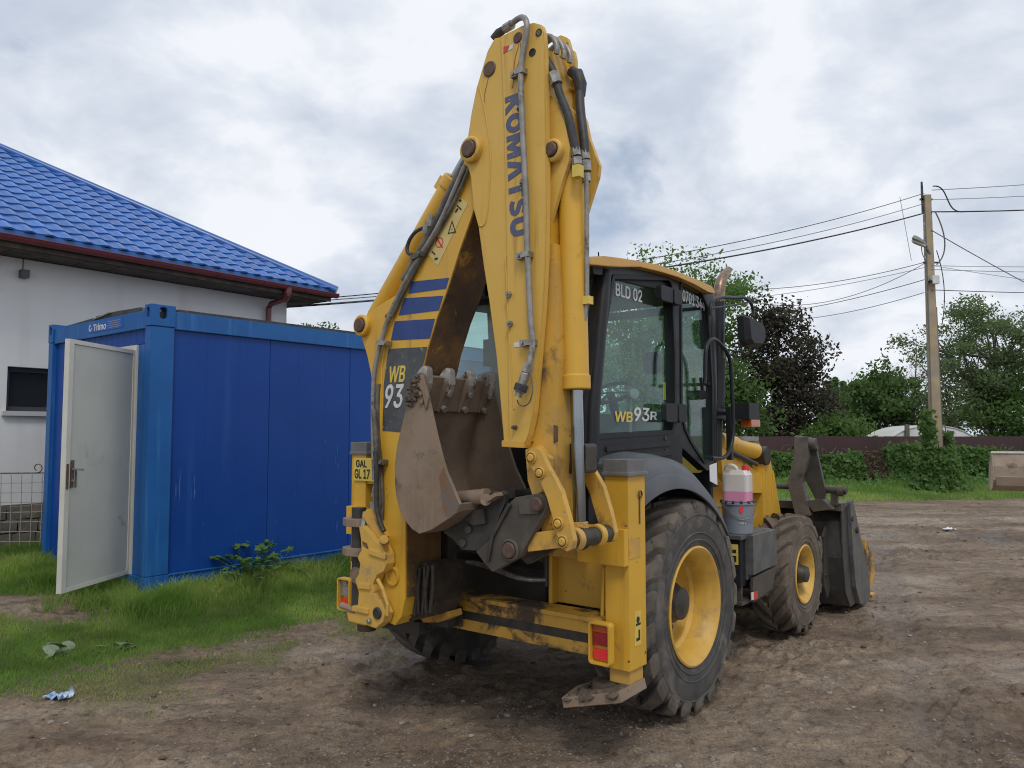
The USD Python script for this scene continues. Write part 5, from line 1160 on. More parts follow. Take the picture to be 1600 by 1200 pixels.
part(bk, 'side_cutter', [prof_x(PX(XK0, [(657, 584), (663, 586), (672, 622), (668, 640), (662, 612), (652, 596)]), XK0 - 0.014, XK0 - 0.0003)], 'bucket_steel')
for px, py in ((659, 615), (660, 628)):
    c = mx(px, py, XK0); part(bk, 'bolt', cyl(c, c + [-0.012, 0, 0], 0.014, 6), 'bucket_steel')
rgb_ = np.random.default_rng(8)
mpt = np.array([mx(a, b, XK0 - 0.004) for a, b in ((647, 598), (652, 592), (645, 606), (652, 603), (641, 618), (648, 614), (655, 590), (646, 624), (640, 628), (652, 612))])
part(bk, 'mud', scatter(ico, np.repeat(mpt, 9, 0) + rgb_.normal(0, 0.012, (90, 3)) * [0.4, 1, 1], rgb_.uniform(0.006, 0.02, 90), rgb_, 0.8), 'mud_lump')
# ears on the back of the bucket
plates(bk, 'ear', [(716, 790), (760, 770), (786, 766), (790, 772), (789, 786), (772, 828), (753, 861), (722, 859), (707, 842), (693, 832), (696, 824), (712, 822)], -1.50, ((-1.50, -1.47), (-1.26, -1.23)), 'dark_steel')
part(bk, 'pivot_tube', cyl(mx(709, 780, -1.52), mx(762, 775, -1.52), 0.040, 18), 'bucket_steel', smooth=40)
part(bk, 'keeper', [bar(mx(766, 781, -1.545), mx(780, 772, -1.545), 0.06, 0.02), cyl(mx(759, 781, -1.56), mx(759, 781, -1.50), 0.03, 14)], 'bucket_steel')
part(bk, 'gusset', [prof_x(PX(-1.51, [(717, 797), (758, 795), (760, 818), (741, 821), (728, 809)]), -1.525, -1.5005)], 'dark_steel')
for (px, py) in ((733, 827), (724, 848)):
    c = mx(px, py, -1.501); part(bk, 'bolt', cyl(c, c + [-0.014, 0, 0], 0.022, 10), 'muddy_steel')
part(bk, 'back_brace', [bar(mx(722, 792, -1.36), mx(800, 770, -1.36), 0.05, 0.06)], 'dark_steel')
# steel tube hanging below (stabiliser hose guard)
part(BH, 'guard_tube', tube([(-0.88, 0.05, 0.94), (-0.88, -0.30, 0.90), (-0.88, -0.52, 0.895), (-0.86, -0.56, 0.90)], 0.016, 8, smooth_pts=20), 'fitting', smooth=50)
part(BH, 'guard_tube_bracket', box((-0.875, -0.574, 0.86), (-0.852, -0.556, 1.08)), 'dark_steel')

# --- cab
YC = 0.80
cab = sub(BH, 'cab', 'glazed operator cab with black frame and yellow roof')
def cabside(sgn, pts, y0, y1): return prof_y(poly(pts), sgn * y0, sgn * y1)
Gp = lambda pts: [tuple(my(a, b, -YC)[[0, 2]]) for a, b in pts]
g1 = rnd(poly(Gp([(953, 433), (1040, 436), (1045, 445), (1050, 560), (1050, 640), (1046, 675), (918, 683), (922, 650), (938, 520)])), 0.03)
g2 = rnd(poly(Gp([(1059, 440), (1092, 458), (1101, 480), (1108, 600), (1109, 715), (1096, 722), (1075, 690), (1065, 668), (1060, 640)])), 0.03)
frame_o = poly(Gp([(940, 414), (1000, 415), (1050, 424), (1085, 440), (1110, 457), (1113, 480), (1116, 600), (1117, 735), (1100, 735), (1062, 700), (1058, 728), (905, 740), (911, 640), (930, 500)]))
for sgn in (-1, 1):
    part(cab, 'side_frame', prof_y(frame_o.difference(g1).difference(g2), sgn * (YC + 0.022), sgn * (YC - 0.05)), 'black_paint')
    part(cab, 'side_window', prof_y(g1.buffer(0.012), sgn * (YC - 0.012), sgn * (YC - 0.018)), 'cab_glass')
    part(cab, 'door_glass', prof_y(g2.buffer(0.012), sgn * (YC + 0.004), sgn * (YC - 0.002)), 'cab_glass')
    part(cab, 'window_seal', prof_y(g1.buffer(0.016).difference(g1.buffer(-0.014)), sgn * (YC + 0.030), sgn * (YC + 0.0225)), 'black_plastic')
    part(cab, 'window_seal', prof_y(g2.buffer(0.014).difference(g2.buffer(-0.010)), sgn * (YC + 0.030), sgn * (YC + 0.0225)), 'black_plastic')
hb = lambda px, py: my(px, py, -YC - 0.05)
for (a, b) in (((1029, 445), (1061, 478)), ((1037, 630), (1068, 660))):
    p, q = hb(*a), hb(*b)
    part(cab, 'hinge_block', [prof_y(rnd(sbox(p[0], q[2], (p[0] + q[0]) / 2 + .02, p[2]), 0.02), -YC - 0.07, -YC - 0.0305), prof_y(rnd(sbox((p[0] + q[0]) / 2 + 0.03, q[2], q[0], p[2]), 0.02), -YC - 0.075, -YC - 0.0305)], 'black_plastic')
# lower vented panel
lp0 = poly(Gp([(912, 690), (1056, 680), (1060, 724), (908, 737)]))
part(cab, 'vent_panel', prof_y(lp0, -YC - 0.034, -YC - 0.0235), 'black_plastic')
for k in range(2):
    q = poly(Gp([(938, 698 + 15 * k), (1040, 689 + 15 * k), (1042, 696 + 15 * k), (938, 706 + 15 * k)]))
    part(cab, 'vent_slot', prof_y(rnd(q, 0.008), -YC - 0.046, -YC - 0.0345), 'black_plastic')
for (px, py) in ((923, 698), (921, 719), (1039, 685), (1041, 704)):
    c = my(px, py, -YC - 0.0345); part(cab, 'screw', cyl(c, c + [0, -0.006, 0], 0.013, 8), 'dark_steel')
# rear: frame and window
XR = -0.80
rw = poly([(-0.66, 1.78), (0.66, 1.78), (0.56, 2.62), (-0.56, 2.62)])
ro = poly([(-0.80, 1.25), (0.80, 1.25), (0.80, 1.72), (0.66, 2.72), (-0.66, 2.72), (-0.80, 1.72)])
def rake(m, k=0.24):
    m.vertices[:, 0] += k * np.clip(m.vertices[:, 2] - 1.72, 0, 2); return m
part(cab, 'rear_frame', rake(prof_x(ro.difference(rnd(rw, 0.05)), XR - 0.02, XR + 0.04)), 'black_paint')
part(cab, 'rear_window', rake(prof_x(rnd(rw, 0.05).buffer(0.01), XR + 0.0, XR + 0.006)), 'rear_glass')
part(cab, 'wiper', [bar(mx(838, 545, -0.72), mx(829, 590, -0.80), 0.016, 0.012), cyl(mx(838, 540, -0.70), mx(838, 550, -0.73), 0.018, 8)], 'black_plastic')
part(cab, 'work_lamp', [box(mx(744, 455, -0.72) + [-0.05, -0.03, -0.05], mx(765, 438, -0.72) + [0.05, 0, 0])], 'black_plastic')
for sgn in (-1, 1):
    part(cab, 'rear_pillar', tube([(-0.785, sgn * 0.815, 1.45), (-0.76, sgn * 0.815, 1.9), (-0.585, sgn * 0.80, 2.73)], [0.05, 0.048, 0.045], 10), 'black_paint', smooth=50)
    part(cab, 'front_pillar', tube([(0.96, sgn * 0.80, 1.35), (0.97, sgn * 0.80, 2.1), (0.94, sgn * 0.79, 2.74)], 0.035, 10), 'black_paint', smooth=50)
part(cab, 'front_frame', rake(prof_x(poly([(-0.8, 1.2), (0.8, 1.2), (0.79, 2.74), (-0.79, 2.74)]).difference(rnd(poly([(-0.74, 1.45), (0.74, 1.45), (0.74, 2.68), (-0.74, 2.68)]), 0.04)), 0.92, 0.96), 0.0), 'black_paint')
part(cab, 'windscreen', prof_x(sbox(-0.745, 1.445, 0.745, 2.685), 0.935, 0.941), 'cab_glass')
# roof
RFp = [tuple(my(a, b, -0.88)[[0, 2]]) for a, b in ((921, 413), (921, 401), (945, 400), (975, 404), (1000, 408), (1030, 414), (1060, 425), (1090, 437), (1112, 447), (1119, 459), (1108, 457), (1085, 444), (1060, 433), (1030, 424), (1000, 417), (970, 417), (950, 416))]
rf_ = prof_y(rnd(poly(RFp), 0.008), -0.88, 0.88)
part(cab, 'roof', rf_, 'roof_yellow')
part(cab, 'roof_lining', prof_y(poly([(-0.60, 2.70), (0.88, 2.745), (0.88, 2.775), (-0.1, 2.79), (-0.60, 2.745)]), -0.80, 0.80), 'black_plastic')
part(cab, 'roof_crown', hull([(x, y, z) for x, y, z in [(-0.75, s * 0.72, 2.80) for s in (-1, 1)] + [(-0.2, s * 0.70, 2.895) for s in (-1, 1)] + [(0.5, s * 0.72, 2.90) for s in (-1, 1)] + [(0.8, s * 0.70, 2.85) for s in (-1, 1)] + [(-0.7, s * .8, 2.79) for s in (-1, 1)] + [(0.7, s * .8, 2.85) for s in (-1, 1)]]), 'roof_yellow')
part(cab, 'aerial', tube([my(936, 415, -0.84), my(935, 394, -0.84)], 0.004, 5), 'black_plastic')
part(cab, 'work_lamp', [prof_y(rnd(poly([tuple(my(a, b, -0.84)[[0, 2]]) for a, b in ((925, 413), (943, 412), (941, 430), (928, 428))]), 0.01), -0.84, -0.74)], 'black_plastic')
# inside
part(cab, 'seat', [hull([(-0.35 + a, b, 1.38 + c) for a in (0, 0.45) for b in (-0.24, 0.24) for c in (0, 0.12)]), hull([(-0.50, b, 1.5) for b in (-.23, .23)] + [(-0.38, b, 1.5) for b in (-.23, .23)] + [(-0.60, b, 2.15) for b in (-.2, .2)] + [(-0.52, b, 2.17) for b in (-.2, .2)]), hull([(-0.62, b, c) for b in (-.13, .13) for c in (2.2, 2.38)] + [(-0.55, b, c) for b in (-.13, .13) for c in (2.2, 2.38)])], 'seat_cloth')
part(cab, 'floor', box((-0.72, -0.76, 1.15), (0.93, 0.76, 1.22)), 'dark_room')
swc, swd = np.array([0.58, -0.14, 2.06]), np.array([-0.45, 0, 0.9])
stw = part(cab, 'steering_wheel', lathe([(0.19 + 0.016 * math.cos(t), 0.016 * math.sin(t)) for t in np.linspace(0, 2 * np.pi, 9)], swc, swd, 32), 'black_plastic', smooth=60)
part(stw, 'spokes', [bar(swc + frame(swd)[1] * -0.18, swc + frame(swd)[1] * 0.18, 0.03, 0.012), bar(swc, swc + frame(swd)[2] * 0.18, 0.03, 0.012), tube([swc, swc - swd * 0.55], 0.035, 10)], 'black_plastic')
part(cab, 'dashboard', [hull([(0.62, b, 1.2) for b in (-.3, .3)] + [(0.93, b, 1.2) for b in (-.5, .5)] + [(0.68, b, 1.90) for b in (-.30, .22)] + [(0.93, b, 1.92) for b in (-.45, .4)])], 'cab_trim')
part(cab, 'side_console', [box((-0.70, -0.76, 1.222), (0.10, -0.52, 1.74)), prof_y([(-0.72, 1.23), (0.5, 1.23), (0.9, 1.5), (0.9, 1.86), (0.3, 1.95), (-0.2, 1.92), (-0.72, 1.80)], 0.74, 0.55)], 'cab_trim')
part(cab, 'control_lever', [tube([(-0.55, -0.35 + k * .12, 1.6), (-0.56, -0.36 + k * .12, 1.9)], 0.009, 6) for k in range(4)] + [trimesh.creation.icosphere(2, 0.028).apply_translation((-0.56, -0.36 + k * .12, 1.91)) for k in range(4)], 'black_plastic')
part(cab, 'interior_mirror', [prof_x(rnd(sbox(-0.44, 2.23, -0.33, 2.36).buffer(0.02), 0.05), 0.80, 0.83)], 'black_plastic')
c = np.array([0.10, -0.60, 2.02])
part(cab, 'dial', [cyl(c, c + [-0.02, -0.03, 0], 0.036, 20), cyl(c + [0, 0.01, 0], c + [0.0, 0.02, -0.4], 0.012, 8)], 'pipe_grey')
part(cab, 'sticker', box((0.23, -0.769, 1.98), (0.27, -0.766, 2.10)), 'decal_yellow')
# lettering on the glass
def on_side(s, px, py, px2, cap, mat, y=-YC - 0.0052 + 0.0, shear=0.0, nm='lettering'):
    a, b = my(px, py, y), my(px2, py, y)
    part(cab, nm, text_on(s, a, (1, 0, 0.0), (0, 0, 1), abs(b[0] - a[0]), cap, 0.0015, True, shear), mat)
on_side('BLD 02', 962, 462, 1003, 0.082, 'white_print', y=-YC + 0.0115)
on_side('WB', 960, 659, 988, 0.065, 'decal_yellow', y=-YC + 0.0115, shear=0.12)
on_side('93', 990, 658, 1014, 0.09, 'white_print', y=-YC + 0.0115, shear=0.12)
on_side('R', 1016, 656, 1026, 0.055, 'white_print', y=-YC + 0.0115, shear=0.12)
a_ = my(1066, 470, -YC - 0.0045)
part(cab, 'lettering', text_on('0701 344', a_, (1, 0, -0.07), (0, 0, 1), 0.38, 0.085, 0.0015, True), 'white_print')
# door handle, grab rail, mirror
part(cab, 'door_catch', [cyl(my(1098, 617, -YC - 0.05), my(1098, 617, -YC - 0.006), 0.035, 16), bar(my(1095, 590, -YC - 0.03), my(1098, 612, -YC - 0.03), 0.02, 0.02)], 'black_plastic')
YM = -0.98
part(cab, 'grab_rail', tube([my(a, b, YM) for a, b in ((1101, 600), (1102, 560), (1106, 536), (1114, 530), (1128, 540), (1139, 558), (1143, 590), (1145, 640), (1144, 690), (1138, 708), (1126, 716), (1112, 716))], 0.014, 10, smooth_pts=60), 'black_paint', smooth=50)
part(cab, 'mirror_arm', [tube([my(a, b, YM) for a, b in ((1110, 493), (1112, 474), (1122, 466), (1150, 465), (1168, 468), (1175, 478), (1176, 495))], 0.013, 10, smooth_pts=40), tube([my(a, b, YM) for a, b in ((1110, 482), (1140, 478), (1172, 472))], 0.008, 8)], 'black_paint', smooth=50)
ma, mb = my(1157, 492, YM), my(1187, 543, YM)
mir = part(cab, 'wing_mirror', rake(hull([(x + e * 0.03 * (1 if x < (ma[0] + mb[0]) / 2 else -1), y, z + e * 0.02 * (1 if z < (ma[2] + mb[2]) / 2 else -1)) for (x, z) in ((ma[0], ma[2] - 0.01), (ma[0] + 0.05, ma[2]), (mb[0] - 0.05, ma[2] - 0.02), (mb[0], ma[2] - 0.06), (mb[0], mb[2] + 0.05), (mb[0] - 0.05, mb[2]), (ma[0] + 0.09, mb[2] - 0.012), (ma[0] + 0.03, mb[2] + 0.02)) for y, e in ((YM - 0.02, 0), (YM - 0.06, 1), (YM + 0.03, 0))]), 0), 'black_plastic')
part(cab, 'mirror_stay', [cyl(my(1108, 480, YM + 0.05), my(1108, 480, -YC), 0.014, 8), cyl(my(1108, 600, YM), my(1108, 600, -YC), 0.012, 8), cyl(my(1112, 716, YM), my(1112, 716, -YC), 0.012, 8)], 'black_paint')
hl0, hl1 = my(1141, 628, -0.92), my(1175, 656, -0.92)
hl = part(BH, 'headlamp', [hull([(x, y, z) for x in (hl0[0] + 0.22, hl1[0]) for y in (-0.98, -0.84) for z in (hl1[2], hl0[2])])], 'black_plastic')
part(hl, 'turn_signal', [hull([(x, y, z) for x in (hl0[0] + 0.25, hl1[0]) for y in (-0.985, -0.9) for z in (hl1[2] - 0.055, hl1[2] - 0.001)])], 'amber_lens')
part(BH, 'lamp_bracket', [bar((1.05, -0.90, 1.90), (1.05, -0.72, 1.90), 0.03, 0.03), box((1.03, -0.92, 1.55), (1.07, -0.88, 1.95))], 'black_paint')
# paper hung by the fender
pw = [my(a, b, -0.99) for a, b in ((1109, 727), (1120, 723), (1121, 758), (1110, 752))]
part(BH, 'white_sheet', tm(pw + [p + np.array([0, 0.004, 0]) for p in pw], [[0, 1, 2], [0, 2, 3], [4, 6, 5], [4, 7, 6], [0, 4, 5], [0, 5, 1], [1, 5, 6], [1, 6, 2], [2, 6, 7], [2, 7, 3], [3, 7, 4], [3, 4, 0]]), 'paper_white')

# --- fenders
def fender(sgn):
    F_ = np.array([(-0.78, 1.565), (-0.60, 1.605), (-0.40, 1.62), (-0.20, 1.60), (0.0, 1.525), (0.15, 1.44), (0.28, 1.34), (0.38, 1.245), (0.455, 1.16)])
    tck_, _ = splprep(F_.T, s=2e-3); t_ = np.array(splev(np.linspace(0, 1, 30), tck_)).T
    rows = []
    n_ = len(t_)
    for k, (y_, dz) in enumerate(((0.62, 0.03), (0.80, 0.02), (0.98, 0.005), (1.07, -0.015), (1.12, -0.06), (1.13, -0.13)) if sgn < 0 else ((0.62, 0.03), (0.72, 0.02), (0.80, 0.005), (0.88, -0.015), (0.93, -0.06), (0.94, -0.13))):
        sk = np.linspace(1.9, 0.75, n_) if k == 5 else (np.linspace(1.5, 1.0, n_) if k == 4 else np.ones(n_))
        rows.append(np.column_stack([t_[:, 0], np.full(n_, sgn * y_), t_[:, 1] + dz * sk]))
    V = np.array(rows); m_ = len(rows)
    under = V + np.array([0, 0, -0.025]); under[-1] = V[-1] + [0, -sgn * 0.02, 0]
    f = []
    g = lambda a, b, u: u * m_ * n_ + a * n_ + b
    for a in range(m_ - 1):
        for b in range(n_ - 1):
            f += [[g(a, b, 0), g(a, b + 1, 0), g(a + 1, b + 1, 0)], [g(a, b, 0), g(a + 1, b + 1, 0), g(a + 1, b, 0)], [g(a, b, 1), g(a + 1, b + 1, 1), g(a, b + 1, 1)], [g(a, b, 1), g(a + 1, b, 1), g(a + 1, b + 1, 1)]]
    for b in range(n_ - 1):
        f += [[g(m_ - 1, b, 0), g(m_ - 1, b + 1, 0), g(m_ - 1, b + 1, 1)], [g(m_ - 1, b, 0), g(m_ - 1, b + 1, 1), g(m_ - 1, b, 1)]]
    for a in range(m_ - 1):
        for b in (0, n_ - 1):
            f += [[g(a, b, 0), g(a + 1, b, 0), g(a + 1, b, 1)], [g(a, b, 0), g(a + 1, b, 1), g(a, b, 1)]]
    return tm(np.vstack([V.reshape(-1, 3), under.reshape(-1, 3)]), f)
for sgn in (-1, 1):
    fd = part(BH, 'fender', fender(sgn), 'fender_grey', 'grey rear fender', smooth=35)
    part(fd, 'rear_skirt', [box((-0.78, sgn * 0.62, 1.18), (-0.76, sgn * (0.99 if sgn < 0 else 0.9), 1.575))], 'fender_grey')

# --- bonnet, exhaust, loader arms
part(BH, 'bonnet', [hull([(0.98, b, 1.2) for b in (-.48, .48)] + [(0.98, b, 1.66) for b in (-.42, .42)] + [(2.5, b, 1.05) for b in (-.46, .46)] + [(2.5, b, 1.42) for b in (-.38, .38)]), box((0.98, -0.45, 0.9), (2.5, 0.45, 1.19))], 'yellow')
ex = part(BH, 'exhaust_stack', [tube([my(a, b, -0.70) for a, b in ((1119, 715), (1121, 640), (1123, 560), (1124, 470))], 0.045, 16)], 'black_paint', smooth=50)
part(ex, 'tail_pipe', tube([my(a, b, -0.70) for a, b in ((1124, 472), (1124, 456), (1126, 442), (1132, 430), (1138, 421))], [0.045, 0.046, 0.044, 0.038, 0.03], 14, smooth_pts=16), 'exhaust', smooth=50)
part(ex, 'heat_shield', [tube([my(1121, 640, -0.70), my(1123, 560, -0.70)], 0.054, 16)], 'black_plastic')
part(ex, 'bracket', [box(my(1116, 648, -0.76) + [-0.12, 0, -0.03], my(1140, 646, -0.70) + [0, 0, 0.03])], 'black_paint')
YA = -0.60
A = lambda a, b, y=YA: my(a, b, y)
for sgn in (-1, 1):
    ym = 0.60 * sgn
    fl = lambda p: np.array([p[0], ym, p[2]])
    arm_o = poly([tuple(A(a, b)[[0, 2]]) for a, b in ((1184, 712), (1193, 706), (1199, 735), (1212, 818), (1222, 870), (1210, 880), (1194, 835), (1184, 830))])
    la_ = part(BH, 'loader_arm', prof_y(rnd(arm_o, 0.01), ym - 0.05, ym + 0.05), 'yellow', 'yellow front loader arm')
    part(la_, 'gusset', prof_y(poly([tuple(A(a, b)[[0, 2]]) for a, b in ((1199, 735), (1212, 812), (1194, 832))]), ym - 0.06, ym - 0.051), 'yellow')
    part(BH, 'tilt_cylinder', [tube([fl(A(1120, 688)), fl(A(1178, 704))], 0.075, 20), tube([fl(A(1178, 704)), fl(A(1190, 712))], 0.04, 14)], 'yellow', smooth=40)
    part(BH, 'lift_arm', prof_y(rnd(poly([tuple(A(a, b)[[0, 2]]) for a, b in ((1118, 700), (1130, 700), (1185, 745), (1190, 770), (1150, 770), (1122, 740))]), 0.02), ym - 0.04, ym + 0.04), 'yellow', 'yellow loader frame plate')
    part(BH, 'arm_bracket', [box(fl(A(1152, 693)) + [-0.05, -0.06, 0.02], fl(A(1172, 682)) + [0.05, 0.06, 0]), bar(fl(A(1176, 700)), fl(A(1178, 672 + 20)), 0.1, 0.05)], 'pipe_grey')
    part(BH, 'arm_pivot', cyl(fl(A(1186, 712)) + [0, -0.08, 0], fl(A(1186, 712)) + [0, 0.08, 0], 0.085, 20), 'grease', smooth=40)
    part(BH, 'hose', tube([fl(A(1130, 705)) + [0, -0.06, 0], fl(A(1150, 712)) + [0, -0.07, -0.02], fl(A(1172, 725)) + [0, -0.06, 0]], 0.02, 8), 'hose', smooth=50)
# tank and step box on the right
SBX0, SBX1 = 1.0, 1.60
sb = part(BH, 'step_tank', [box((SBX0 + 0.10, -1.0, 0.66), (SBX1, -0.60, 0.965))], 'panel_grey', 'dented dark grey side tank used as a step')
part(sb, 'side_plate', hull([(x, y, z) for x, z in ((SBX0 + 0.10, 0.70), (SBX1, 0.72), (SBX1, 0.99), (SBX0 + 0.10, 0.99)) for y in (-1.045, -1.0005)]), 'panel_grey')
part(sb, 'top_plate', box((SBX0 - 0.02, -1.0, 0.9655), (SBX1, -0.56, 0.995)), 'panel_grey')
part(sb, 'battery_box', [box((SBX0, -0.985, 0.62), (SBX0 + 0.0995, -0.60, 0.965))], 'black_plastic')
st = part(sb, 'warning_sticker', box((SBX0 - 0.002, -0.97, 0.78), (SBX0 - 0.0004, -0.91, 0.93)), 'decal_yellow')
part(st, 'sticker_marks', [box((SBX0 - 0.0035, -0.955, 0.80), (SBX0 - 0.002, -0.925, 0.845)), box((SBX0 - 0.0035, -0.955, 0.865), (SBX0 - 0.002, -0.925, 0.89))], 'black_print')
part(sb, 'step_tread', [hull([(x, y, z) for x, z in ((SBX0 + 0.10, 0.50), (SBX1 - 0.1, 0.54), (SBX1, 0.70), (SBX0 + 0.10, 0.68)) for y in (-1.04, -1.02)]), box((SBX0 - 0.02, -1.0, 0.49), (SBX1 - 0.1, -0.72, 0.515))], 'muddy_steel')
part(sb, 'hanger', [box((SBX0 + 0.02, -0.98, 0.516), (SBX0 + 0.05, -0.9, 0.62)), box((SBX0, -0.62, 0.5), (SBX0 + 0.4, -0.58, 0.9))], 'muddy_steel')
part(sb, 'red_mark', box((SBX0 + 0.09, -1.047, 0.52), (SBX0 + 0.17, -1.0405, 0.575)), 'red_print')
part(sb, 'white_mark', box((SBX0 + 0.05, -1.047, 0.525), (SBX0 + 0.0895, -1.0405, 0.58)), 'white_print')

# --- front bucket, folded forks
FB0, FB1 = 3.12, 3.72
sp = poly([(3.15, 1.12), (3.24, 1.12), (3.40, 0.88), (3.60, 0.58), (3.78, 0.32), (3.78, 0.14), (3.62, 0.10), (3.40, 0.12), (3.27, 0.30), (3.20, 0.6)])
fb = sub(BH, 'loader_bucket', 'dark front loader bucket')
for sgn in (-1, 1):
    y0, y1 = sorted((sgn * 1.20, sgn * 1.165))
    part(fb, 'end_plate', prof_y(rnd(poly([(3.00, 1.03), (3.14, 1.07), (3.30, 1.0), (3.60, 0.45), (3.60, 0.14), (3.20, 0.125), (3.05, 0.28), (2.99, 0.6)]), 0.02), sgn * 1.1648, sgn * 1.150), 'dark_steel')
    part(fb, 'side_plate', prof_y(rnd(sp, 0.03), y0, y1), 'panel_grey' if sgn < 0 else 'dark_steel')
bo = np.array([(3.14, 1.08), (3.03, 0.92), (2.985, 0.6), (3.04, 0.30), (3.18, 0.13), (3.66, 0.11), (3.86, 0.12)])
bi = bo + [[0.02, -0.02], [0.025, 0], [0.025, 0], [0.02, 0.012], [0.01, 0.025], [0, 0.025], [0, 0.02]]
part(fb, 'shell', prof_y(Polygon(np.vstack([bo, bi[::-1]])), -1.1495, 1.1495), 'dark_steel')
part(fb, 'top_edge', [box((2.98, -1.1645, 1.03), (3.13, 1.1645, 1.10))], 'muddy_steel')
part(fb, 'cutting_edge', [prof_y([(3.72, 0.14), (4.02, 0.30), (4.00, 0.50), (3.66, 0.70), (3.66, 0.66)], -1.19, -1.166), prof_y([(3.84, 0.10), (4.02, 0.11), (4.02, 0.13), (3.84, 0.135)], -1.2, 1.2)], 'yellow_beam')
for y_ in (-1.02, -0.88, 0.88, 1.02):
    part(fb, 'back_rib', [prof_y([(2.99, 0.9), (2.88, 0.8), (2.86, 0.35), (2.95, 0.22), (3.03, 0.3), (2.985, 0.6)], y_ - 0.012, y_ + 0.012)], 'dark_steel')
part(fb, 'hose', tube([(2.86, -0.80, 0.78), (2.78, -0.86, 0.70), (2.78, -0.92, 0.52), (2.86, -0.98, 0.44), (2.90, -1.05, 0.46)], 0.018, 8, smooth_pts=24), 'hose', smooth=50)
part(fb, 'hose', tube([(2.86, -0.98, 0.18), (2.84, -0.97, 0.4), (2.86, -1.0, 0.6), (2.88, -0.99, 0.8)], 0.016, 8, smooth_pts=24), 'pipe_dark', smooth=50)
part(fb, 'bolt', [cyl((3.33, -1.2005, 0.83), (3.33, -1.22, 0.83), 0.03, 10)], 'dark_steel')
part(fb, 'bolt', [cyl((3.2, -1.2005, 0.95), (3.2, -1.212, 0.95), 0.025, 10)], 'dark_steel')
part(fb, 'white_mark', box((2.976, -1.10, 1.045), (2.979, -1.02, 1.085)), 'white_print')
XF = 2.85
fk = sub(BH, 'folding_fork', 'pallet fork folded up over the front bucket')
lf = PX(XF, [(1241, 683), (1262, 683), (1263, 715), (1253, 754), (1266, 806), (1243, 806), (1230, 755), (1240, 715)])
part(fk, 'shank', prof_x(rnd(lf, 0.006), XF, XF + 0.10), 'fork_steel')
rt = PX(XF, [(1262, 690), (1270, 692), (1287, 770), (1284, 783), (1272, 783), (1256, 752)])
part(fk, 'blade', prof_x(rt, XF + 0.06, XF + 0.10), 'dark_steel')
part(fk, 'heel', prof_x(PX(XF, [(1256, 783), (1284, 780), (1300, 796), (1270, 800)]), XF + 0.02, XF + 0.16), 'muddy_steel')
a_, b_ = mx(1243, 685, XF), mx(1270, 690, XF)
part(fk, 'hinge_tube', cyl(a_ + [0.05, 0.02, -0.02], b_ + [0.05, -0.01, -0.02], 0.05, 16), 'muddy_steel', smooth=40)
part(fk, 'hinge_pin', cyl(mx(1236, 698, XF) + [0.05, 0, 0], mx(1275, 700, XF) + [0.05, 0, 0], 0.028, 12), 'dark_steel', smooth=40)
part(fk, 'cross_shaft', tube([mx(1196, 758, XF) + [0.1, 0.6, 0], mx(1230, 761, XF) + [0.1, 0, 0]], 0.028, 10), 'muddy_steel', smooth=40)
part(fk, 'cross_shaft', tube([mx(1284, 766, XF) + [0.1, 0, 0], mx(1318, 768, XF) + [0.1, 0, 0]], 0.033, 12), 'dark_steel', smooth=40)
part(fk, 'shaft_stay', [bar(mx(1299, 762, XF) + [0.1, 0, 0], mx(1298, 790, XF) + [0.12, 0, 0], 0.06, 0.04), cyl(mx(1308, 768, XF) + [0.1, 0.02, 0], mx(1308, 768, XF) + [0.1, -0.03, 0], 0.05, 12)], 'muddy_steel')
part(BH, 'front_axle_frame', [box((2.45, -0.42, 0.6), (2.98, 0.42, 1.0))], 'dark_steel')

# --- things standing on the step tank
cz = 0.995
pc_ = np.array([1.15, -0.945 + 0.08, 0])
def to_world(p): return ORG + HD * p[0] + LF * p[1] + [0, 0, p[2]]
bw = to_world((1.17, -0.905, cz + 0.001))
pail = thing('pail', 'grey plastic pail with a red label on the step below the canister', 'bucket', bw, 20)
part(pail, 'body', lathe([(0.001, 0.0), (0.104, 0.0), (0.108, 0.004), (0.120, 0.215), (0.128, 0.217), (0.128, 0.232), (0.122, 0.236), (0.118, 0.234), (0.106, 0.02), (0.001, 0.02)], (0, 0, 0), (0, 0, 1), 32), 'pail_grey', smooth=40)
part(pail, 'handle', tube([(0.0 + 0.132 * math.cos(t), 0.132 * math.sin(t), 0.215 - 0.10 * math.sin(-t) * (1 if math.sin(-t) > 0 else 0)) for t in np.linspace(-np.pi - 0.25, 0.0, 24)], 0.0035, 6), 'fitting')
part(pail, 'rim_mud', [trimesh.creation.icosphere(1, 0.013).apply_translation((0.122 * math.cos(t), 0.122 * math.sin(t), 0.236)) for t in np.linspace(0, 6.2, 14)], 'grease')
vd = np.array([0 - bw[0], 0 - bw[1]]); va = math.atan2(vd[1], vd[0]) - math.radians(20)
def on_pail(a, z, r): return np.array([math.cos(va + a) * r, math.sin(va + a) * r, z])
lbp = [on_pail(a, z, 0.1205) for a, z in ((0.05, 0.205), (0.35, 0.205), (0.33, 0.17), (0.2, 0.155), (0.07, 0.17))]
part(pail, 'red_label', hull(lbp + [p * [1.006, 1.006, 1] for p in lbp]), 'reflector_red')
for k in range(2):
    for q_ in range(6 - k):
        w_ = 0.006 + 0.003 * ((q_ * 7 + k) % 3)
        a0 = 0.08 + 0.085 * q_
        p0 = on_pail(a0, 0.115 - 0.032 * k, 0.1152)
        part(pail, 'label_mark', box(p0 - [0.002, w_ / 2, 0.007], p0 + [0.002, w_ / 2, 0.007]), 'white_print')
canw = to_world((1.17, -0.905, cz + 0.24))
can = thing('jerrycan', 'white plastic canister of pink fluid with a red cap on top of the grey pail', 'canister', canw, 90 - math.degrees(AZ) + 8)
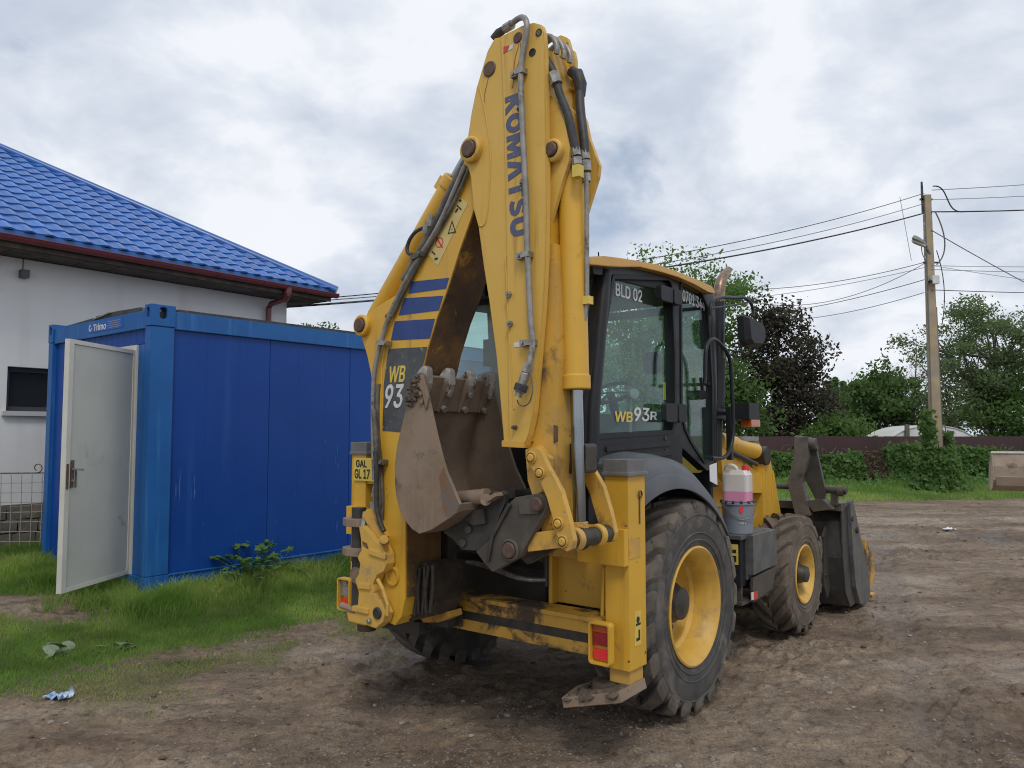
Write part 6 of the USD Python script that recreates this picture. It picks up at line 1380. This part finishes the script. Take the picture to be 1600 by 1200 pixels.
def rbox(w, d, z0, z1, r=0.03, tap=1.0):
    P_ = rnd(sbox(-w / 2, -d / 2, w / 2, d / 2), r)
    m = prof_z(P_, z0, z1)
    k = m.vertices[:, 2] > z1 - 1e-6
    m.vertices[k, :2] *= tap
    return m
part(can, 'fluid', rbox(0.16, 0.20, 0.0, 0.075), 'pink_fluid')
part(can, 'body', [rbox(0.16, 0.20, 0.0755, 0.20), rbox(0.16, 0.20, 0.2002, 0.235, 0.03, 0.80)], 'can_plastic')
part(can, 'grip', [tube([(0, 0.09, 0.225), (0, 0.075, 0.262), (0, 0.03, 0.266), (0, 0.0, 0.23)], 0.014, 8, smooth_pts=16)], 'can_plastic', smooth=50)
part(can, 'cap', [cyl((0, -0.062, 0.232), (0, -0.062, 0.27), 0.028, 16)], 'reflector_red', smooth=40)

# ------------------------------------------------------------------ leaves and trees
def leaves(C, size, rng, aspect=0.55, flat=0.0):
    """Folded rhombic leaves (two triangles hinged on the midrib) at the centres C."""
    n = len(C)
    d = rng.normal(size=(n, 3)); d[:, 2] -= 0.15; d /= np.linalg.norm(d, axis=1, keepdims=True)
    u = rng.normal(size=(n, 3)); u[:, 2] += flat * 3
    a = np.cross(d, u); a /= np.linalg.norm(a, axis=1, keepdims=True) + 1e-9
    nn = np.cross(a, d)
    s = (size * rng.uniform(0.6, 1.3, n))[:, None]
    v = np.stack([C - d * s * 0.5, C + a * s * aspect * 0.5 + nn * s * 0.12, C + d * s * 0.5, C - a * s * aspect * 0.5 + nn * s * 0.12], 1).reshape(-1, 3)
    o = np.arange(n)[:, None] * 4
    return tm(v, np.concatenate([o + [0, 1, 2], o + [0, 2, 3]], 1).reshape(-1, 3))
def crown_points(rng, K, n, c, rad, squash, per, top=0.0, hollow=0.35):
    """Leaf positions: n points in K clumps spread through an uneven ellipsoid."""
    q = rng.normal(size=(K * 3, 3)); q /= np.linalg.norm(q, axis=1, keepdims=True)
    r = (hollow + (1 - hollow) * rng.random(len(q)) ** 0.6)
    lob = 0.72 + 0.56 * meshkit.noise(q * 1.7 + per, per)
    q = q * (r * lob)[:, None]
    q = q[q[:, 2] > -0.85][:K]
    cl = np.asarray(c) + q * np.asarray(rad)
    w = rng.uniform(0.5, 1.5, len(cl)); w /= w.sum()
    idx = rng.choice(len(cl), n, p=w)
    cr = rng.uniform(0.6, 1.25, len(cl))[idx]
    return cl, cl[idx] + np.clip(rng.normal(size=(n, 3)), -1.9, 1.9) * (squash * cr)[:, None] * [1, 1, 0.62]
def tree(name, label, base, h, rad, cz, leafm, n, size, seed, K=60, squash=0.35, trunk_r=0.16, bark='bark', group=None, limbs=14, hollow=0.35, fork=0.35, extra=None):
    rng = np.random.default_rng(seed)
    t = thing(name, label, 'tree' if 'shrub' not in name else 'shrub', base, 0, group)
    c = np.array([0, 0, cz])
    cl, L_ = crown_points(rng, K, n, c, rad, squash, seed, hollow=hollow)
    if extra is not None:
        L_ = np.vstack([L_, extra(rng)])
    keep = L_[:, 2] > 0.05
    part(t, 'crown', leaves(L_[keep], size, rng), leafm)
    fk_ = np.array([rng.normal(0, 0.1), rng.normal(0, 0.1), cz * fork + 0.3])
    pts = [np.array([0, 0, -0.2]), fk_ * [0.5, 0.5, 0.5], fk_, (fk_ + c) / 2 + rng.normal(0, 0.12, 3), c + [0, 0, rad[2] * 0.55]]
    part(t, 'trunk', tube(pts, [trunk_r * 1.25, trunk_r, trunk_r * 0.85, trunk_r * 0.55, trunk_r * 0.12], 9, smooth_pts=14), bark, smooth=60)
    for k in rng.choice(len(cl), min(limbs, len(cl)), replace=False):
        s = pts[2] + (pts[4] - pts[2]) * rng.uniform(0, 0.6)
        m = (s + cl[k]) / 2 + rng.normal(0, 0.15, 3) + [0, 0, -0.08 * np.linalg.norm(cl[k] - s)]
        rr_ = trunk_r * rng.uniform(0.22, 0.45)
        part(t, 'limb', tube([s, m, cl[k]], [rr_, rr_ * 0.65, rr_ * 0.2], 6, smooth_pts=8), bark, smooth=60)
    return t
def at(px, d, z=0.0):
    w = wd(px, 600, d); return np.array([w[0], w[1], z])

# behind the brown fence, from left to right
tree('maple_tree', 'tall light green maple with a ragged top behind the cab', at(1075, 29.5), 8.9, (2.9, 2.2, 3.7), 4.7, 'leaf_green', 17000, 0.165, 101, K=130, squash=0.36, trunk_r=0.2, limbs=26, hollow=0.25,
     extra=lambda g: np.vstack([np.array(p) + np.clip(g.normal(size=(150, 3)), -1.8, 1.8) * [0.26, 0.3, 0.42] for p in ((-1.7, 0, 8.2), (-0.7, 0, 8.2), (0.2, 0, 8.1), (-1.3, 0, 7.7), (0.9, 0, 7.9), (1.4, 0, 7.2), (1.1, 0, 6.6), (1.7, 0, 7.0), (-2.4, 0, 7.4), (2.3, 0.2, 6.2))]))
tree('willow_tree', 'pale green drooping tree seen through the cab windows', at(985, 26.3), 7.6, (2.5, 1.4, 3.3), 4.1, 'leaf_green', 13000, 0.16, 117, K=120, squash=0.36, trunk_r=0.15, limbs=20, hollow=0.2)
tree('plum_tree', 'dark brownish purple plum tree just right of the wing mirror', at(1218, 28.2), 6.8, (1.55, 1.5, 3.0), 3.3, 'leaf_purple', 14000, 0.17, 103, K=90, squash=0.36, trunk_r=0.16, limbs=20, hollow=0.2,
     extra=lambda g: np.vstack([np.array(p) + np.clip(g.normal(size=(150, 3)), -1.8, 1.8) * [0.22, 0.3, 0.4] for p in ((-0.7, 0, 6.3), (-0.3, 0, 5.9), (0.5, 0, 6.0), (0.7, 0, 5.5), (0.95, 0, 5.0), (1.25, 0, 4.4), (1.2, 0, 3.8))]))
tree('walnut_tree', 'dense mid green tree filling the gap below the purple tree', at(1120, 26.2), 4.6, (1.5, 1.1, 2.3), 2.3, 'leaf_mid', 8000, 0.19, 104, K=60, squash=0.36, trunk_r=0.13, hollow=0.2)
tree('cherry_tree', 'bushy bright green tree left of the concrete pole', at(1378, 30.0), 4.4, (1.5, 1.3, 1.75), 2.5, 'leaf_mid', 8500, 0.19, 105, K=55, squash=0.32, trunk_r=0.12, hollow=0.2,
     extra=lambda g: np.vstack([np.array(p) + g.normal(size=(90, 3)) * [0.12, 0.15, 0.3] for p in ((-0.3, 0, 4.1), (0.2, 0, 4.15), (0.7, 0, 3.8), (-0.8, 0, 3.5))]))
tree('hazel_shrub', 'low yellowish green shrub below the far poplars', at(1300, 27.0), 2.7, (1.1, 0.9, 0.95), 1.55, 'leaf_green', 4200, 0.17, 106, K=34, squash=0.26, trunk_r=0.07, hollow=0.2)
tree('pear_tree', 'spreading grey green tree with pale blossom right of the pole', at(1550, 30.5), 7.4, (3.1, 2.2, 2.1), 5.0, 'leaf_pear', 16000, 0.135, 107, K=110, squash=0.30, trunk_r=0.17, limbs=34, bark='bark', hollow=0.35, fork=0.5)
tree('elder_shrub', 'dense dark green shrub under the blossoming tree', at(1560, 30.6), 4.8, (2.5, 1.2, 1.9), 2.25, 'leaf_hedge', 12500, 0.16, 108, K=75, squash=0.33, trunk_r=0.1, hollow=0.2)
tree('lilac_shrub', 'olive green shrub directly behind the pole', at(1462, 30.0), 4.2, (1.5, 1.0, 1.7), 2.1, 'leaf_pear', 5200, 0.15, 109, K=50, squash=0.3, trunk_r=0.08, hollow=0.25)
# bare tree
rb = np.random.default_rng(120)
bt_ = thing('bare_tree', 'leafless brown tree with drooping twigs just left of the pole', 'tree', at(1425, 30.0))
def grow(p, d, L_, r, depth, out):
    q = p + d * L_
    m = (p + q) / 2 + rb.normal(0, L_ * 0.06, 3)
    out.append(tube([p, m, q], [r, r * 0.8, r * 0.55], 5, caps=False))
    if depth == 0: return
    for _ in range(rb.integers(2, 4)):
        nd = d + rb.normal(0, 0.55, 3) + [0, 0, 0.05 if depth > 2 else -0.25]
        nd /= np.linalg.norm(nd)
        grow(q if rb.random() < 0.6 else m, nd, L_ * rb.uniform(0.6, 0.82), r * 0.58, depth - 1, out)
for k in range(5):
    out = []
    d0 = np.array([rb.normal(0, 0.35), rb.normal(0, 0.2), 1.0]); d0 /= np.linalg.norm(d0)
    grow(np.array([0, 0, 1.9]), d0, 1.05, 0.035, 5, out)
    part(bt_, 'branch', out, 'bark_pale')
part(bt_, 'trunk', tube([(0, 0, -0.2), (0.03, 0, 1.0), (0, 0, 2.0)], [0.12, 0.10, 0.07], 9), 'bark_pale')
part(bt_, 'leading_shoot', tube([(0, 0, 1.9), (0.1, 0, 3.4), (0.2, 0, 4.6), (0.22, 0, 5.5)], [0.05, 0.03, 0.018, 0.008], 6), 'bark_pale')
part(bt_, 'crown', leaves(rb.normal(size=(1500, 3)) * [0.75, 0.6, 0.8] + [0, 0, 2.4], 0.10, rb), 'leaf_brown')
# poplars far off
for k, (px, top, wd_) in enumerate(((1296, 596, 0.9), (1305, 590, 0.8), (1317, 596, 0.8), (1288, 610, 0.9), (1326, 622, 0.8))):
    d = 85 + 4 * k
    hgt = (677 - top) / FPX * d + 1.75
    rp_ = np.random.default_rng(200 + k)
    p = thing('poplar_tree', ('leftmost but one thin far poplar beside the purple tree', 'tallest thin poplar far off', 'slim far poplar standing alone to the right', 'far poplar hard against the edge of the purple tree', 'shortest far poplar just above the bright green tree')[k], 'tree', at(px, d), 0, 'slender poplars far off')
    zz = rp_.random(2600) ** 0.8 * (hgt - 1) + 1
    C = np.column_stack([rp_.normal(0, 0.3 * wd_, 2600), rp_.normal(0, 0.3, 2600), zz])
    C[:, :2] *= (0.35 + 0.9 * np.sqrt(np.clip(1 - (zz - 1) / (hgt - 1), 0, 1)))[:, None]
    part(p, 'crown', leaves(C, 0.34, rp_), 'leaf_mid')
    part(p, 'trunk', tube([(0, 0, -0.3), (0, 0, hgt - 0.6)], [0.18, 0.03], 7), 'bark')
# a little tree between house and container
tree('elm_tree', 'small tree top showing beside the house corner', at(468, 27.0), 5.8, (1.5, 1.3, 1.6), 4.1, 'leaf_mid', 2600, 0.15, 130, K=34, squash=0.22, trunk_r=0.09, hollow=0.3)

# ------------------------------------------------------------------ brown sheet fence
FY = 24.6
fence = thing('sheet_fence', 'dark brown corrugated sheet fence behind the hedge', 'fence', (0, FY, 0))
fx = -6.0
k = 0
FH = 1.64
while fx < 27:
    w = 1.10
    pts, xx = [], 0.0
    while xx < w - 0.01:
        pts += [(xx, 0), (xx + 0.075, 0), (xx + 0.09, -0.008), (xx + 0.12, -0.008), (xx + 0.135, 0)]; xx += 0.1375
    pts = [(min(a, w), b) for a, b in pts] + [(w, 0.0)]
    m = extr(poly([(a, b) for a, b in pts] + [(a, b + 0.004) for a, b in pts[::-1]]), FH - 0.05 + 0.006 * (k % 3))
    m.apply_translation([fx, 0.002 * (k % 2), 0.06])
    part(fence, 'fence_panel', m, 'fence_brown')
    part(fence, 'post', box((fx - 0.03, 0.025, -0.2), (fx + 0.03, 0.085, FH - 0.03)), 'fence_brown')
    fx += w + 0.004; k += 1
part(fence, 'rail', [box((-6, 0.006 + 0.004, 1.35), (27, 0.024, 1.40))], 'fence_brown')
part(fence, 'rail', [box((-6, 0.010, 0.35), (27, 0.024, 0.40))], 'fence_brown')

# climbing hedge along it
rh = np.random.default_rng(61)
hedge = thing('hedge', 'leafy green climbing hedge growing low along the brown fence', 'hedge', (0, 23.9, 0.1))
n = 64000
hx = rh.uniform(-5, 26, n)
top = 0.84 + 0.42 * meshkit.fbm(np.stack([hx * 0.55, 0 * hx, 0 * hx], -1), 4, 62) + 0.12 * (rh.random(n) < 0.05)
pole_bump = 0.25 * np.exp(-((hx - 12.6) / 1.6) ** 2)
hz2 = rh.random(n) ** 0.85 * (top + pole_bump)
dep = 0.55 * np.sqrt(np.clip(1.1 - hz2 / (top + 0.25), 0.05, 1)) * (0.8 + 0.6 * meshkit.fbm(np.stack([hx * 1.6, hz2 * 2.5, 0 * hx], -1), 3, 63))
hy2 = -dep + rh.normal(0, 0.06, n) + 0.1
br = meshkit.fbm(np.stack([hx * 0.9, hz2 * 0.8, 0 * hx], -1), 3, 64)
dead = (br > 0.68) | (np.abs(hx - 10.9) < 0.35)
gap = rh.random(n) < np.where(dead, 0.4, 0.9)
P3 = np.column_stack([hx, hy2, hz2])
part(hedge, 'foliage', leaves(P3[gap & ~dead], 0.13, rh, 0.8), 'leaf_hedge')
part(hedge, 'dry_foliage', leaves(P3[gap & dead], 0.10, rh, 0.6), 'leaf_brown')
tw = []
for k in range(150):
    x0 = rh.uniform(-2, 25); z0 = rh.uniform(0, 0.5)
    q = np.array([x0, rh.uniform(-0.3, 0.15), z0])
    tw.append(tube([q, q + [rh.normal(0, .2), rh.normal(0, .1), 0.35], q + [rh.normal(0, .35), rh.normal(0, .15), 0.75]], 0.008, 4))
part(hedge, 'woody_stems', tw, 'bark_pale', kind='stuff')
for k in range(20):
    x0 = rh.uniform(6, 22); tz = 0.80 + 0.3 * rh.random()
    dxx = rh.normal(0, 0.18); hh_ = rh.uniform(0.2, 0.62)
    part(hedge, 'dry_tendril', tube([(x0, 0.2, tz - 0.3), (x0 + dxx * 0.3, 0.25, tz + hh_ * 0.4), (x0 + dxx, 0.3, tz + hh_), (x0 + dxx * 2.2, 0.3, tz + hh_ * rh.uniform(0.7, 0.95)), (x0 + dxx * 3.0, 0.28, tz + hh_ * 0.55)], 0.0065, 5, smooth_pts=14), 'twig')
# big-leaved weeds at the hedge foot
vs = np.column_stack([rh.uniform(4, 23, 9000), rh.normal(-1.15, 0.35, 9000), np.abs(rh.normal(0, 0.14, 9000))])
vs[:, 2] *= 0.5 + 1.5 * meshkit.fbm(np.stack([vs[:, 0] * 0.8, 0 * vs[:, 0], 0 * vs[:, 0]], -1), 3, 66)
solo('ground_weeds', leaves(vs + [0, 23.9, 0.12], 0.12, rh, 0.8, 0.5), 'weed_leaf', 'low broad leaved weeds at the foot of the hedge', 'weeds', kind='stuff')

# ------------------------------------------------------------------ concrete pole
PB = at(1459.5, 21.6, 0.05)
PT_ = wd(1448, 305, 21.6)
ph = PT_[2] - PB[2]
lean = (PT_[0] - PB[0]) / ph
pole = thing('utility_pole', 'tall weathered concrete utility pole with vine round its foot', 'utility pole', PB)
def pp_(z, dx=0.0, dy=0.0): return np.array([lean * z + dx, dy, z])
part(pole, 'shaft', hull([pp_(-0.3, a, b) for a in (-.135, .135) for b in (-.11, .11)] + [pp_(ph, a, b) for a in (-.085, .085) for b in (-.075, .075)]), 'concrete_pole')
part(pole, 'cable', tube([pp_(0.2, -0.155, -0.1), pp_(ph * 0.5, -0.13, -0.1), pp_(ph * 0.86, -0.105, -0.08), pp_(ph - 0.5, -0.095, -0.05)], 0.016, 6), 'wire_light')
part(pole, 'conduit', tube([pp_(0.3, 0.155, -0.06), pp_(ph * 0.4, 0.135, -0.06), pp_(ph * 0.62, 0.12, -0.06)], 0.02, 6), 'wire_light')
for f in (0.79, 0.785, 0.905, 0.90, 0.935):
    z = ph * f; wq = 0.135 - 0.05 * f + 0.006
    part(pole, 'steel_strap', hull([pp_(z + e, a * wq, b * (wq - 0.02)) for a in (-1, 1) for b in (-1, 1) for e in (-0.014, 0.014)]), 'white_print')
lamp = part(pole, 'lamp_arm', tube([pp_(ph * 0.80, 0, -0.08), pp_(ph * 0.815, -0.10, -0.12), pp_(ph * 0.825, -0.25, -0.18)], 0.03, 8), 'lamp_grey')
an = np.linspace(0, 2 * np.pi, 16)
c0 = pp_(ph * 0.833, -0.36, -0.22)
hd = []
for t in an[:-1]:
    for k_, zz in ((1.0, 0.0), (0.75, 0.085), (0.9, -0.035)):
        hd.append(c0 + [0.27 * math.sin(t) * k_, 0.12 * k_ * math.cos(t) + 0.10 * math.sin(t) * k_, zz - 0.10 * math.sin(t)])
part(lamp, 'lamp_head', hull(hd), 'lamp_grey', smooth=40)
part(lamp, 'lens', hull([c0 + [0.18 * math.sin(t) - 0.03, 0.08 * math.cos(t), -0.06 - 0.07 * math.sin(t)] for t in an[:-1]] + [c0 + [0.2 * math.sin(t) - 0.03, 0.09 * math.cos(t), -0.02 - 0.08 * math.sin(t)] for t in an[:-1]]), 'white_print')
part(pole, 'meter_box', box(pp_(ph * 0.695, -0.06, -0.26), pp_(ph * 0.722, 0.13, -0.13)), 'white_print')
part(pole, 'camera', [cyl(pp_(ph * 0.70, -0.14, -0.24), pp_(ph * 0.705, -0.06, -0.16), 0.045, 10)], 'black_print')
for m_ in (bar(pp_(ph - 0.5, -0.13, 0), pp_(ph + 0.25, -0.13, 0), 0.04, 0.05), bar(pp_(ph - 0.12, -0.2, 0), pp_(ph - 0.12, 0.15, 0), 0.04, 0.05), bar(pp_(ph * 0.77, -0.2, -0.05), pp_(ph * 0.77, 0.26, -0.05), 0.05, 0.04)):
    part(pole, 'insulator_bracket', m_, 'dark_steel')
part(pole, 'insulator', cyl(pp_(ph + 0.24, -0.13, 0), pp_(ph + 0.38, -0.13, 0), 0.03, 8), 'dark_steel')
for k, pts in enumerate((((0.12, ph + 0.22), (0.32, ph + 0.18), (0.55, ph - 0.25), (1.0, ph - 0.50)), ((0.15, ph - 0.5), (0.36, ph - 1.1), (0.30, ph - 1.8), (0.14, ph - 2.0)), ((0.15, ph - 1.6), (0.32, ph - 2.6), (0.22, ph - 3.7)), ((-0.12, ph * 0.86), (-0.25, ph * 0.80), (-0.15, ph * 0.775)))):
    part(pole, 'loose_cable', tube([pp_(z, dx - 0 * z, -0.12) for dx, z in pts], 0.018 if k < 2 else 0.012, 6, smooth_pts=18), 'wire_light' if k % 2 else 'wire_dark')
# vine at the foot of the pole
rv = np.random.default_rng(77)
vine = thing('climbing_vine', 'dark green vine climbing the lower part of the concrete pole', 'vine', PB)
n = 4600
vz = rv.random(n) ** 1.25 * 2.35
rad_ = (0.28 + 0.55 * np.exp(-vz / 0.7)) * (0.55 + 0.9 * meshkit.fbm(np.stack([vz * 2.2, rv.integers(0, 3, n) * 9.0, 0 * vz], -1), 2, 78))
th = rv.uniform(0, 2 * np.pi, n)
V = np.column_stack([lean * vz + np.cos(th) * rad_ + rv.normal(0, 0.05, n), np.sin(th) * rad_ * 0.7 - 0.1, vz])
V = V[(V[:, 2] < 1.3) | (rv.random(len(V)) < 0.45)]
V = V[(V[:, 2] < 1.3) | (V[:, 0] - lean * V[:, 2] < -0.13) | ((V[:, 2] < 1.75) & (V[:, 0] - lean * V[:, 2] > 0.2))]
part(vine, 'foliage', leaves(V, 0.15, rv, 0.85), 'leaf_hedge')
for k in range(5):
    ph0 = rv.uniform(0, 6.28)
    part(vine, 'stem', tube([(lean * z + 0.2 * math.cos(ph0 + z), -0.16 + 0.05 * math.sin(ph0 + z), z) for z in np.linspace(-0.1, 2.0, 12)], 0.012, 5), 'bark')

# ------------------------------------------------------------------ overhead wires
def wire(label, p, q, sag, r, mat):
    t = np.linspace(0, 1, 30)[:, None]
    c = p + (q - p) * t; c[:, 2] -= sag * 4 * (t * (1 - t))[:, 0]
    solo('overhead_wire', tube(c, r, 5), mat, label, 'wire', 'overhead wires on the concrete pole')
pw_ = lambda py: wd(1444, py, 21.5)
he = HO + HX * 0.005 - HY * 0.01
wire('topmost thin wire running left from the pole tip to the house', pw_(302), np.r_[he[:2], 4.0], 0.42, 0.010, 'wire_dark')
wire('second thin wire from the top, running left from the pole to the house', pw_(318), np.r_[he[:2], 3.97], 0.42, 0.009, 'wire_light')
wire('thick black bundled cable running left from the pole to the house', pw_(333), np.r_[he[:2], 3.90], 0.36, 0.019, 'wire_dark')
wire('wire running left from just below the street lamp into the trees', pw_(410), wd(1120, 452, 26.5), 0.25, 0.010, 'wire_dark')
wire('kinked slack wire below the street lamp running left into the trees', pw_(412), wd(1125, 458, 26.3), 0.75, 0.009, 'wire_dark')
wire('pale wire under the slack one running left into the trees', pw_(418), wd(1110, 470, 26.2), 0.15, 0.008, 'wire_light')
wire('wire running left from the middle of the pole to the purple tree', pw_(437), wd(1190, 492, 29), 0.12, 0.011, 'wire_dark')
wire('lowest wire running left from the pole to the purple tree', pw_(457), wd(1192, 502, 29), 0.2, 0.010, 'wire_light')
pr_ = lambda py: wd(1456, py, 21.5)
wire('topmost wire running right out of the picture', pr_(297), wd(1760, 274, 24), 0.05, 0.010, 'wire_light')
wire('second wire from the top running right out of the picture', pr_(312), wd(1760, 295, 24), 0.05, 0.009, 'wire_light')
wire('thick black bundled cable running right out of the picture', pr_(331), wd(1760, 319, 24), 0.06, 0.020, 'wire_dark')
wire('slanting stay wire falling to the right of the pole', pr_(360), wd(1760, 520, 26), 0.1, 0.013, 'wire_light')
wire('level wire running right just below the street lamp', pr_(415), wd(1760, 414, 26), 0.05, 0.008, 'wire_light')
wire('second level wire right of the pole, just under the first', pr_(421), wd(1760, 424, 26), 0.05, 0.009, 'wire_light')
wire('sagging wire right of the pole falling behind the level ones', pr_(415), wd(1760, 456, 27), 0.05, 0.007, 'wire_light')
wire('lowest wire running right, just above the blossoming tree', pr_(453), wd(1760, 459, 26), 0.03, 0.012, 'wire_dark')
wire('thin drop wire hanging from the left wire to the lamp level', wd(1406, 308, 21.7), wd(1424, 407, 21.6), 0.0, 0.007, 'wire_light')

# ------------------------------------------------------------------ polytunnel behind the fence
tun = thing('polytunnel', 'white plastic covered polytunnel roof behind the brown fence', 'greenhouse', at(1456, 25.7))
a = np.linspace(0, np.pi, 17)
out, inn = [(1.85 * math.cos(t), 2.02 * math.sin(t) ** 0.55) for t in a], [(1.83 * math.cos(t), 2.00 * math.sin(t) ** 0.55) for t in a]
for k in range(2):
    m = extr(Polygon(out + inn[::-1]), 0.98)
    v = m.vertices; m.vertices = np.column_stack([v[:, 0], v[:, 2] + 1.0 * k, v[:, 1]])
    part(tun, 'film', m, 'tunnel_film')
m = extr(Polygon(inn), 0.01); v = m.vertices; m.vertices = np.column_stack([v[:, 0], v[:, 2] + 0.03, v[:, 1]])
part(tun, 'end_wall', m, 'tunnel_film')
part(tun, 'post', box((-0.95, -0.08, 0), (-0.82, 0.0, 2.04)), 'bark_pale')
shd = thing('lean_to', 'pale low roof just visible above the brown fence behind the folded fork', 'shed', at(1262, 29.0))
part(shd, 'roof', hull([(-0.9, 0, 1.6), (0.9, 0, 1.6), (-0.2, 0, 1.79), (0.3, 0, 1.79), (-0.9, 2, 1.6), (0.9, 2, 1.6), (0, 2, 1.8)]), 'tunnel_film')
part(shd, 'wall', box((-0.85, 0.05, 0), (0.85, 1.9, 1.598)), 'tunnel_film')

# ------------------------------------------------------------------ bucket of another machine at the right edge
EB = at(1548, 12.0, 0.0)
eb = thing('excavator_bucket', 'beige mud stained digging bucket cut off by the right edge of the picture', 'bucket', EB, -26)
prf = [(0.0, 1.44), (0.02, 1.10), (0.06, 0.93), (0.20, 0.84), (0.50, 0.80), (0.85, 0.83)]
fo = np.array([(0.00, 1.445), (-0.02, 1.20), (0.02, 1.00), (0.14, 0.90), (0.4, 0.87)])   # y (away), z
P_o = [(0.0, 1.445), (-0.05, 1.25), (-0.04, 1.05), (0.05, 0.93), (0.30, 0.86), (0.62, 0.90), (0.64, 0.925), (0.30, 0.885), (0.07, 0.95), (-0.02, 1.06), (-0.025, 1.25), (0.02, 1.445)]
def prof_w(P, x0, x1):
    m = extr(poly(P), x1 - x0); v = m.vertices
    m.vertices = np.column_stack([v[:, 2] + x0, v[:, 0], v[:, 1]]); return fixn(m)
part(eb, 'shell', prof_w(P_o, 0.0, 1.5), 'beige_steel')
for x0 in (0.0, 1.48):
    part(eb, 'side_plate', prof_w([(0.0, 1.445), (-0.055, 1.25), (-0.045, 1.04), (0.05, 0.92), (0.30, 0.855), (0.62, 0.89), (0.5, 1.2), (0.2, 1.44)], x0 - 0.022, x0 - 0.001), 'beige_steel')
part(eb, 'top_edge', box((-0.03, -0.02, 1.446), (1.52, 0.06, 1.475)), 'white_print')
part(eb, 'wear_strip', hull([(x, y, z) for x in (0.02, 1.5) for y, z in ((-0.052, 1.10), (-0.058, 1.09), (0.0, 0.955), (0.035, 0.935), (0.03, 0.95))]), 'beige_steel')
part(eb, 'side_strip', [bar((0.485, -0.06, 1.47), (0.485, -0.07, 1.0), 0.03, 0.03), cyl((0.47, -0.03, 1.54), (0.55, -0.03, 1.54), 0.03, 10), box((0.47, -0.06, 1.476), (0.55, 0.0, 1.53))], 'bucket_steel')
part(eb, 'dent', trimesh.creation.icosphere(2, 0.075).apply_scale((1, 0.25, 0.7)).apply_translation((0.23, -0.042, 1.27)), 'beige_steel', smooth=True)
part(eb, 'carrying_arm', [bar((1.5, 0.2, 1.2), (2.6, 0.5, 0.9), 0.2, 0.25), box((2.5, 0.2, -0.1), (3.4, 1.2, 1.2))], 'yellow_worn')

# ------------------------------------------------------------------ weeds and litter
def weed(name, label, base, n, hgt, spread, size, seed, lobes=True):
    rw_ = np.random.default_rng(seed)
    t = thing(name, label, 'plant', base)
    lf = []
    for k in range(n):
        a = rw_.uniform(0, 2 * np.pi); rr_ = spread * rw_.random() ** 0.6
        z = hgt * rw_.uniform(0.25, 1.0) * (1 - 0.5 * rr_ / spread)
        tip = np.array([rr_ * math.cos(a), rr_ * math.sin(a), z])
        if k < n // 2:
            part(t, 'stem', tube([(0.2 * tip[0], 0.2 * tip[1], 0), (0.6 * tip[0], 0.6 * tip[1], 0.6 * z), tip], 0.005, 5), 'weed_leaf')
        for _ in range(3 if lobes else 1):
            s = size * rw_.uniform(0.6, 1.2)
            nl2 = 5 if lobes else 9
            c = tip + rw_.normal(0, size * 0.5, 3) * [1, 1, 0.5]
            up = np.array([rw_.normal(0, 0.35), rw_.normal(0, 0.35), 1.0]); up /= np.linalg.norm(up)
            _, e1, e2 = frame(up)
            q0 = rw_.uniform(0, 6.28)
            ring_ = []
            m_ = nl2 * 2 if lobes else 12
            for j in range(m_):
                ang_ = q0 + 2 * np.pi * j / m_
                r_ = s * (1.0 if j % 2 == 0 else 0.62) if lobes else s * (0.55 + 0.45 * abs(math.cos((ang_ - q0) / 2)))
                ring_.append(c + (e1 * math.cos(ang_) + e2 * math.sin(ang_)) * r_ - up * s * rw_.uniform(0.1, 0.35))
            lf.append(tm(np.vstack([[c], ring_]), [[0, 1 + j, 1 + (j + 1) % m_] for j in range(m_)]))
    for k, l_ in enumerate(lf[:290]):
        part(t, 'leaf', l_, 'weed_leaf' if lobes else 'burdock_leaf')
wb = wz(388, 905, 0.2)
weed('mallow_plant', 'bushy broad leaved weed growing against the long side of the container', (wb[0], wb[1], ground_z(wb[0], wb[1], False)), 96, 0.48, 0.55, 0.050, 301)
wb = wz(352, 880, 0.2)
weed('nettle_plant', 'taller thin weed left of the bushy one by the container', (wb[0], wb[1], ground_z(wb[0], wb[1], False)), 20, 0.60, 0.16, 0.042, 302)
wb = wz(82, 1017, 0.05)
weed('burdock_plant', 'grey green burdock rosette lying flat in the short grass on the left', (wb[0], wb[1], ground_z(wb[0], wb[1])), 7, 0.11, 0.15, 0.10, 303, False)
wb = wz(192, 1002, 0.06)
weed('burdock_plant', 'smaller burdock rosette further right in the short grass', (wb[0], wb[1], ground_z(wb[0], wb[1])), 6, 0.09, 0.14, 0.075, 304, False)
# crumpled wrapper
def crumple(name, label, c, sx, sy, sz, mat, seed):
    rc = np.random.default_rng(seed)
    g = np.stack(np.meshgrid(np.linspace(-1, 1, 9), np.linspace(-1, 1, 7), indexing='ij'), -1).reshape(-1, 2)
    v = np.column_stack([g[:, 0] * sx + rc.normal(0, sx * .09, 63), g[:, 1] * sy + rc.normal(0, sy * .12, 63), np.abs(rc.normal(0, sz, 63)) + 0.008])
    f = []
    for i in range(8):
        for j in range(6):
            a = i * 7 + j; f += [[a, a + 7, a + 8], [a, a + 8, a + 1]]
    m = tm(v, f); m.apply_translation([c[0], c[1], ground_z(c[0], c[1]) + 0.004])
    solo(name, m, mat, label, 'litter')
crumple('plastic_wrapper', 'crumpled blue and white plastic wrapper lying on the mud at lower left', wz(92, 1093, 0), 0.085, 0.045, 0.022, 'litter_blue', 9)
crumple('paper_scrap', 'white paper scrap lying on the mud far right of the loader bucket', wz(1482, 832, 0.02), 0.11, 0.09, 0.012, 'paper_white', 10)

stage.GetRootLayer().defaultPrim = 'World'
